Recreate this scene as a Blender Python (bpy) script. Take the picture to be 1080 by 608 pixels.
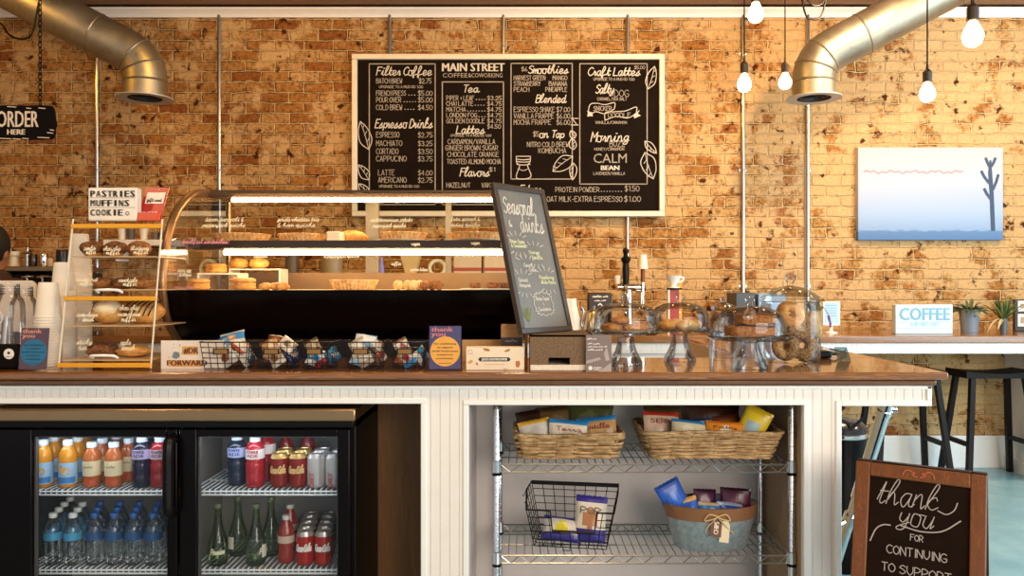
import bpy, math, random
from mathutils import Vector, Matrix
for o in list(bpy.data.objects): bpy.data.objects.remove(o)
scene = bpy.context.scene
COL = scene.collection
R = math.radians; PI = math.pi
# ------------------------------------------------------------------ camera
CAMZ = 1.42; FOC = 820.0; CX, CY = 550.0, 300.0
cam_d = bpy.data.cameras.new('camera'); cam = bpy.data.objects.new('camera', cam_d); COL.objects.link(cam)
cam.location = (0, 0, CAMZ); cam.rotation_euler = (R(90), 0, 0)
cam_d.sensor_width = 36; cam_d.lens = FOC/1080*36; cam_d.shift_x = -10/1080; cam_d.shift_y = -4/1080
cam_d.clip_start = 0.05
scene.camera = cam
def sx(px, Y): return (px-CX)/FOC*Y
def sz(py, Y): return CAMZ-(py-CY)/FOC*Y
# ------------------------------------------------------------------ colour management, world, lights
vs = scene.view_settings
scene.display_settings.display_device = 'sRGB'
vs.view_transform = 'Standard'; vs.look = 'None'; vs.gamma = 1.0; vs.use_curve_mapping = False
vs.exposure = 0.55
scene.cycles.max_bounces = 8; scene.cycles.transparent_max_bounces = 24
scene.cycles.sample_clamp_indirect = 6.0
world = bpy.data.worlds.new('world'); scene.world = world; world.use_nodes = True
bg = world.node_tree.nodes['Background']; bg.inputs['Color'].default_value = (0.88, 0.93, 1.0, 1); bg.inputs['Strength'].default_value = 0.62
def lamp(name, kind, loc, aim, power, col, size=1.0, size_y=None, spread=None, angle=None, blend=0.5):
    d = bpy.data.lights.new(name, kind); o = bpy.data.objects.new(name, d); COL.objects.link(o)
    o.location = loc; d.energy = power; d.color = col
    if kind == 'AREA':
        d.shape = 'RECTANGLE'; d.size = size; d.size_y = size_y or size
        if spread: d.spread = R(spread)
    elif kind == 'SPOT':
        d.spot_size = R(angle); d.spot_blend = blend; d.shadow_soft_size = size
    else:
        d.shadow_soft_size = size
    o.rotation_euler = (Vector(aim)-Vector(loc)).to_track_quat('-Z', 'Y').to_euler()
    return o
# daylight through windows at the camera's right, and added fill from the shopfront behind
lamp('window_daylight_side', 'AREA', (4.35, 2.6, 1.9), (2.0, 5.6, 1.2), 84, (0.55, 0.83, 1.0), 2.4, 2.2)
lamp('window_fill_front', 'AREA', (3.0, -2.4, 2.2), (1.2, 3.0, 0.8), 160, (1.0, 0.885, 0.74), 4.0, 2.2)
# warm ceiling lamps above the service side
WARM = (1.0, 0.50, 0.07)
for (x, y, p, c) in ((-3.5, 4.4, 19, WARM), (-1.7, 4.4, 35, WARM), (0.4, 4.4, 56, (1.0, 0.54, 0.11)), (2.1, 4.4, 96, (1.0, 0.68, 0.38)), (3.6, 4.4, 78, (1.0, 0.80, 0.60))):
    lamp('ceiling_lamp', 'SPOT', (x, y, 3.32), (x, y+1.1, 1.9), p, c, 0.08, angle=168, blend=0.7)
for (x, y, p) in ((-2.6, 1.6, 75), (0.2, 1.4, 75)):
    lamp('room_lamp', 'SPOT', (x, y, 3.45), (x, y+1.3, 1.0), p, (1.0, 0.68, 0.36), 0.12, angle=110, blend=0.7)

# ------------------------------------------------------------------ materials
def lin(c):
    if isinstance(c, str):
        c = tuple(int(c[i:i+2], 16)/255 for i in (0, 2, 4))
    return tuple((v/12.92 if v <= 0.04045 else ((v+0.055)/1.055)**2.4) for v in c[:3])+(1.0,)
class NT:
    def __init__(s, name):
        s.m = bpy.data.materials.new(name); s.m.use_nodes = True; s.t = s.m.node_tree
        s.b = s.t.nodes['Principled BSDF']; s.out = s.t.nodes['Material Output']
    def n(s, t, **k):
        o = s.t.nodes.new(t)
        for a, v in k.items():
            if a.startswith('i_'):
                key = a[2:]; key = int(key) if key.isdigit() else key.replace('_', ' ')
                o.inputs[key].default_value = v
            else: setattr(o, a, v)
        return o
    def l(s, a, b): s.t.links.new(a, b)
    def co(s, scale=(1, 1, 1)):
        g = s.n('ShaderNodeNewGeometry'); mp = s.n('ShaderNodeMapping'); mp.inputs['Scale'].default_value = scale
        tc = s.n('ShaderNodeTexCoord'); s.l(tc.outputs['Object'], mp.inputs['Vector']); return mp.outputs['Vector']
    def noise(s, vec, scale, detail=4, rough=0.55):
        n = s.n('ShaderNodeTexNoise'); n.inputs['Scale'].default_value = scale; n.inputs['Detail'].default_value = detail
        n.inputs['Roughness'].default_value = rough
        if vec is not None: s.l(vec, n.inputs['Vector'])
        return n.outputs['Fac']
    def ramp(s, fac, stops):
        r = s.n('ShaderNodeValToRGB'); e = r.color_ramp.elements
        while len(e) < len(stops): e.new(0.5)
        for q, (p, c) in zip(e, stops):
            q.position = p; q.color = c if isinstance(c, tuple) and len(c) == 4 else lin(c)
        s.l(fac, r.inputs['Fac']); return r.outputs['Color']
    def mix(s, fac, a, b, mode='MIX'):
        m = s.n('ShaderNodeMix', data_type='RGBA', blend_type=mode)
        for sock, v in ((m.inputs[0], fac), (m.inputs[6], a), (m.inputs[7], b)):
            if isinstance(v, (int, float)): sock.default_value = v
            elif isinstance(v, tuple): sock.default_value = v
            elif isinstance(v, str): sock.default_value = lin(v)
            else: s.l(v, sock)
        return m.outputs[2]
    def bump(s, h, strength=0.3, dist=0.01):
        b = s.n('ShaderNodeBump'); b.inputs['Strength'].default_value = strength; b.inputs['Distance'].default_value = dist
        s.l(h, b.inputs['Height']); s.l(b.outputs['Normal'], s.b.inputs['Normal'])
    def set(s, **k):
        for a, v in k.items():
            key = {'color': 'Base Color', 'rough': 'Roughness', 'metal': 'Metallic', 'spec': 'Specular IOR Level', 'trans': 'Transmission Weight', 'coat': 'Coat Weight', 'sss': 'Subsurface Weight', 'alpha': 'Alpha'}.get(a, a)
            i = s.b.inputs[key]
            if isinstance(v, str): i.default_value = lin(v)
            elif isinstance(v, (int, float, tuple)): i.default_value = v
            else: s.l(v, i)
        return s
MATS = {}
def plain(hexc, rough=0.55, metal=0.0, spec=0.5, var=0.06, coat=0.0, key=None):
    k = key or ('plain', hexc, rough, metal, spec, coat)
    if k in MATS: return MATS[k]
    t = NT('surface_'+hexc); v = t.co()
    c = lin(hexc); f = t.noise(v, 14, 3)
    d = tuple(min(1, x*(1-var)) for x in c[:3])+(1,); e = tuple(min(1, x*(1+var)) for x in c[:3])+(1,)
    t.set(color=t.ramp(f, [(0.3, d), (0.7, e)]), rough=rough, metal=metal, spec=spec, coat=coat)
    MATS[k] = t.m; return t.m
def emit(hexc, strength, name='glow'):
    k = ('emit', hexc, strength)
    if k in MATS: return MATS[k]
    t = NT(name); t.set(color=hexc, rough=0.5); t.b.inputs['Emission Color'].default_value = lin(hexc); t.b.inputs['Emission Strength'].default_value = strength
    MATS[k] = t.m; return t.m
def clear(name, tint='FFFFFF', edge=0.85, base=0.05, rough=0.02, edge_tint=None, ior=1.45):
    """thin clear glass: see-through body, Fresnel reflection"""
    t = NT(name); t.t.nodes.remove(t.b)
    tr = t.n('ShaderNodeBsdfTransparent'); gl = t.n('ShaderNodeBsdfGlossy'); gl.inputs['Roughness'].default_value = rough
    fr = t.n('ShaderNodeFresnel'); fr.inputs['IOR'].default_value = ior
    lw = t.n('ShaderNodeLayerWeight'); lw.inputs['Blend'].default_value = 0.35
    t.l(t.ramp(lw.outputs['Facing'], [(0.25, tint), (0.95, edge_tint or tint)]), tr.inputs['Color'])
    mm = t.n('ShaderNodeMath', operation='MULTIPLY_ADD'); mm.inputs[1].default_value = edge; mm.inputs[2].default_value = base
    t.l(fr.outputs['Fac'], mm.inputs[0])
    mx = t.n('ShaderNodeMixShader'); t.l(mm.outputs[0], mx.inputs[0]); t.l(tr.outputs[0], mx.inputs[1]); t.l(gl.outputs[0], mx.inputs[2])
    t.l(mx.outputs[0], t.out.inputs['Surface']); return t.m
def wood(name, a, b, c, axis='x', rough=0.3, scale=1.0, coat=0.0, bump=0.05):
    t = NT(name)
    s = {'x': (1.2, 14, 14), 'y': (14, 1.2, 14), 'z': (14, 14, 1.2)}[axis]; v = t.co(tuple(q*scale for q in s))
    f = t.noise(v, 3.0, 6, 0.65); g = t.noise(t.co(tuple(q*scale*3 for q in s)), 5, 3)
    col = t.mix(t.ramp(g, [(0.42, (0, 0, 0, 1)), (0.62, (1, 1, 1, 1))]), t.ramp(f, [(0.28, a), (0.5, b), (0.72, c)]), t.ramp(f, [(0.3, b), (0.8, a)]))
    t.set(color=col, rough=rough, coat=coat); t.bump(f, bump, 0.004); return t.m
def brick_mat():
    t = NT('old_brick'); tc = t.n('ShaderNodeTexCoord'); sp = t.n('ShaderNodeSeparateXYZ'); t.l(tc.outputs['Object'], sp.inputs[0])
    cb = t.n('ShaderNodeCombineXYZ'); t.l(sp.outputs[0], cb.inputs[0]); t.l(sp.outputs[2], cb.inputs[1]); t.l(sp.outputs[1], cb.inputs[2])
    nz = t.n('ShaderNodeTexNoise'); nz.inputs['Scale'].default_value = 9; nz.inputs['Detail'].default_value = 5; t.l(cb.outputs[0], nz.inputs['Vector'])
    sub = t.n('ShaderNodeVectorMath', operation='SUBTRACT'); sub.inputs[1].default_value = (0.5, 0.5, 0.5); t.l(nz.outputs['Color'], sub.inputs[0])
    scl = t.n('ShaderNodeVectorMath', operation='SCALE'); scl.inputs['Scale'].default_value = 0.034; t.l(sub.outputs[0], scl.inputs[0])
    add = t.n('ShaderNodeVectorMath', operation='ADD'); t.l(cb.outputs[0], add.inputs[0]); t.l(scl.outputs[0], add.inputs[1])
    br = t.n('ShaderNodeTexBrick'); t.l(add.outputs[0], br.inputs['Vector'])
    br.offset = 0.5; br.inputs['Scale'].default_value = 1.0; br.inputs['Brick Width'].default_value = 0.225; br.inputs['Row Height'].default_value = 0.0808
    br.inputs['Mortar Size'].default_value = 0.011; br.inputs['Mortar Smooth'].default_value = 1.0; br.inputs['Bias'].default_value = 0.0
    br.inputs['Color1'].default_value = (0, 0, 0, 1); br.inputs['Color2'].default_value = (1, 1, 1, 1); br.inputs['Mortar'].default_value = (0.5, 0.5, 0.5, 1)
    W0, W1 = (0, 0, 0, 1), (1, 1, 1, 1)
    base = t.ramp(br.outputs['Color'], [(0.0, '94582A'), (0.22, 'AC7238'), (0.6, 'BC8A4E'), (1.0, 'CCA068')])
    n1 = t.noise(cb.outputs[0], 30, 7, 0.75)          # mottling inside each face
    base = t.mix(t.ramp(n1, [(0.38, W1), (0.56, W0)]), base, t.mix(0.72, base, '5E3014'))
    n4 = t.noise(cb.outputs[0], 40, 4)
    mort = t.ramp(n4, [(0.3, 'C39A64'), (0.7, 'E3C490')])
    col = t.mix(br.outputs['Fac'], base, mort)
    n5 = t.noise(cb.outputs[0], 17, 6, 0.7)           # dark cracks and mortar-edge shadow, painted as a broken rim
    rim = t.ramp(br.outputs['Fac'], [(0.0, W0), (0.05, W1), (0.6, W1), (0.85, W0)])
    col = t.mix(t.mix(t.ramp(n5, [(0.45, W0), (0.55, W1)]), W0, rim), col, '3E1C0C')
    n2 = t.noise(cb.outputs[0], 4.2, 8, 0.7)          # lime plaster left over faces and joints; extra towards the bar end paints in daylight paleness
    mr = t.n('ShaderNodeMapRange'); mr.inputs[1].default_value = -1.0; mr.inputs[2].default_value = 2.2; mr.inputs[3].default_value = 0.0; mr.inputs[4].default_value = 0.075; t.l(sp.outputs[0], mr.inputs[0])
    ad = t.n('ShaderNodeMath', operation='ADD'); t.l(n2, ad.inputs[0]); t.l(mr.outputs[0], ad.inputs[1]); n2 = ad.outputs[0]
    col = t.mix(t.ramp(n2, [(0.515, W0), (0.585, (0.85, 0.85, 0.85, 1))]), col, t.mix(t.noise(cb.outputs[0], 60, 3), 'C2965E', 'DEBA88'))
    n3 = t.noise(cb.outputs[0], 12, 5, 0.62)          # burnt and spalled spots
    col = t.mix(t.ramp(n3, [(0.335, W1), (0.40, W0)]), col, '4A2410')
    t.set(color=col, rough=0.9, spec=0.12)
    h = t.n('ShaderNodeMath', operation='SUBTRACT'); t.l(t.noise(cb.outputs[0], 30, 7, 0.75), h.inputs[0])
    k = t.n('ShaderNodeMath', operation='MULTIPLY'); k.inputs[1].default_value = 0.7; t.l(br.outputs['Fac'], k.inputs[0]); t.l(k.outputs[0], h.inputs[1])
    t.bump(h.outputs[0], 0.9, 0.016); return t.m
def speckle(name, a, b, scale=120, rough=0.6, metal=0.0, lo=0.35, hi=0.65, bump=0.0, spec=0.5):
    t = NT(name); f = t.noise(t.co(), scale, 5, 0.7); t.set(color=t.ramp(f, [(lo, a), (hi, b)]), rough=rough, metal=metal, spec=spec)
    if bump: t.bump(f, bump, 0.003)
    return t.m
M = {}
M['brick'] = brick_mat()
M['glass'] = clear('clear_glass', 'FDFEFE', 0.55, 0.0, 0.02, 'E6EAE7')
M['jar'] = clear('thick_clear_glass', 'FEFEFE', 0.8, 0.0, 0.04, 'D6DCD8', 1.5)
M['acrylic'] = clear('clear_acrylic', 'FFFFFF', 0.12, 0.0, 0.03, 'FCFAF6', 1.3)
M['rear'] = clear('rear_clear_glass', 'F8F8F4', 0.0, 0.0, 0.02, 'F0F0EA')
M['teal_glass'] = clear('tinted_glass', 'C4ECF4', 0.8, 0.35, 0.12, '9CD6E2')
M['green_glass'] = clear('green_glass', 'D2DCBC', 0.8, 0.02, 0.04, '7C8F64')
M['pet'] = clear('clear_plastic', 'F8FAFC', 0.8, 0.03, 0.08, 'C6D2DA')
M['counter_wood'] = wood('varnished_counter_wood', '5E3614', '8C5828', 'AE763C', 'x', 0.13, 1.0, 0.5, 0.02)
M['counter_edge'] = wood('counter_edge_wood', '42240E', '6A3F18', '85541F', 'x', 0.25, 1.0, 0.3, 0.03)
M['bar_wood'] = wood('bar_wood', '653E1E', '8A5A2A', 'A8743E', 'x', 0.16, 1.0, 0.4, 0.02)
M['ceiling_wood'] = wood('ceiling_boards', '6E4A2A', '8D6440', 'A67C52', 'x', 0.5, 0.6)
M['sign_wood'] = wood('stained_frame_wood', '562A0C', '7A4415', '93581F', 'z', 0.4, 1.5)
M['ply'] = wood('plywood', '86592F', '99693A', 'A97945', 'z', 0.55, 0.7)
M['tan_ply'] = wood('pale_plywood', 'B08450', 'C0955F', 'CCA36D', 'x', 0.55, 0.6)
M['white'] = plain('F1EAE2', 0.42, var=0.02)
M['white_gloss'] = plain('F3F2EE', 0.22, var=0.02)
M['alcove'] = plain('CFC4C0', 0.6, var=0.03)
M['black'] = plain('0B0606', 0.4, spec=0.2, var=0.1)
M['black_gloss'] = plain('0A0505', 0.2, spec=0.15, var=0.1)
M['black_matte'] = plain('120B09', 0.8, spec=0.1, var=0.1)
M['dark_wood'] = plain('150C09', 0.5, spec=0.2, var=0.15)
M['chrome'] = plain('D9DADB', 0.12, 1.0, var=0.02)
M['steel'] = plain('B4B0AB', 0.28, 1.0, var=0.03)
M['brass_steel'] = plain('A88560', 0.3, 1.0, var=0.04)
M['wire'] = plain('A8A6A2', 0.3, 1.0, var=0.03)
M['white_wire'] = plain('E6ECF0', 0.35, var=0.02)
M['paper'] = plain('F0E9DD', 0.7, var=0.02)
M['chalk'] = plain('CFC6BA', 0.9, spec=0.05, var=0.12)
M['chalk_dim'] = plain('A89C8E', 0.95, spec=0.0, var=0.15)
M['chalk_green'] = plain('B9C37A', 0.9, var=0.1)
M['chalk_pink'] = plain('E59A9A', 0.9, var=0.1)
M['slate'] = speckle('chalkboard_slate', '140C07', '1B110A', 6, 0.85, spec=0.1)
M['kraft'] = plain('B98A58', 0.75, var=0.05)
M['yellow'] = plain('E8A21C', 0.4, var=0.03)
M['concrete'] = speckle('polished_concrete', '7FA9B6', '93BAC4', 3, 0.22)
t = NT('galvanised_duct'); v = t.co(); f = t.noise(v, 5, 5, 0.7); g = t.noise(v, 40, 3)
t.set(color=t.mix(g, t.ramp(f, [(0.3, '857A68'), (0.7, 'B2A78F')]), 'A39A88'), metal=0.9, rough=t.ramp(f, [(0.3, (0.38, 0.38, 0.38, 1)), (0.7, (0.55, 0.55, 0.55, 1))])); M['duct'] = t.m
M['galv'] = speckle('galvanised_bucket', '8A959B', 'B9C2C5', 60, 0.4, 0.55, 0.3, 0.7)
M['cork'] = speckle('grey_brown_pulp', '5C4632', '8A6E50', 160, 0.85, bump=0.4)

# ------------------------------------------------------------------ mesh builder
def frame(o, U=(1, 0, 0), V=(0, 0, 1), N=(0, -1, 0)):
    o, U, V, N = Vector(o), Vector(U), Vector(V), Vector(N)
    return lambda u, v, w=0.0: o+U*u+V*v+N*w
def cyl_frame(c, r, a0=-PI/2, sgn=1):
    """wraps u around a vertical cylinder; u=0 faces angle a0"""
    c = Vector(c)
    return lambda u, v, w=0.0: c+Vector(((r+w)*math.cos(a0+sgn*u/r), (r+w)*math.sin(a0+sgn*u/r), v))
def catmull(p, n=5, closed=False):
    p = [Vector(q) for q in p]
    if len(p) < 3: return p
    out = []; L = len(p); rng = range(L if closed else L-1)
    for i in rng:
        a = p[(i-1) % L] if closed or i > 0 else p[0]*2-p[1]
        b = p[i]; c = p[(i+1) % L]; d = p[(i+2) % L] if closed or i+2 < L else p[-1]*2-p[-2]
        for k in range(n):
            s = k/n; out.append(0.5*((2*b)+(c-a)*s+(2*a-5*b+4*c-d)*s*s+(3*b-a-3*c+d)*s*s*s))
    if not closed: out.append(p[-1])
    return out
TXT = {}
def text_geo(s):
    if s not in TXT:
        cu = bpy.data.curves.new('t', 'FONT'); cu.body = s; cu.size = 1.0; cu.resolution_u = 2
        ob = bpy.data.objects.new('t', cu); me = bpy.data.meshes.new_from_object(ob)
        V = [tuple(v.co) for v in me.vertices]; F = [tuple(p.vertices) for p in me.polygons]
        bpy.data.objects.remove(ob); bpy.data.meshes.remove(me); bpy.data.curves.remove(cu); TXT[s] = (V, F)
    return TXT[s]
GLY = dict(zip('ABCDEFGHIJKLMNOPQRSTUVWXYZ', '''02 29 42|14 34;02 09|~09 29 48 26 06|~06 36 44 32 02;~48 29 07 04 22 43;02 09|~09 29 46 44 22 02;49 09 02 42|06 36;49 09 02|06 36;~48 29 07 04 22 43 45|45 25;09 02|42 49|06 46;12 19;~39 34 22 03;09 02|49 05|16 42;09 02 42;02 09 25 49 42;02 09 42 49;~29 07 04 22 44 47 29;02 09|~09 29 47 25 05;~29 07 04 22 44 47 29|24 51;02 09|~09 29 47 25 05|25 42;~48 29 07 26 44 22 03;09 49|29 22;~09 05 13 22 33 45 49;09 22 49;09 12 26 32 49;09 42|49 02;09 25 49|25 22;09 49 02 42'''.split(';')))
GLY.update(zip('abcdefghijklmnopqrstuvwxyz', '''~36 16 04 12 22 35|~36 33 42 53;~03 19 18 03 12 32 34 25 04;~35 26 16 04 12 22 33 54;~36 16 04 12 22 35|~39 33 42 53;~03 24 35 26 16 04 12 22 43;~03 28 1a 07 01 10 12 43;~36 16 04 13 23 35|~36 31 10 01 43;~03 29 1a 06 02|~04 16 25 32 43;~03 16 13 22 33|18 28;~16 11 00 02 33|18 28;~03 29 1a 06 02|~35 26 04 22 43;~03 29 1a 07 03 12 33;~05 06 02|~04 16 22|~24 36 42 53;~05 06 02|~04 16 26 32 43;~26 06 03 12 32 35 26 46;~06 00|~05 26 35 33 22 03;~36 16 04 13 23 35|36 30 41;~03 16 15 25 22 33;~03 26 25 33 22 02 43;~03 19 13 22 33|06 36;~06 03 12 22 35|~36 32 43;06 22 45;~06 03 12 24 32 46;06 32|36 02;~06 04 13 23 35|~36 31 10 01 43;06 36 02 42'''.split(';')))
GLY.update({'0': GLY['O'], '1': '18 29 22', '2': '~07 29 46 35 02|02 42', '3': '~08 29 47 26|~26 44 22 03', '4': '32 39 04 44', '5': '49 09 06|~06 26 44 22 03', '6': '~39 16 03 22 43 25 05', '7': '49 09|49 12', '8': '~26 08 29 48 26 04 22 44 26', '9': '~42 46 48 29 07 26 46',
    '$': GLY['S']+'|21 2a', '.': '12 13', ',': '13 11', '-': '15 35', '+': '15 35|23 27', "'": '19 17', '!': '19 15|12 13', '/': '01 49', '&': '~43 32 16 18 29 28 06 03 12 22 44', '#': '13 18|33 38|05 45|07 47', '*': '25 26', ':': '13 14|16 17'})
class MB:
    def __init__(s): s.v = []; s.f = []; s.m = []
    def add(s, V, F, mi=0):
        b = len(s.v); s.v += [Vector(q) for q in V]
        for q in F: s.f.append(tuple(i+b for i in q)); s.m.append(mi)
        return s
    def box(s, x0, x1, y0, y1, z0, z1, mi=0, fr=None):
        P = [(x, y, z) for z in (z0, z1) for y in (y0, y1) for x in (x0, x1)]
        if fr: P = [fr(x, z, y) for (x, y, z) in P]      # box(u0,u1,w0,w1,v0,v1)
        return s.add(P, [(0, 2, 3, 1), (4, 5, 7, 6), (0, 1, 5, 4), (2, 6, 7, 3), (0, 4, 6, 2), (1, 3, 7, 5)], mi)
    def quad(s, a, b, c, d, mi=0): return s.add([a, b, c, d], [(0, 1, 2, 3)], mi)
    def rect(s, fr, u0, u1, v0, v1, w=0.001, mi=0): return s.quad(fr(u0, v0, w), fr(u1, v0, w), fr(u1, v1, w), fr(u0, v1, w), mi)
    def strip(s, fr, u0, u1, v0, v1, w=0.001, n=8, mi=0):
        for i in range(n):
            a = u0+(u1-u0)*i/n; b = u0+(u1-u0)*(i+1)/n; s.rect(fr, a, b, v0, v1, w, mi)
        return s
    def disc(s, fr, u, v, r, w=0.001, mi=0, n=24, ry=None):
        P = [fr(u+r*math.cos(2*PI*i/n), v+(ry or r)*math.sin(2*PI*i/n), w) for i in range(n)]
        return s.add(P, [tuple(range(n))], mi)
    def poly(s, fr, pts, w=0.001, mi=0): return s.add([fr(a, b, w) for a, b in pts], [tuple(range(len(pts)))], mi)
    def prism(s, pts, a, b, mi=0):
        """pts: ring of 3D points, a,b: offset vectors of its two ends"""
        n = len(pts); a, b = Vector(a), Vector(b)
        s.add([Vector(p)+a for p in pts]+[Vector(p)+b for p in pts], [tuple(range(n-1, -1, -1)), tuple(range(n, 2*n))]+[(i, (i+1) % n, n+(i+1) % n, n+i) for i in range(n)], mi)
        return s
    def tube(s, pts, r, n=8, mi=0, closed=False, caps=True):
        P = [Vector(p) for p in pts]; L = len(P)
        if L < 2: return s
        rr = r if isinstance(r, (list, tuple)) else [r]*L
        T = []
        for i in range(L):
            a = P[(i-1) % L] if closed or i > 0 else P[i]; b = P[(i+1) % L] if closed or i < L-1 else P[i]
            d = b-a; T.append(d.normalized() if d.length > 1e-9 else Vector((0, 0, 1)))
        x = T[0].orthogonal().normalized(); V = []
        for i in range(L):
            x = (x-T[i]*x.dot(T[i])); x = x.normalized() if x.length > 1e-6 else T[i].orthogonal().normalized()
            y = T[i].cross(x)
            for k in range(n):
                t_ = 2*PI*k/n; V.append(P[i]+(x*math.cos(t_)+y*math.sin(t_))*rr[i])
        F = []
        for i in range(L if closed else L-1):
            j = (i+1) % L
            for k in range(n): F.append((i*n+k, i*n+(k+1) % n, j*n+(k+1) % n, j*n+k))
        if caps and not closed: F += [tuple(range(n-1, -1, -1)), tuple(range((L-1)*n, L*n))]
        return s.add(V, F, mi)
    def lathe(s, prof, c=(0, 0, 0), n=20, mi=0, kx=1.0, ky=1.0, a0=0.0, a1=2*PI, wob=None):
        c = Vector(c); full = abs(a1-a0-2*PI) < 1e-6; m = n if full else n+1; V = []
        for (r, z) in prof:
            for k in range(m):
                t_ = a0+(a1-a0)*k/n; q = r*(1+(wob(t_, z) if wob else 0)); V.append(c+Vector((q*math.cos(t_)*kx, q*math.sin(t_)*ky, z)))
        F = []
        for i in range(len(prof)-1):
            for k in range(n):
                k2 = (k+1) % m; F.append((i*m+k, i*m+k2, (i+1)*m+k2, (i+1)*m+k))
        if full:
            if prof[0][0] > 1e-5: F.append(tuple(range(m-1, -1, -1)))
            if prof[-1][0] > 1e-5: F.append(tuple((len(prof)-1)*m+k for k in range(m)))
        return s.add(V, F, mi)
    def shell(s, prof, c=(0, 0, 0), n=20, mi=0, **k):
        """open lathe, no end caps"""
        q = MB(); q.lathe(prof, c, n, mi, **k)
        for f in q.f:
            if len(f) == 4 or n <= 4: s.f.append(tuple(i+len(s.v) for i in f)); s.m.append(mi)
        s.v += q.v; return s
    def grid(s, fn, nu, nv, mi=0, cu=False):
        V = [fn(i/nu, j/nv) for j in range(nv+1) for i in range(nu if cu else nu+1)]; m = nu if cu else nu+1
        return s.add(V, [(j*m+i, j*m+(i+1) % m, (j+1)*m+(i+1) % m, (j+1)*m+i) for j in range(nv) for i in range(nu)], mi)
    def ball(s, c, r, n=12, mi=0, k=(1, 1, 1), wob=None):
        c = Vector(c)
        def fn(u, v):
            a = 2*PI*u; b = PI*(v-0.5); d = Vector((math.cos(a)*math.cos(b)*k[0], math.sin(a)*math.cos(b)*k[1], math.sin(b)*k[2]))*r
            return c+d*(1+(wob(a, b) if wob else 0))
        return s.grid(fn, n, max(6, n*2//3), mi, True)
    def text(s, txt, fr, u, v, h, mi=0, width=None, align='l', shear=0.0, w=0.0015, bold=0.0):
        V, F = text_geo(txt)
        if not V: return s
        x0 = min(p[0] for p in V); x1 = max(p[0] for p in V); k = h/0.70; kx = (width/(x1-x0)) if width else k
        off = {'l': -x0, 'c': -(x0+x1)/2, 'r': -x1}[align]
        for q, dx in enumerate((0,) if not bold else (-bold, bold)):
            s.add([fr(u+dx+(p[0]+off)*kx+shear*p[1]*k, v+p[1]*k, w+q*0.00025) for p in V], F, mi)
        return s
    def ribbon(s, fr, pts, wd, w=0.0015, mi=0):
        P = [Vector((p[0], p[1])) for p in pts]; L = []
        for i in range(1, len(P)-1):          # mitre-less joint at a sharp corner
            a, b = P[i]-P[i-1], P[i+1]-P[i]
            if a.length > 1e-9 and b.length > 1e-9 and a.normalized().dot(b.normalized()) < 0.5:
                s.ribbon(fr, P[:i+1], wd, w, mi); return s.ribbon(fr, P[i:], wd, w+0.00006, mi)
        for i, p in enumerate(P):
            d = P[min(i+1, len(P)-1)]-P[max(i-1, 0)]; d = d.normalized() if d.length > 1e-9 else Vector((1, 0))
            n = Vector((-d.y, d.x))*wd/2
            if i == 0: p = p-d*wd*0.3
            if i == len(P)-1: p = p+d*wd*0.3
            L.append((p+n, p-n))
        V = []
        for a, b in L: V += [fr(a.x, a.y, w), fr(b.x, b.y, w)]
        return s.add(V, [(2*i+1, 2*i+3, 2*i+2, 2*i) for i in range(len(L)-1)], mi)
    def hand(s, txt, fr, u, v, h, wd, mi=0, width=None, align='l', slant=0.0, gap=1.1, jit=0.0, w=0.0015, seed=1):
        """chalk lettering drawn as single strokes; h = cap height"""
        rnd = random.Random(seed+len(txt)); X = 0; S = []
        for ch in txt:
            if ch == ' ': X += 2.4; continue
            g = GLY.get(ch)
            if not g: X += 2; continue
            mx = 0
            for st in g.split('|'):
                sm = st[0] == '~'; pts = [(int(q[0]), int(q[1], 16)-2) for q in st.strip('~').split()]
                mx = max([mx]+[p[0] for p in pts])
                if sm: pts = [(q.x, q.y) for q in catmull([(a, b, 0) for a, b in pts], 4)]
                S.append([(X+a, b) for a, b in pts])
            X += (mx if ch.isupper() or ch.isdigit() else min(mx, 4)) + gap
        X -= gap; k = h/7; kx = (width/X) if width else k
        off = {'l': 0, 'c': -X/2, 'r': -X}[align]
        for q, st in enumerate(S):
            dy = rnd.uniform(-jit, jit)
            s.ribbon(fr, [(u+(a+off)*kx+slant*b*k, v+(b+dy)*k) for a, b in st], wd, w+(q % 7)*0.00012, mi)
        return s
    def scribble(s, fr, u0, u1, v, h, wd, mi=0, w=0.0015, seed=0):
        rnd = random.Random(seed); u = u0
        while u < u1-h*0.5:
            L = min(u1-u, h*rnd.uniform(1.5, 4.0)); n = max(2, int(L/(h*0.45)))
            s.ribbon(fr, [(u+L*i/n, v+(h*rnd.uniform(0.1, 1.0) if i % 2 else h*rnd.uniform(0, 0.3))) for i in range(n+1)], wd, w, mi); u += L+h*0.7
        return s
    def build(s, name, mats, parent=None, bevel=0.0, angle=35, local=False, seg=2):
        if not isinstance(mats, (list, tuple)): mats = [mats]
        off = Vector((0, 0, 0)); p = parent
        if not local:
            while p is not None: off += p.location; p = p.parent
        me = bpy.data.meshes.new(name); me.from_pydata([tuple(q-off) for q in s.v], [], s.f)
        for m in mats: me.materials.append(M[m] if isinstance(m, str) else m)
        me.polygons.foreach_set('material_index', s.m); me.update(); me.validate()
        me.shade_smooth(); me.set_sharp_from_angle(angle=R(angle))
        o = bpy.data.objects.new(name, me); COL.objects.link(o)
        if parent is not None: o.parent = parent
        if bevel:
            b = o.modifiers.new('bevel', 'BEVEL'); b.width = bevel; b.segments = seg; b.limit_method = 'ANGLE'; b.angle_limit = R(40)
        return o
def tag(o, label, cat, group=None):
    o['label'] = label; o['category'] = cat
    if group: o['group'] = group
    return o
def thing(name, label, cat, loc=(0, 0, 0), group=None):
    o = bpy.data.objects.new(name, None); COL.objects.link(o); o.location = loc; o.empty_display_size = 0.05
    return tag(o, label, cat, group)
def struct(o): o['kind'] = 'structure'; return o
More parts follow.
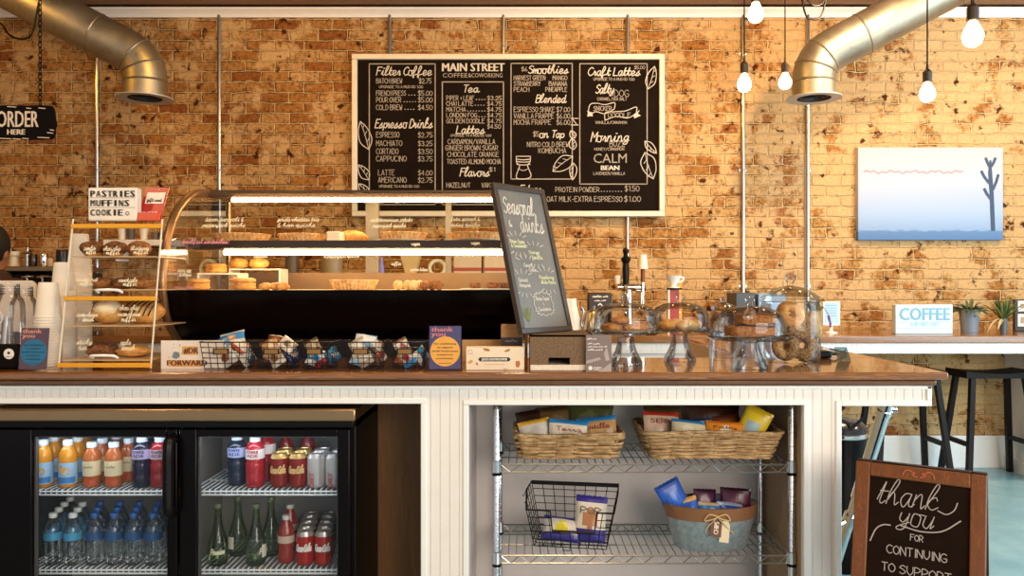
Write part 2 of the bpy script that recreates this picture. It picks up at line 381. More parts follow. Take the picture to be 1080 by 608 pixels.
def dup(root, loc, rot=None, label=None, group=None, scale=None):
    def cp(o, par):
        c = o.copy(); COL.objects.link(c)
        if par is not None: c.parent = par
        for ch in o.children: cp(ch, c)
        return c
    c = cp(root, None); c.location = loc
    if rot is not None: c.rotation_euler = rot
    if scale is not None: c.scale = scale
    if label: c['label'] = label
    if group: c['group'] = group
    return c
def place(o, loc, rot=None, scale=None):
    o.location = loc
    if rot is not None: o.rotation_euler = rot
    if scale is not None: o.scale = scale
    return o
# ================================================================== SETTING
WALL = 6.03; CEIL = 3.545
struct(MB().box(-5.0, 5.0, -4.0, WALL+0.1, -0.1, 0).build('floor', 'concrete'))
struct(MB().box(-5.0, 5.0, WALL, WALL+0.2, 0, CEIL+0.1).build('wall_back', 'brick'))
struct(MB().box(-5.0, -4.8, -1.0, WALL, 0, CEIL+0.1).build('wall_left', plain('B58A5C', 0.8)))
struct(MB().box(4.75, 4.95, 4.3, WALL, 0, CEIL+0.1).build('wall_right', plain('C9B090', 0.8)))
c = MB()
for i in range(66):
    c.box(-5, 5, -4+i*0.15, -4+i*0.15+0.146, CEIL, CEIL+0.03)
c.box(-5, 5, -4, WALL+0.1, CEIL+0.03, CEIL+0.1)
struct(c.build('ceiling', 'ceiling_wood'))
zb = sz(18.5, WALL)-0.004
prof = [(0, zb), (0.02, zb), (0.022, zb+0.010), (0.04, CEIL-0.030), (0.07, CEIL-0.012), (0.075, CEIL), (0, CEIL)]
m = MB(); m.prism([(0, WALL-a, z) for a, z in prof], (-4.8, 0, 0), (4.75, 0, 0)); struct(m.build('trim_1', 'white'))
m = MB(); m.box(-4.8, 4.75, WALL-0.025, WALL, 0, 0.225); m.box(-4.8, 4.75, WALL-0.032, WALL, 0.225, 0.25); struct(m.build('baseboard_back', 'white', bevel=0.003))
# low panelled side wall that carries the right end of the wall bar
m = MB(); XW = 3.74
m.box(XW+0.006, XW+0.12, 5.36, WALL, 0, 1.02)
for i in range(21): m.box(XW, XW+0.01, 5.36+i*0.031, 5.36+i*0.031+0.029, 0.10, 1.02)
m.box(XW-0.012, XW+0.02, 5.355, WALL, 0, 0.10)
struct(m.build('wall_partition', 'white'))

# ================================================================== SERVICE COUNTER
CT = 1.118; FR = 2.70; BK = 3.20; XL = -3.2
top = thing('countertop', 'long varnished brown wooden countertop across the service counter', 'countertop', (0, FR, CT))
m = MB()
m.box(XL, 1.463, 2.66, BK, CT-0.026, CT); m.box(0.93, 1.463, BK-0.001, 4.30, CT-0.026, CT)
m.build('wooden_slab', 'counter_wood', top, bevel=0.006)
m = MB(); m.box(XL, 1.435, 2.682, BK-0.03, CT-0.050, CT-0.026); m.box(0.96, 1.435, BK-0.03, 4.27, CT-0.050, CT-0.026)
m.build('edge_molding', 'counter_edge', top, bevel=0.008)
base = thing('counter_base', 'white beadboard panelled counter base under the wooden countertop', 'counter', (0, FR, 0))
UND = CT-0.0505
def beadboard(m, x0, x1, z0, z1, y, pitch=0.0312):
    m.box(x0, x1, y+0.004, y+0.02, z0, z1)
    n = max(1, round((x1-x0)/pitch)); p = (x1-x0)/n
    for i in range(n): m.box(x0+i*p+0.0009, x0+(i+1)*p-0.0009, y, y+0.006, z0, z1)
zA = sz(426, FR); zB = sz(427.5, FR); zC = sz(428.5, FR)
xA = sx(444, FR); xB0 = sx(494.5, FR); xB1 = sx(847, FR); xC = sx(887, FR); xD = sx(982, FR)
m = MB()
beadboard(m, XL, xA, zA, UND, FR); beadboard(m, xA, xB0, 0, UND, FR); beadboard(m, xB0, xB1, zB, UND, FR)
beadboard(m, xB1, xC, 0, UND, FR); beadboard(m, xC, xD, zC, UND, FR)
m.build('beadboard_panel', 'white', base, angle=20)
m = MB(); tw = 0.02
def trimbox(x0, x1, z0, z1): m.box(x0, x1, FR-0.008, FR+0.004, z0, z1)
trimbox(XL, xA+tw, zA, zA+tw); trimbox(xA, xA+tw, 0, zA)
trimbox(xB0-tw, xB1+tw, zB, zB+tw); trimbox(xB0-tw, xB0, 0, zB); trimbox(xB1, xB1+tw, 0, zB)
trimbox(xC-tw, xC, 0, zC+tw); trimbox(xC, xD, zC, zC+tw); trimbox(xD-tw*0.9, xD, zC+tw, UND)
trimbox(XL, xD, UND-0.012, UND)
m.build('opening_trim', 'white_gloss', base, bevel=0.003)
m = MB(); m.box(xA, xA+0.02, FR+0.02, BK, 0, UND); m.box(XL, xA+0.02, BK-0.02, BK, 0, UND); m.build('alcove_lining', 'ply', base)
m = MB(); m.box(xB0-0.02, xB0, FR+0.02, BK-0.02, 0, UND); m.box(xB0-0.02, xB1+0.02, BK-0.04, BK-0.02, 0, UND); m.build('alcove_back', 'alcove', base)
m = MB(); m.box(xB1+0.0005, xB1+0.02, FR+0.02, BK-0.04, 0, UND); m.box(xC-0.02, xC, FR+0.02, BK-0.02, 0, UND); m.build('alcove_side', plain('A98A68', 0.55), base)
m = MB(); m.box(0.97, 0.99, BK, 4.25, 0, UND); m.build('return_panel', 'tan_ply', base)
MB().box(0.922, 0.9295, BK+0.002, 4.29, CT-0.11, CT-0.014).build('raw_edge', 'tan_ply', top)

# ================================================================== UNDER-COUNTER FRIDGE
FX0, FX1, FY = -1.84, sx(373, 2.70), 2.69
fr = thing('display_fridge', 'black two door glass front drinks fridge with a steel top under the counter', 'fridge', (FX0/2+FX1/2, FY, 0))
zT = sz(444, FY); zS = sz(432, FY-0.02)
m = MB(); th = 0.03; yb = BK-0.04
m.box(FX0, FX0+th, FY+0.05, yb, 0.08, zT); m.box(FX1-th, FX1, FY+0.05, yb, 0.08, zT); m.box(FX0, FX1, FY+0.05, yb, zT-0.035, zT)
m.box(FX0, FX1, FY+0.05, yb, 0.08, 0.12); m.box(FX0, FX1, FY+0.01, FY+0.05, zT-0.028, zT)
for x in (FX0+0.06, FX1-0.06):
    for y in (FY+0.1, yb-0.06): m.lathe([(0.02, 0), (0.02, 0.08)], (x, y, 0), 10)
m.build('cabinet', 'black', fr, bevel=0.004)
m = MB(); m.box(FX0+th, FX1-th, yb-0.03, yb-0.005, 0.12, zT-0.035); xm = sx(188, 2.75)
m.box(xm-0.01, xm+0.01, FY+0.12, yb-0.03, 0.12, zT-0.035)
m.build('liner', plain('7C7672', 0.5), fr)
m = MB(); m.box(FX0-0.004, FX1+0.012, FY-0.02, yb, zT, zS); m.build('steel_top', 'brass_steel', fr, bevel=0.005)
m = MB()
for (a, b) in ((FX0+0.06, xm-0.05), (xm+0.05, FX1-0.06)): m.box(a, b, FY+0.065, FY+0.085, zT-0.062, zT-0.05)
m.build('light_strip', emit('E4F0FF', 10.0, 'fridge_light'), fr)
def fridge_door(x0, x1, gx0, gx1, hand):
    d = MB(); z0, z1 = 0.10, zT-0.03; g0, g1 = 0.16, sz(461, FY)
    d.box(x0, gx0, FY, FY+0.045, z0, z1); d.box(gx1, x1, FY, FY+0.045, z0, z1); d.box(gx0, gx1, FY, FY+0.045, g1, z1); d.box(gx0, gx1, FY, FY+0.045, z0, g0)
    D = d.build('door', 'black_gloss', fr, bevel=0.003)
    MB().box(gx0, gx1, FY+0.012, FY+0.016, g0, g1).build('glass_pane', 'glass', D)
    q = MB(); e = 0.006
    q.box(gx0, gx0+e, FY+0.017, FY+0.03, g0, g1); q.box(gx1-e, gx1, FY+0.017, FY+0.03, g0, g1); q.box(gx0+e, gx1-e, FY+0.017, FY+0.03, g1-e, g1)
    q.build('inner_seal', plain('55514F', 0.5), D)
    if hand is not None:
        h = MB(); za, zc = sz(545, FY-0.03), sz(463, FY-0.03)
        h.tube(catmull([(hand, FY, zc-0.005), (hand, FY-0.035, zc-0.02), (hand, FY-0.038, (za+zc)/2), (hand, FY-0.035, za+0.02), (hand, FY, za+0.005)], 5), 0.019, 8)
        h.build('handle', 'black', D)
    q = MB(); q.box(x0+0.44, x0+0.50, FY-0.004, FY, z1-0.008, z1-0.001); q.lathe([(0.008, 0), (0.008, 0.006)], (0, 0, 0), 10)
    return D
fridge_door(FX0+0.012, sx(186.5, FY), sx(33, FY), sx(176, FY), sx(178.5, FY-0.03))
fridge_door(sx(189.5, FY), FX1-0.012, sx(207, FY), sx(356, FY), None)
zF1, zF2 = sz(517, 2.80), sz(600, 2.80); SY0, SY1 = 2.80, yb-0.04
def fridge_shelf(x0, x1, z):
    q = MB(); r = 0.0028
    for i in range(int((x1-x0)/0.02)+1):
        x = x0+i*0.02; q.tube([(x, SY0+0.003, z-0.018), (x, SY0, z), (x, SY1, z)], r, 5)
    for y, zz in ((SY0, z-0.006), (SY0, z-0.018), (SY0+0.16, z-0.006), (SY1, z-0.006)): q.tube([(x0, y, zz), (x1, y, zz)], 0.0036, 6)
    q.build('shelf', 'white_wire', fr)
for z in (zF1, zF2, zF2-0.27):
    fridge_shelf(FX0+0.045, xm-0.03, z); fridge_shelf(xm+0.03, FX1-0.045, z)

# ================================================================== CHROME WIRE SHELVING
PX0, PX1, PY0, PY1 = -0.088, 0.960, 2.765, 3.12
ws = thing('wire_shelving', 'chrome wire shelving unit in the white counter opening', 'shelving', ((PX0+PX1)/2, (PY0+PY1)/2, 0))
zW1, zW2, zW3 = sz(490.5, PY0), sz(586.6, PY0), 0.12
for x in (PX0, PX1):
    for y in (PY0, PY1):
        q = MB(); q.lathe([(0.0125, 0.015), (0.0125, 1.045), (0.009, 1.05), (0, 1.05)], (x, y, 0), 12); q.lathe([(0.018, 0), (0.018, 0.012), (0.013, 0.016)], (x, y, 0), 12)
        for k in range(38): q.lathe([(0.0125, 0.03+k*0.0254), (0.0131, 0.032+k*0.0254), (0.0125, 0.034+k*0.0254)], (x, y, 0), 12)
        po = q.build('post', 'chrome', ws)
        for z in (zW1, zW2, zW3):
            MB().lathe([(0.0135, z-0.03), (0.018, z-0.026), (0.0165, z+0.014), (0.0135, z+0.016)], (x, y, 0), 12).build('collar', 'chrome', po)
            MB().lathe([(0.0135, z-0.038), (0.0165, z-0.037), (0.0165, z-0.031), (0.0135, z-0.03)], (x, y, 0), 12).build('clip_ring', 'black', po)
def wire_shelf(z):
    q = MB(); x0, x1, y0, y1 = PX0+0.014, PX1-0.014, PY0, PY1; H = 0.027; r = 0.003
    for (a, b) in (((x0, y0), (x1, y0)), ((x0, y1), (x1, y1)), ((PX0, y0+0.014), (PX0, y1-0.014)), ((PX1, y0+0.014), (PX1, y1-0.014))):
        for zz in (z, z-H): q.tube([(a[0], a[1], zz), (b[0], b[1], zz)], r, 6)
        L = math.hypot(b[0]-a[0], b[1]-a[1]); n = int(L/0.034)//2*2
        q.tube([(a[0]+(b[0]-a[0])*i/n, a[1]+(b[1]-a[1])*i/n, z if i % 2 == 0 else z-H) for i in range(n+1)], 0.0024, 5)
    for i in range(1, 36):
        x = x0+(x1-x0)*i/36; q.tube([(x, y0, z+0.003), (x, y1, z+0.003)], 0.0018, 5)
    for k in (0.33, 0.67): q.tube([(x0, y0+(y1-y0)*k, z-0.001), (x1, y0+(y1-y0)*k, z-0.001)], 0.0028, 6)
    q.build('shelf', 'wire', ws)
for z in (zW1, zW2, zW3): wire_shelf(z)

# ================================================================== WALL BAR AND BACK CABINET
BT = 1.071; BF = 5.25
wt = thing('wall_worktop', 'long brown wooden bar worktop fixed along the brick wall', 'worktop', (0, BF, BT))
MB().box(-4.79, XW+0.12, BF, WALL-0.001, BT-0.05, BT).build('wooden_slab', 'bar_wood', wt, bevel=0.006)
m = MB(); beadboard(m, -4.79, XW+0.10, BT-0.122, BT-0.05, BF+0.03, 0.034); m.build('apron', 'white', wt, angle=20)
bc = thing('back_cabinet', 'white drawer cabinet under the wall worktop behind the glass cake stands', 'cabinet', (-0.2, 5.4, 0))
m = MB(); m.box(-1.6, 1.15, BF+0.07, WALL-0.03, 0.0, BT-0.123); m.build('body', 'white', bc, bevel=0.004)
for i in range(5):
    x0 = -1.58+i*0.55
    for (z0, z1) in ((0.10, 0.36), (0.38, 0.64), (0.66, 0.925)):
        d = MB().box(x0, x0+0.52, BF+0.052, BF+0.07, z0, z1).build('drawer', 'white', bc, bevel=0.003)
        MB().box(x0+0.18, x0+0.34, BF+0.035, BF+0.045, z1-0.05, z1-0.04).box(x0+0.19, x0+0.2, BF+0.045, BF+0.053, z1-0.05, z1-0.04).box(x0+0.32, x0+0.33, BF+0.045, BF+0.053, z1-0.05, z1-0.04).build('handle', 'steel', d)

# ================================================================== CONDUITS, DUCTS, BULBS
def conduit(px, y0, y1, label):
    x = sx(px, WALL-0.02); m = MB(); r = 0.0135
    z0, z1 = sz(y1, WALL-0.02), sz(y0, WALL-0.02)
    m.tube([(x, WALL-0.017, z0), (x, WALL-0.017, z1)], r, 10)
    t = thing('conduit_pipe', label, 'pipe', (x, WALL, z0), 'metal conduits on the brick wall'); m.build('pipe', 'steel', t)
    q = MB(); z = z0+0.3
    while z < z1-0.1:
        q.box(x-0.028, x+0.028, WALL-0.004, WALL, z-0.009, z+0.009); q.tube([(x-0.017, WALL-0.004, z), (x-0.016, WALL-0.030, z), (x, WALL-0.034, z), (x+0.016, WALL-0.030, z), (x+0.017, WALL-0.004, z)], 0.003, 5); z += 0.9
    q.build('pipe_strap', 'steel', t)
for px, y0, y1, lb in ((102, 13, 343, 'steel conduit pipe on the brick wall behind the left duct, above the pastries sign'),
    (231, 13, 343, 'steel conduit pipe on the bare brick between left duct and menu board'),
    (411, 13, 90, 'short steel conduit above the left part of the menu board'), (531, 13, 90, 'short steel conduit above the middle of the menu board'),
    (662, 13, 343, 'steel conduit passing behind the right end of the menu board'), (784, 13, 343, 'steel conduit on the brick wall between menu board and right duct'),
    (852, 13, 343, 'steel conduit on the brick wall directly behind the right duct')): conduit(px, y0, y1, lb)
def duct(ex, dirx, label):
    """ex: outlet centre px; the run climbs sideways and towards the viewer"""
    Y = 5.35; r = 0.142; x = sx(ex, Y); z0 = sz(104, Y)
    t = thing('ventilation_duct', label, 'duct', (x, Y, z0), 'round galvanised ceiling ducts')
    D = Vector((dirx*0.85, -0.22, 0.44)).normalized()
    p0 = Vector((x, Y, z0+0.005)); p1 = Vector((x, Y, z0+0.135))
    pe_ = p1+Vector((dirx*0.085, -0.02, 0.175)); el = catmull([p0, p1, p1+Vector((dirx*0.018, -0.004, 0.09)), pe_, pe_+D*0.25], 5)
    m = MB(); m.tube(el, r, 28, caps=False); e = el[-1]
    m.tube([e, e+D*3.0], r, 28, caps=False); m.build('duct_pipe', 'duct', t)
    for s in (0.0, 0.62, 1.24, 1.86, 2.48): q = MB(); q.tube([e+D*(s-0.006), e+D*s, e+D*(s+0.006)], [r+0.001, r+0.005, r+0.001], 28, caps=False); q.build('seam_ring', 'duct', t)
    for i in (4, 9, 14): a = el[i]; q = MB(); d = (el[i+1]-el[i-1]).normalized(); q.tube([a-d*0.007, a, a+d*0.007], [r+0.001, r+0.006, r+0.001], 28, caps=False); q.build('seam_ring', 'duct', t)
    q = MB(); q.shell([(r-0.03, 0.0), (r+0.04, -0.004), (r+0.042, 0.004), (r-0.002, 0.014)], (x, Y, z0), 32); q.build('flange', plain('B9B4AA', 0.45, 0.3), t)
    q = MB()
    for k in range(1, 5): q.shell([(r*k/4.6, -0.002), (r*k/4.6-0.02, 0.03)], (x, Y, z0+0.004), 24)
    q.lathe([(0.0, 0.06), (r-0.004, 0.06)], (x, Y, z0), 24); q.build('diffuser', plain('3A332C', 0.6), t)
    return e, D
duct(153, -1, 'fat galvanised ventilation duct hanging at the left over the order sign')
eR, dR = duct(858.5, 1, 'fat galvanised ventilation duct hanging among the bulbs at the right')
bulb_m = emit('FFDCA0', 22.0, 'bulb_glow')
def bulb(px, py, Y, label):
    x, z = sx(px, Y), sz(py, Y); t = thing('pendant_bulb', label, 'light bulb', (x, Y, z), 'bare hanging bulbs')
    MB().lathe([(0, -0.040), (0.016, -0.038), (0.029, -0.028), (0.036, -0.010), (0.036, 0.004), (0.031, 0.022), (0.020, 0.042), (0.014, 0.056)], (x, Y, z), 20).build('bulb', bulb_m, t)
    MB().lathe([(0.0165, 0.054), (0.021, 0.058), (0.021, 0.105), (0.016, 0.112), (0.007, 0.122), (0.005, 0.15), (0, 0.15)], (x, Y, z), 16).build('lamp_holder', plain('3A2A1C', 0.4), t)
    MB().tube([(x, Y, z+0.14), (x, Y, CEIL)], 0.0035, 6).build('cord', 'black', t)
bulb(797, 15, 3.7, 'glowing pendant bulb hanging highest, just below the white crown moulding')
bulb(785, 89, 4.1, 'glowing pendant bulb hanging in front of a conduit, left of the duct')
bulb(828, 87, 4.6, 'small glowing pendant bulb on a cord right beside the duct outlet')
bulb(978, 99, 3.8, 'glowing pendant bulb hanging above the pale wall canvas')
bulb(1026, 38, 2.9, 'largest glowing pendant bulb, with a thick socket, at the far right')
m = MB(); Y = 5.0
m.tube(catmull([(sx(838, Y), Y, CEIL), (sx(848, Y), Y, sz(10, Y)), (sx(856, Y), Y, sz(20, Y)), (sx(868, Y), Y, sz(12, Y)), (sx(880, Y), Y, CEIL)], 6), 0.006, 6)
m.tube(catmull([(sx(835, Y), Y, CEIL), (sx(850, Y), Y-0.03, sz(2, Y)), (sx(868, Y), Y-0.03, sz(2, Y)), (sx(878, Y), Y, CEIL)], 6), 0.006, 6)
tag(m.build('ceiling_cable', 'black'), 'slack black cable looping from the ceiling left of the right duct', 'cable')
m = MB(); a = eR+dR*1.02; x_ = dR.orthogonal().normalized(); y_ = dR.cross(x_)
m.tube([a+(x_*math.cos(2*PI*i/28)+y_*math.sin(2*PI*i/28))*0.149 for i in range(28)], 0.006, 6, closed=True)
m.tube([a+Vector((0, 0, 0.149)), (a.x, a.y, CEIL)], 0.006, 6)
tag(m.build('hanger_cable', 'black'), 'dark cable slung around the right duct near the ceiling', 'cable')

# ================================================================== MENU BOARD
Y = 5.965; t = thing('menu_board', 'wide black chalk menu board in a cream frame on the brick wall', 'menu board', (sx(536, Y), WALL, sz(142, Y)))
m = MB(); x0, x1, z0, z1 = sx(371, Y), sx(701, Y), sz(228.5, Y), sz(57, Y); fw = 0.042
m.box(x0+fw, x1-fw, Y+0.012, Y+0.028, z0+fw, z1-fw); m.build('slate', 'slate', t)
m = MB()
yk = WALL-0.0312
m.box(x0, x1, Y-0.012, yk, z1-fw, z1); m.box(x0, x1, Y-0.012, yk, z0, z0+fw); m.box(x0, x0+fw, Y-0.012, yk, z0+fw, z1-fw); m.box(x1-fw, x1, Y-0.012, yk, z0+fw, z1-fw)
m.build('frame', plain('E2D5BE', 0.5), t, bevel=0.006)
YS = Y+0.012; F = frame((0, YS, 0)); X = lambda p: sx(p, YS); Z = lambda p: sz(p, YS); PXM = YS/FOC
m = MB()
def chalkbox(a, b, c, d):
    w = 0.0075
    for p, q in (((a, c), (b, c)), ((b, c), (b, d)), ((b, d), (a, d)), ((a, d), (a, c))): m.ribbon(F, [(X(p[0]), Z(p[1])), (X(q[0]), Z(q[1]))], w, 0.0012, 1)
def ML(a, b, y, h, txt, st='c', al='l'):
    k = PXM
    if st == 'c': m.hand(txt, F, X(a), Z(y), h*k, 0.0044, 1, width=(b-a)*k, jit=0.15, gap=1.3)
    elif st == 's': m.hand(txt, F, X(a), Z(y), h*k, 0.0072, width=(b-a)*k-0.1*h*k, slant=0.22, gap=0.55)
    elif st == 't': m.hand(txt, F, X(a), Z(y), h*k, 0.0032, 1, width=(b-a)*k, jit=0.2)
    else: m.text(txt, F, X(a), Z(y), h*k, 0 if st == 'b' else 1, width=(b-a)*k, bold=0.003 if st == 'b' else 0.0)
def price(x0, x1, y, s): ML(x0, x1, y, 4.2 if 470 < x0 < 560 else 5, s)
def dots(x0, x1, y):
    x = x0
    while x < x1: m.ribbon(F, [(X(x), Z(y-0.6)), (X(x)+0.005, Z(y-0.6))], 0.005); x += 3
chalkbox(389.5, 459, 67.5, 216); chalkbox(466.5, 531, 86.5, 216); chalkbox(539, 603.5, 67, 189); chalkbox(611.5, 682.5, 67.3, 194.3)
ML(397, 456, 79.5, 8.6, 'Filter Coffee', 's')
ML(397, 424, 88, 5, 'BATCH BREW'); price(442, 455, 88, '$2.75'); ML(400, 446, 93, 2.6, 'UPGRADE TO A MUG GO 1.00', 't')
for y, a, b, q in ((101, 'FRENCH PRESS', 428, '$5.00'), (108, 'POUR OVER', 423, '$5.00'), (116, 'COLD BREW', 424, '$4.50')):
    ML(397, b, y, 5.2, a); dots(b+3, 439, y); price(441, 456, y, q)
ML(395.5, 457, 135, 9, 'Espresso Drinks', 's')
for y, a, b, q in ((145, 'ESPRESSO', 421, '$2.75'), (154, 'MACHIATO', 424, '$3.25'), (162.5, 'CORTADO', 420, '$3.50'), (170.3, 'CAPPUCINO', 428.5, '$3.75'), (185, 'LATTE', 416, '$4.00'), (192.7, 'AMERICANO', 428.5, '$2.75')):
    ML(397 if y < 180 else 399, b, y, 5.6, a); price(441, 456, y, q)
ML(400, 442, 198, 2.6, 'UPGRADE TO A MUG GO 1.00', 't')
ML(466.5, 532, 75.2, 8.6, 'MAIN STREET', 'b'); ML(467, 493, 81.8, 4.6, 'COFFEE', 'n'); ML(494, 530, 81.8, 4.6, '&COWORKING', 'n')
ML(488, 505, 97.3, 7.5, 'Tea', 's')
for y, a, b, q in ((105.7, 'PIPER + LEAF', 500, '$3.25'), (111.7, 'CHAI LATTE', 499, '$4.75'), (117.8, 'MATCHA', 491, '$4.75'), (123.9, 'LONDON FOG', 503, '$4.75'), (130, 'GOLDEN DOODLE', 511, '$4.75')):
    ML(471, b, y, 4.6, a); dots(b+2, 513, y) if b < 505 else None; price(514, 529, y, q)
ML(481, 512, 141, 8.2, 'Lattes', 's'); price(514, 528, 135.7, '$4.50'); ML(475, 518, 144.3, 2.4, 'UPGRADE TO A MUG GO 1.00', 't')
ML(472.5, 522, 152, 5, 'CARDAMON/VANILLA'); ML(470, 525, 158.6, 5, 'GINGER BROWN SUGAR'); ML(472, 526, 165.5, 5, 'CHOCOLATE ORANGE'); ML(471.5, 528, 173, 5, 'TOASTED ALMOND MOCHA')
ML(485, 517, 186, 8.4, 'Flavors', 's'); price(516, 522, 181, '$1'); ML(471, 496, 198, 5, 'HAZELNUT'); ML(508, 528, 198, 5, 'VANILLA')
price(550, 556, 75, '$6'); ML(557, 600, 77.5, 8, 'Smoothies', 's')
for y, a, b, c_, d in ((84.5, 'HARVEST GREEN', 575, 583, 'MANGO'), (90.6, 'STRAWBERRY', 570, 579, 'BANANA'), (96.8, 'PEACH', 558, 575.5, 'PINEAPPLE')):
    ML(542, b, y, 4.6, a); ML(c_, 598, y, 4.6, d)
ML(565, 597, 108.3, 8, 'Blended', 's')
for y, a, b, q in ((118.2, 'ESPRESSO SHAKE', 585, '$7.00'), (125, 'VANILLA FRAPPE', 584, '$6.00'), (131.6, 'MOCHA FRAPPE', 581, '$6.00')):
    ML(542, b, y, 5.2, a); price(587, 601, y, q)
price(562.5, 568, 144, '$5'); ML(569, 595, 145.3, 7.5, 'on Tap', 's'); ML(556, 599.5, 155, 5, 'NITRO COLD BREW'); ML(568, 597, 161.6, 5, 'KOMBUCHA')
ML(620, 676, 79.8, 8.4, 'Craft Lattes', 's'); ML(669, 680, 73, 3.4, '$5.00', 't'); ML(626, 669, 85, 2.8, 'UPGRADE TO A MUG GO 1.00', 't')
ML(628, 648, 98.5, 9, 'Salty', 's'); ML(648, 663, 102, 7, 'DOG'); ML(630, 661, 106, 3, 'CARAMEL/SEA SALT', 't')
ML(626, 645, 116.8, 4.6, 'SNICKER'); ML(641.5, 665, 123.7, 4.6, 'DOODLE'); ML(628, 661, 130.7, 2.8, 'VANILLA/CINNAMON', 't')
ML(623, 664, 149.5, 10, 'Morning', 's'); ML(643, 659, 155, 6, 'BUZZ'); ML(627, 658, 158.8, 2.8, 'HONEY/CINNAMON', 't')
ML(626, 661, 172, 10, 'CALM', 'n'); ML(634, 653, 179.5, 4.8, 'BEAN', 'b'); ML(626, 659, 184.6, 3, 'LAVENDER/VANILLA', 't')
ML(548, 573, 203.5, 8, 'Extras.', 's'); ML(586, 632, 202.6, 5, 'PROTEIN POWDER'); dots(634, 657, 202.6); ML(659, 674, 201.8, 5.6, '$1.50')
ML(577, 656, 212.8, 5.4, 'OAT MILK-EXTRA ESPRESSO'); ML(658.5, 675.5, 212.8, 5.6, '$1.00')
def curve(pts, wd=0.006, closed=False): m.ribbon(F, [(q.x, q.y) for q in catmull([(X(a), Z(b), 0) for a, b in pts], 6)], wd)
curve([(620, 123), (622, 111), (629, 109), (638, 110.5), (648, 108.5), (648, 115)]); curve([(620, 123), (628, 118), (638, 120), (648, 115)])
curve([(638, 127), (638.5, 119), (648, 118), (660, 117), (671, 113), (671, 120)]); curve([(638, 127), (650, 123), (662, 124.5), (671, 120)])
m.poly(F, [(X(a), Z(b)) for a, b in ((619, 117), (625, 119), (625, 123), (619, 122), (621, 120))]); m.poly(F, [(X(a), Z(b)) for a, b in ((668, 121), (675, 116), (672.5, 120), (676, 122), (669, 125))])
def leaf(a, b, wd, n=4):
    A, B = Vector(a), Vector(b); d = B-A; p = Vector((-d.y, d.x))*wd
    curve([A, A+d*0.3+p, A+d*0.7+p*0.8, B]); curve([A, A+d*0.3-p, A+d*0.7-p*0.8, B]); curve([A, A+d*0.5+p*0.1, B], 0.004)
    for i in range(1, n): curve([A+d*i/n, A+d*(i/n+0.12)+p*0.6], 0.004)
leaf((683.5, 94), (690.5, 70), 0.2); leaf((680, 149), (692.5, 162), 0.2); leaf((680, 161), (689, 189), 0.25); leaf((604, 165), (583, 181), 0.26); leaf((605, 172), (604, 190), 0.2)
leaf((605, 158), (603, 146), 0.3); leaf((606, 146), (602, 138), 0.35); curve([(602, 125), (610, 125)]); curve([(602, 132), (610, 132)]); curve([(604, 126), (608, 131)])
leaf((389, 158), (380, 128), 0.2); leaf((389, 190), (378, 174), 0.25); leaf((389, 205), (378, 194), 0.25)
curve([(544.5, 165), (559.5, 165)]); curve([(544.5, 165), (545, 172), (548, 175), (544.5, 187), (552, 189), (560, 186), (556.5, 175), (559, 171), (559.5, 165)])
for y in (168, 170.5, 173.5): curve([(545, y), (552, y+0.7), (559, y)])
curve([(546, 178), (552, 180), (557.5, 178)], 0.004)
m.build('chalk_lettering', ['chalk', 'chalk_dim'], t)

# ================================================================== WALL CANVAS (plain stand-in)
Y = 5.985; cx, cz = sx(981.5, Y), sz(204.5, Y); cw, ch = 153*Y/FOC, 98*Y/FOC
t = thing('wall_canvas', 'pale canvas picture with a blue lower band hanging on the brick wall', 'picture', (cx, WALL, cz))
n_ = NT('canvas_print'); tc = n_.n('ShaderNodeTexCoord'); sp = n_.n('ShaderNodeSeparateXYZ'); n_.l(tc.outputs['Object'], sp.inputs[0])
f = n_.noise(n_.co((6, 1, 60)), 2, 4); g = n_.n('ShaderNodeMath', operation='MULTIPLY_ADD'); g.inputs[1].default_value = 1/ch; g.inputs[2].default_value = 0.46; n_.l(sp.outputs[2], g.inputs[0])
h = n_.n('ShaderNodeMath', operation='MULTIPLY_ADD'); h.inputs[1].default_value = 0.09; n_.l(f, h.inputs[0]); n_.l(g.outputs[0], h.inputs[2])
n_.set(color=n_.ramp(h.outputs[0], [(0.0, '4A6C98'), (0.10, '57789E'), (0.115, '8098B8'), (0.30, '99A9C2'), (0.62, 'AFB2BC'), (1.0, 'BDB5AC')]), rough=0.7)
M['canvas'] = n_.m
MB().box(cx-cw/2, cx+cw/2, Y, WALL-0.001, cz-ch/2, cz+ch/2).build('canvas', 'canvas', t, bevel=0.003)
m = MB(); Fc = frame((cx-cw/2, Y, cz-ch/2)); rn = random.Random(4)
tr = [(0.915, 0.10), (0.905, 0.5), (0.895, 0.72), (0.905, 0.86), (0.918, 0.86), (0.925, 0.7), (0.935, 0.5), (0.945, 0.10)]
m.poly(Fc, [(a*cw, b*ch) for a, b in tr], 0.0015)
for s_ in ((0.90, 0.62, 0.85, 0.74), (0.93, 0.55, 0.965, 0.70), (0.91, 0.78, 0.88, 0.88), (0.92, 0.8, 0.945, 0.88), (0.91, 0.45, 0.87, 0.55)):
    m.ribbon(Fc, [(s_[0]*cw, s_[1]*ch), ((s_[0]*0.4+s_[2]*0.6)*cw, (s_[1]*0.5+s_[3]*0.5)*ch), (s_[2]*cw, s_[3]*ch)], 0.022, 0.002)
m.build('painted_tree', plain('36465E', 0.7), t)
m = MB(); m.ribbon(Fc, [((0.04+0.68*i/40)*cw, (0.735+0.012*math.sin(i*1.9)+0.008*math.sin(i*0.7))*ch) for i in range(41)], 0.010, 0.0015); m.build('painted_streak', plain('CF8583', 0.7), t)

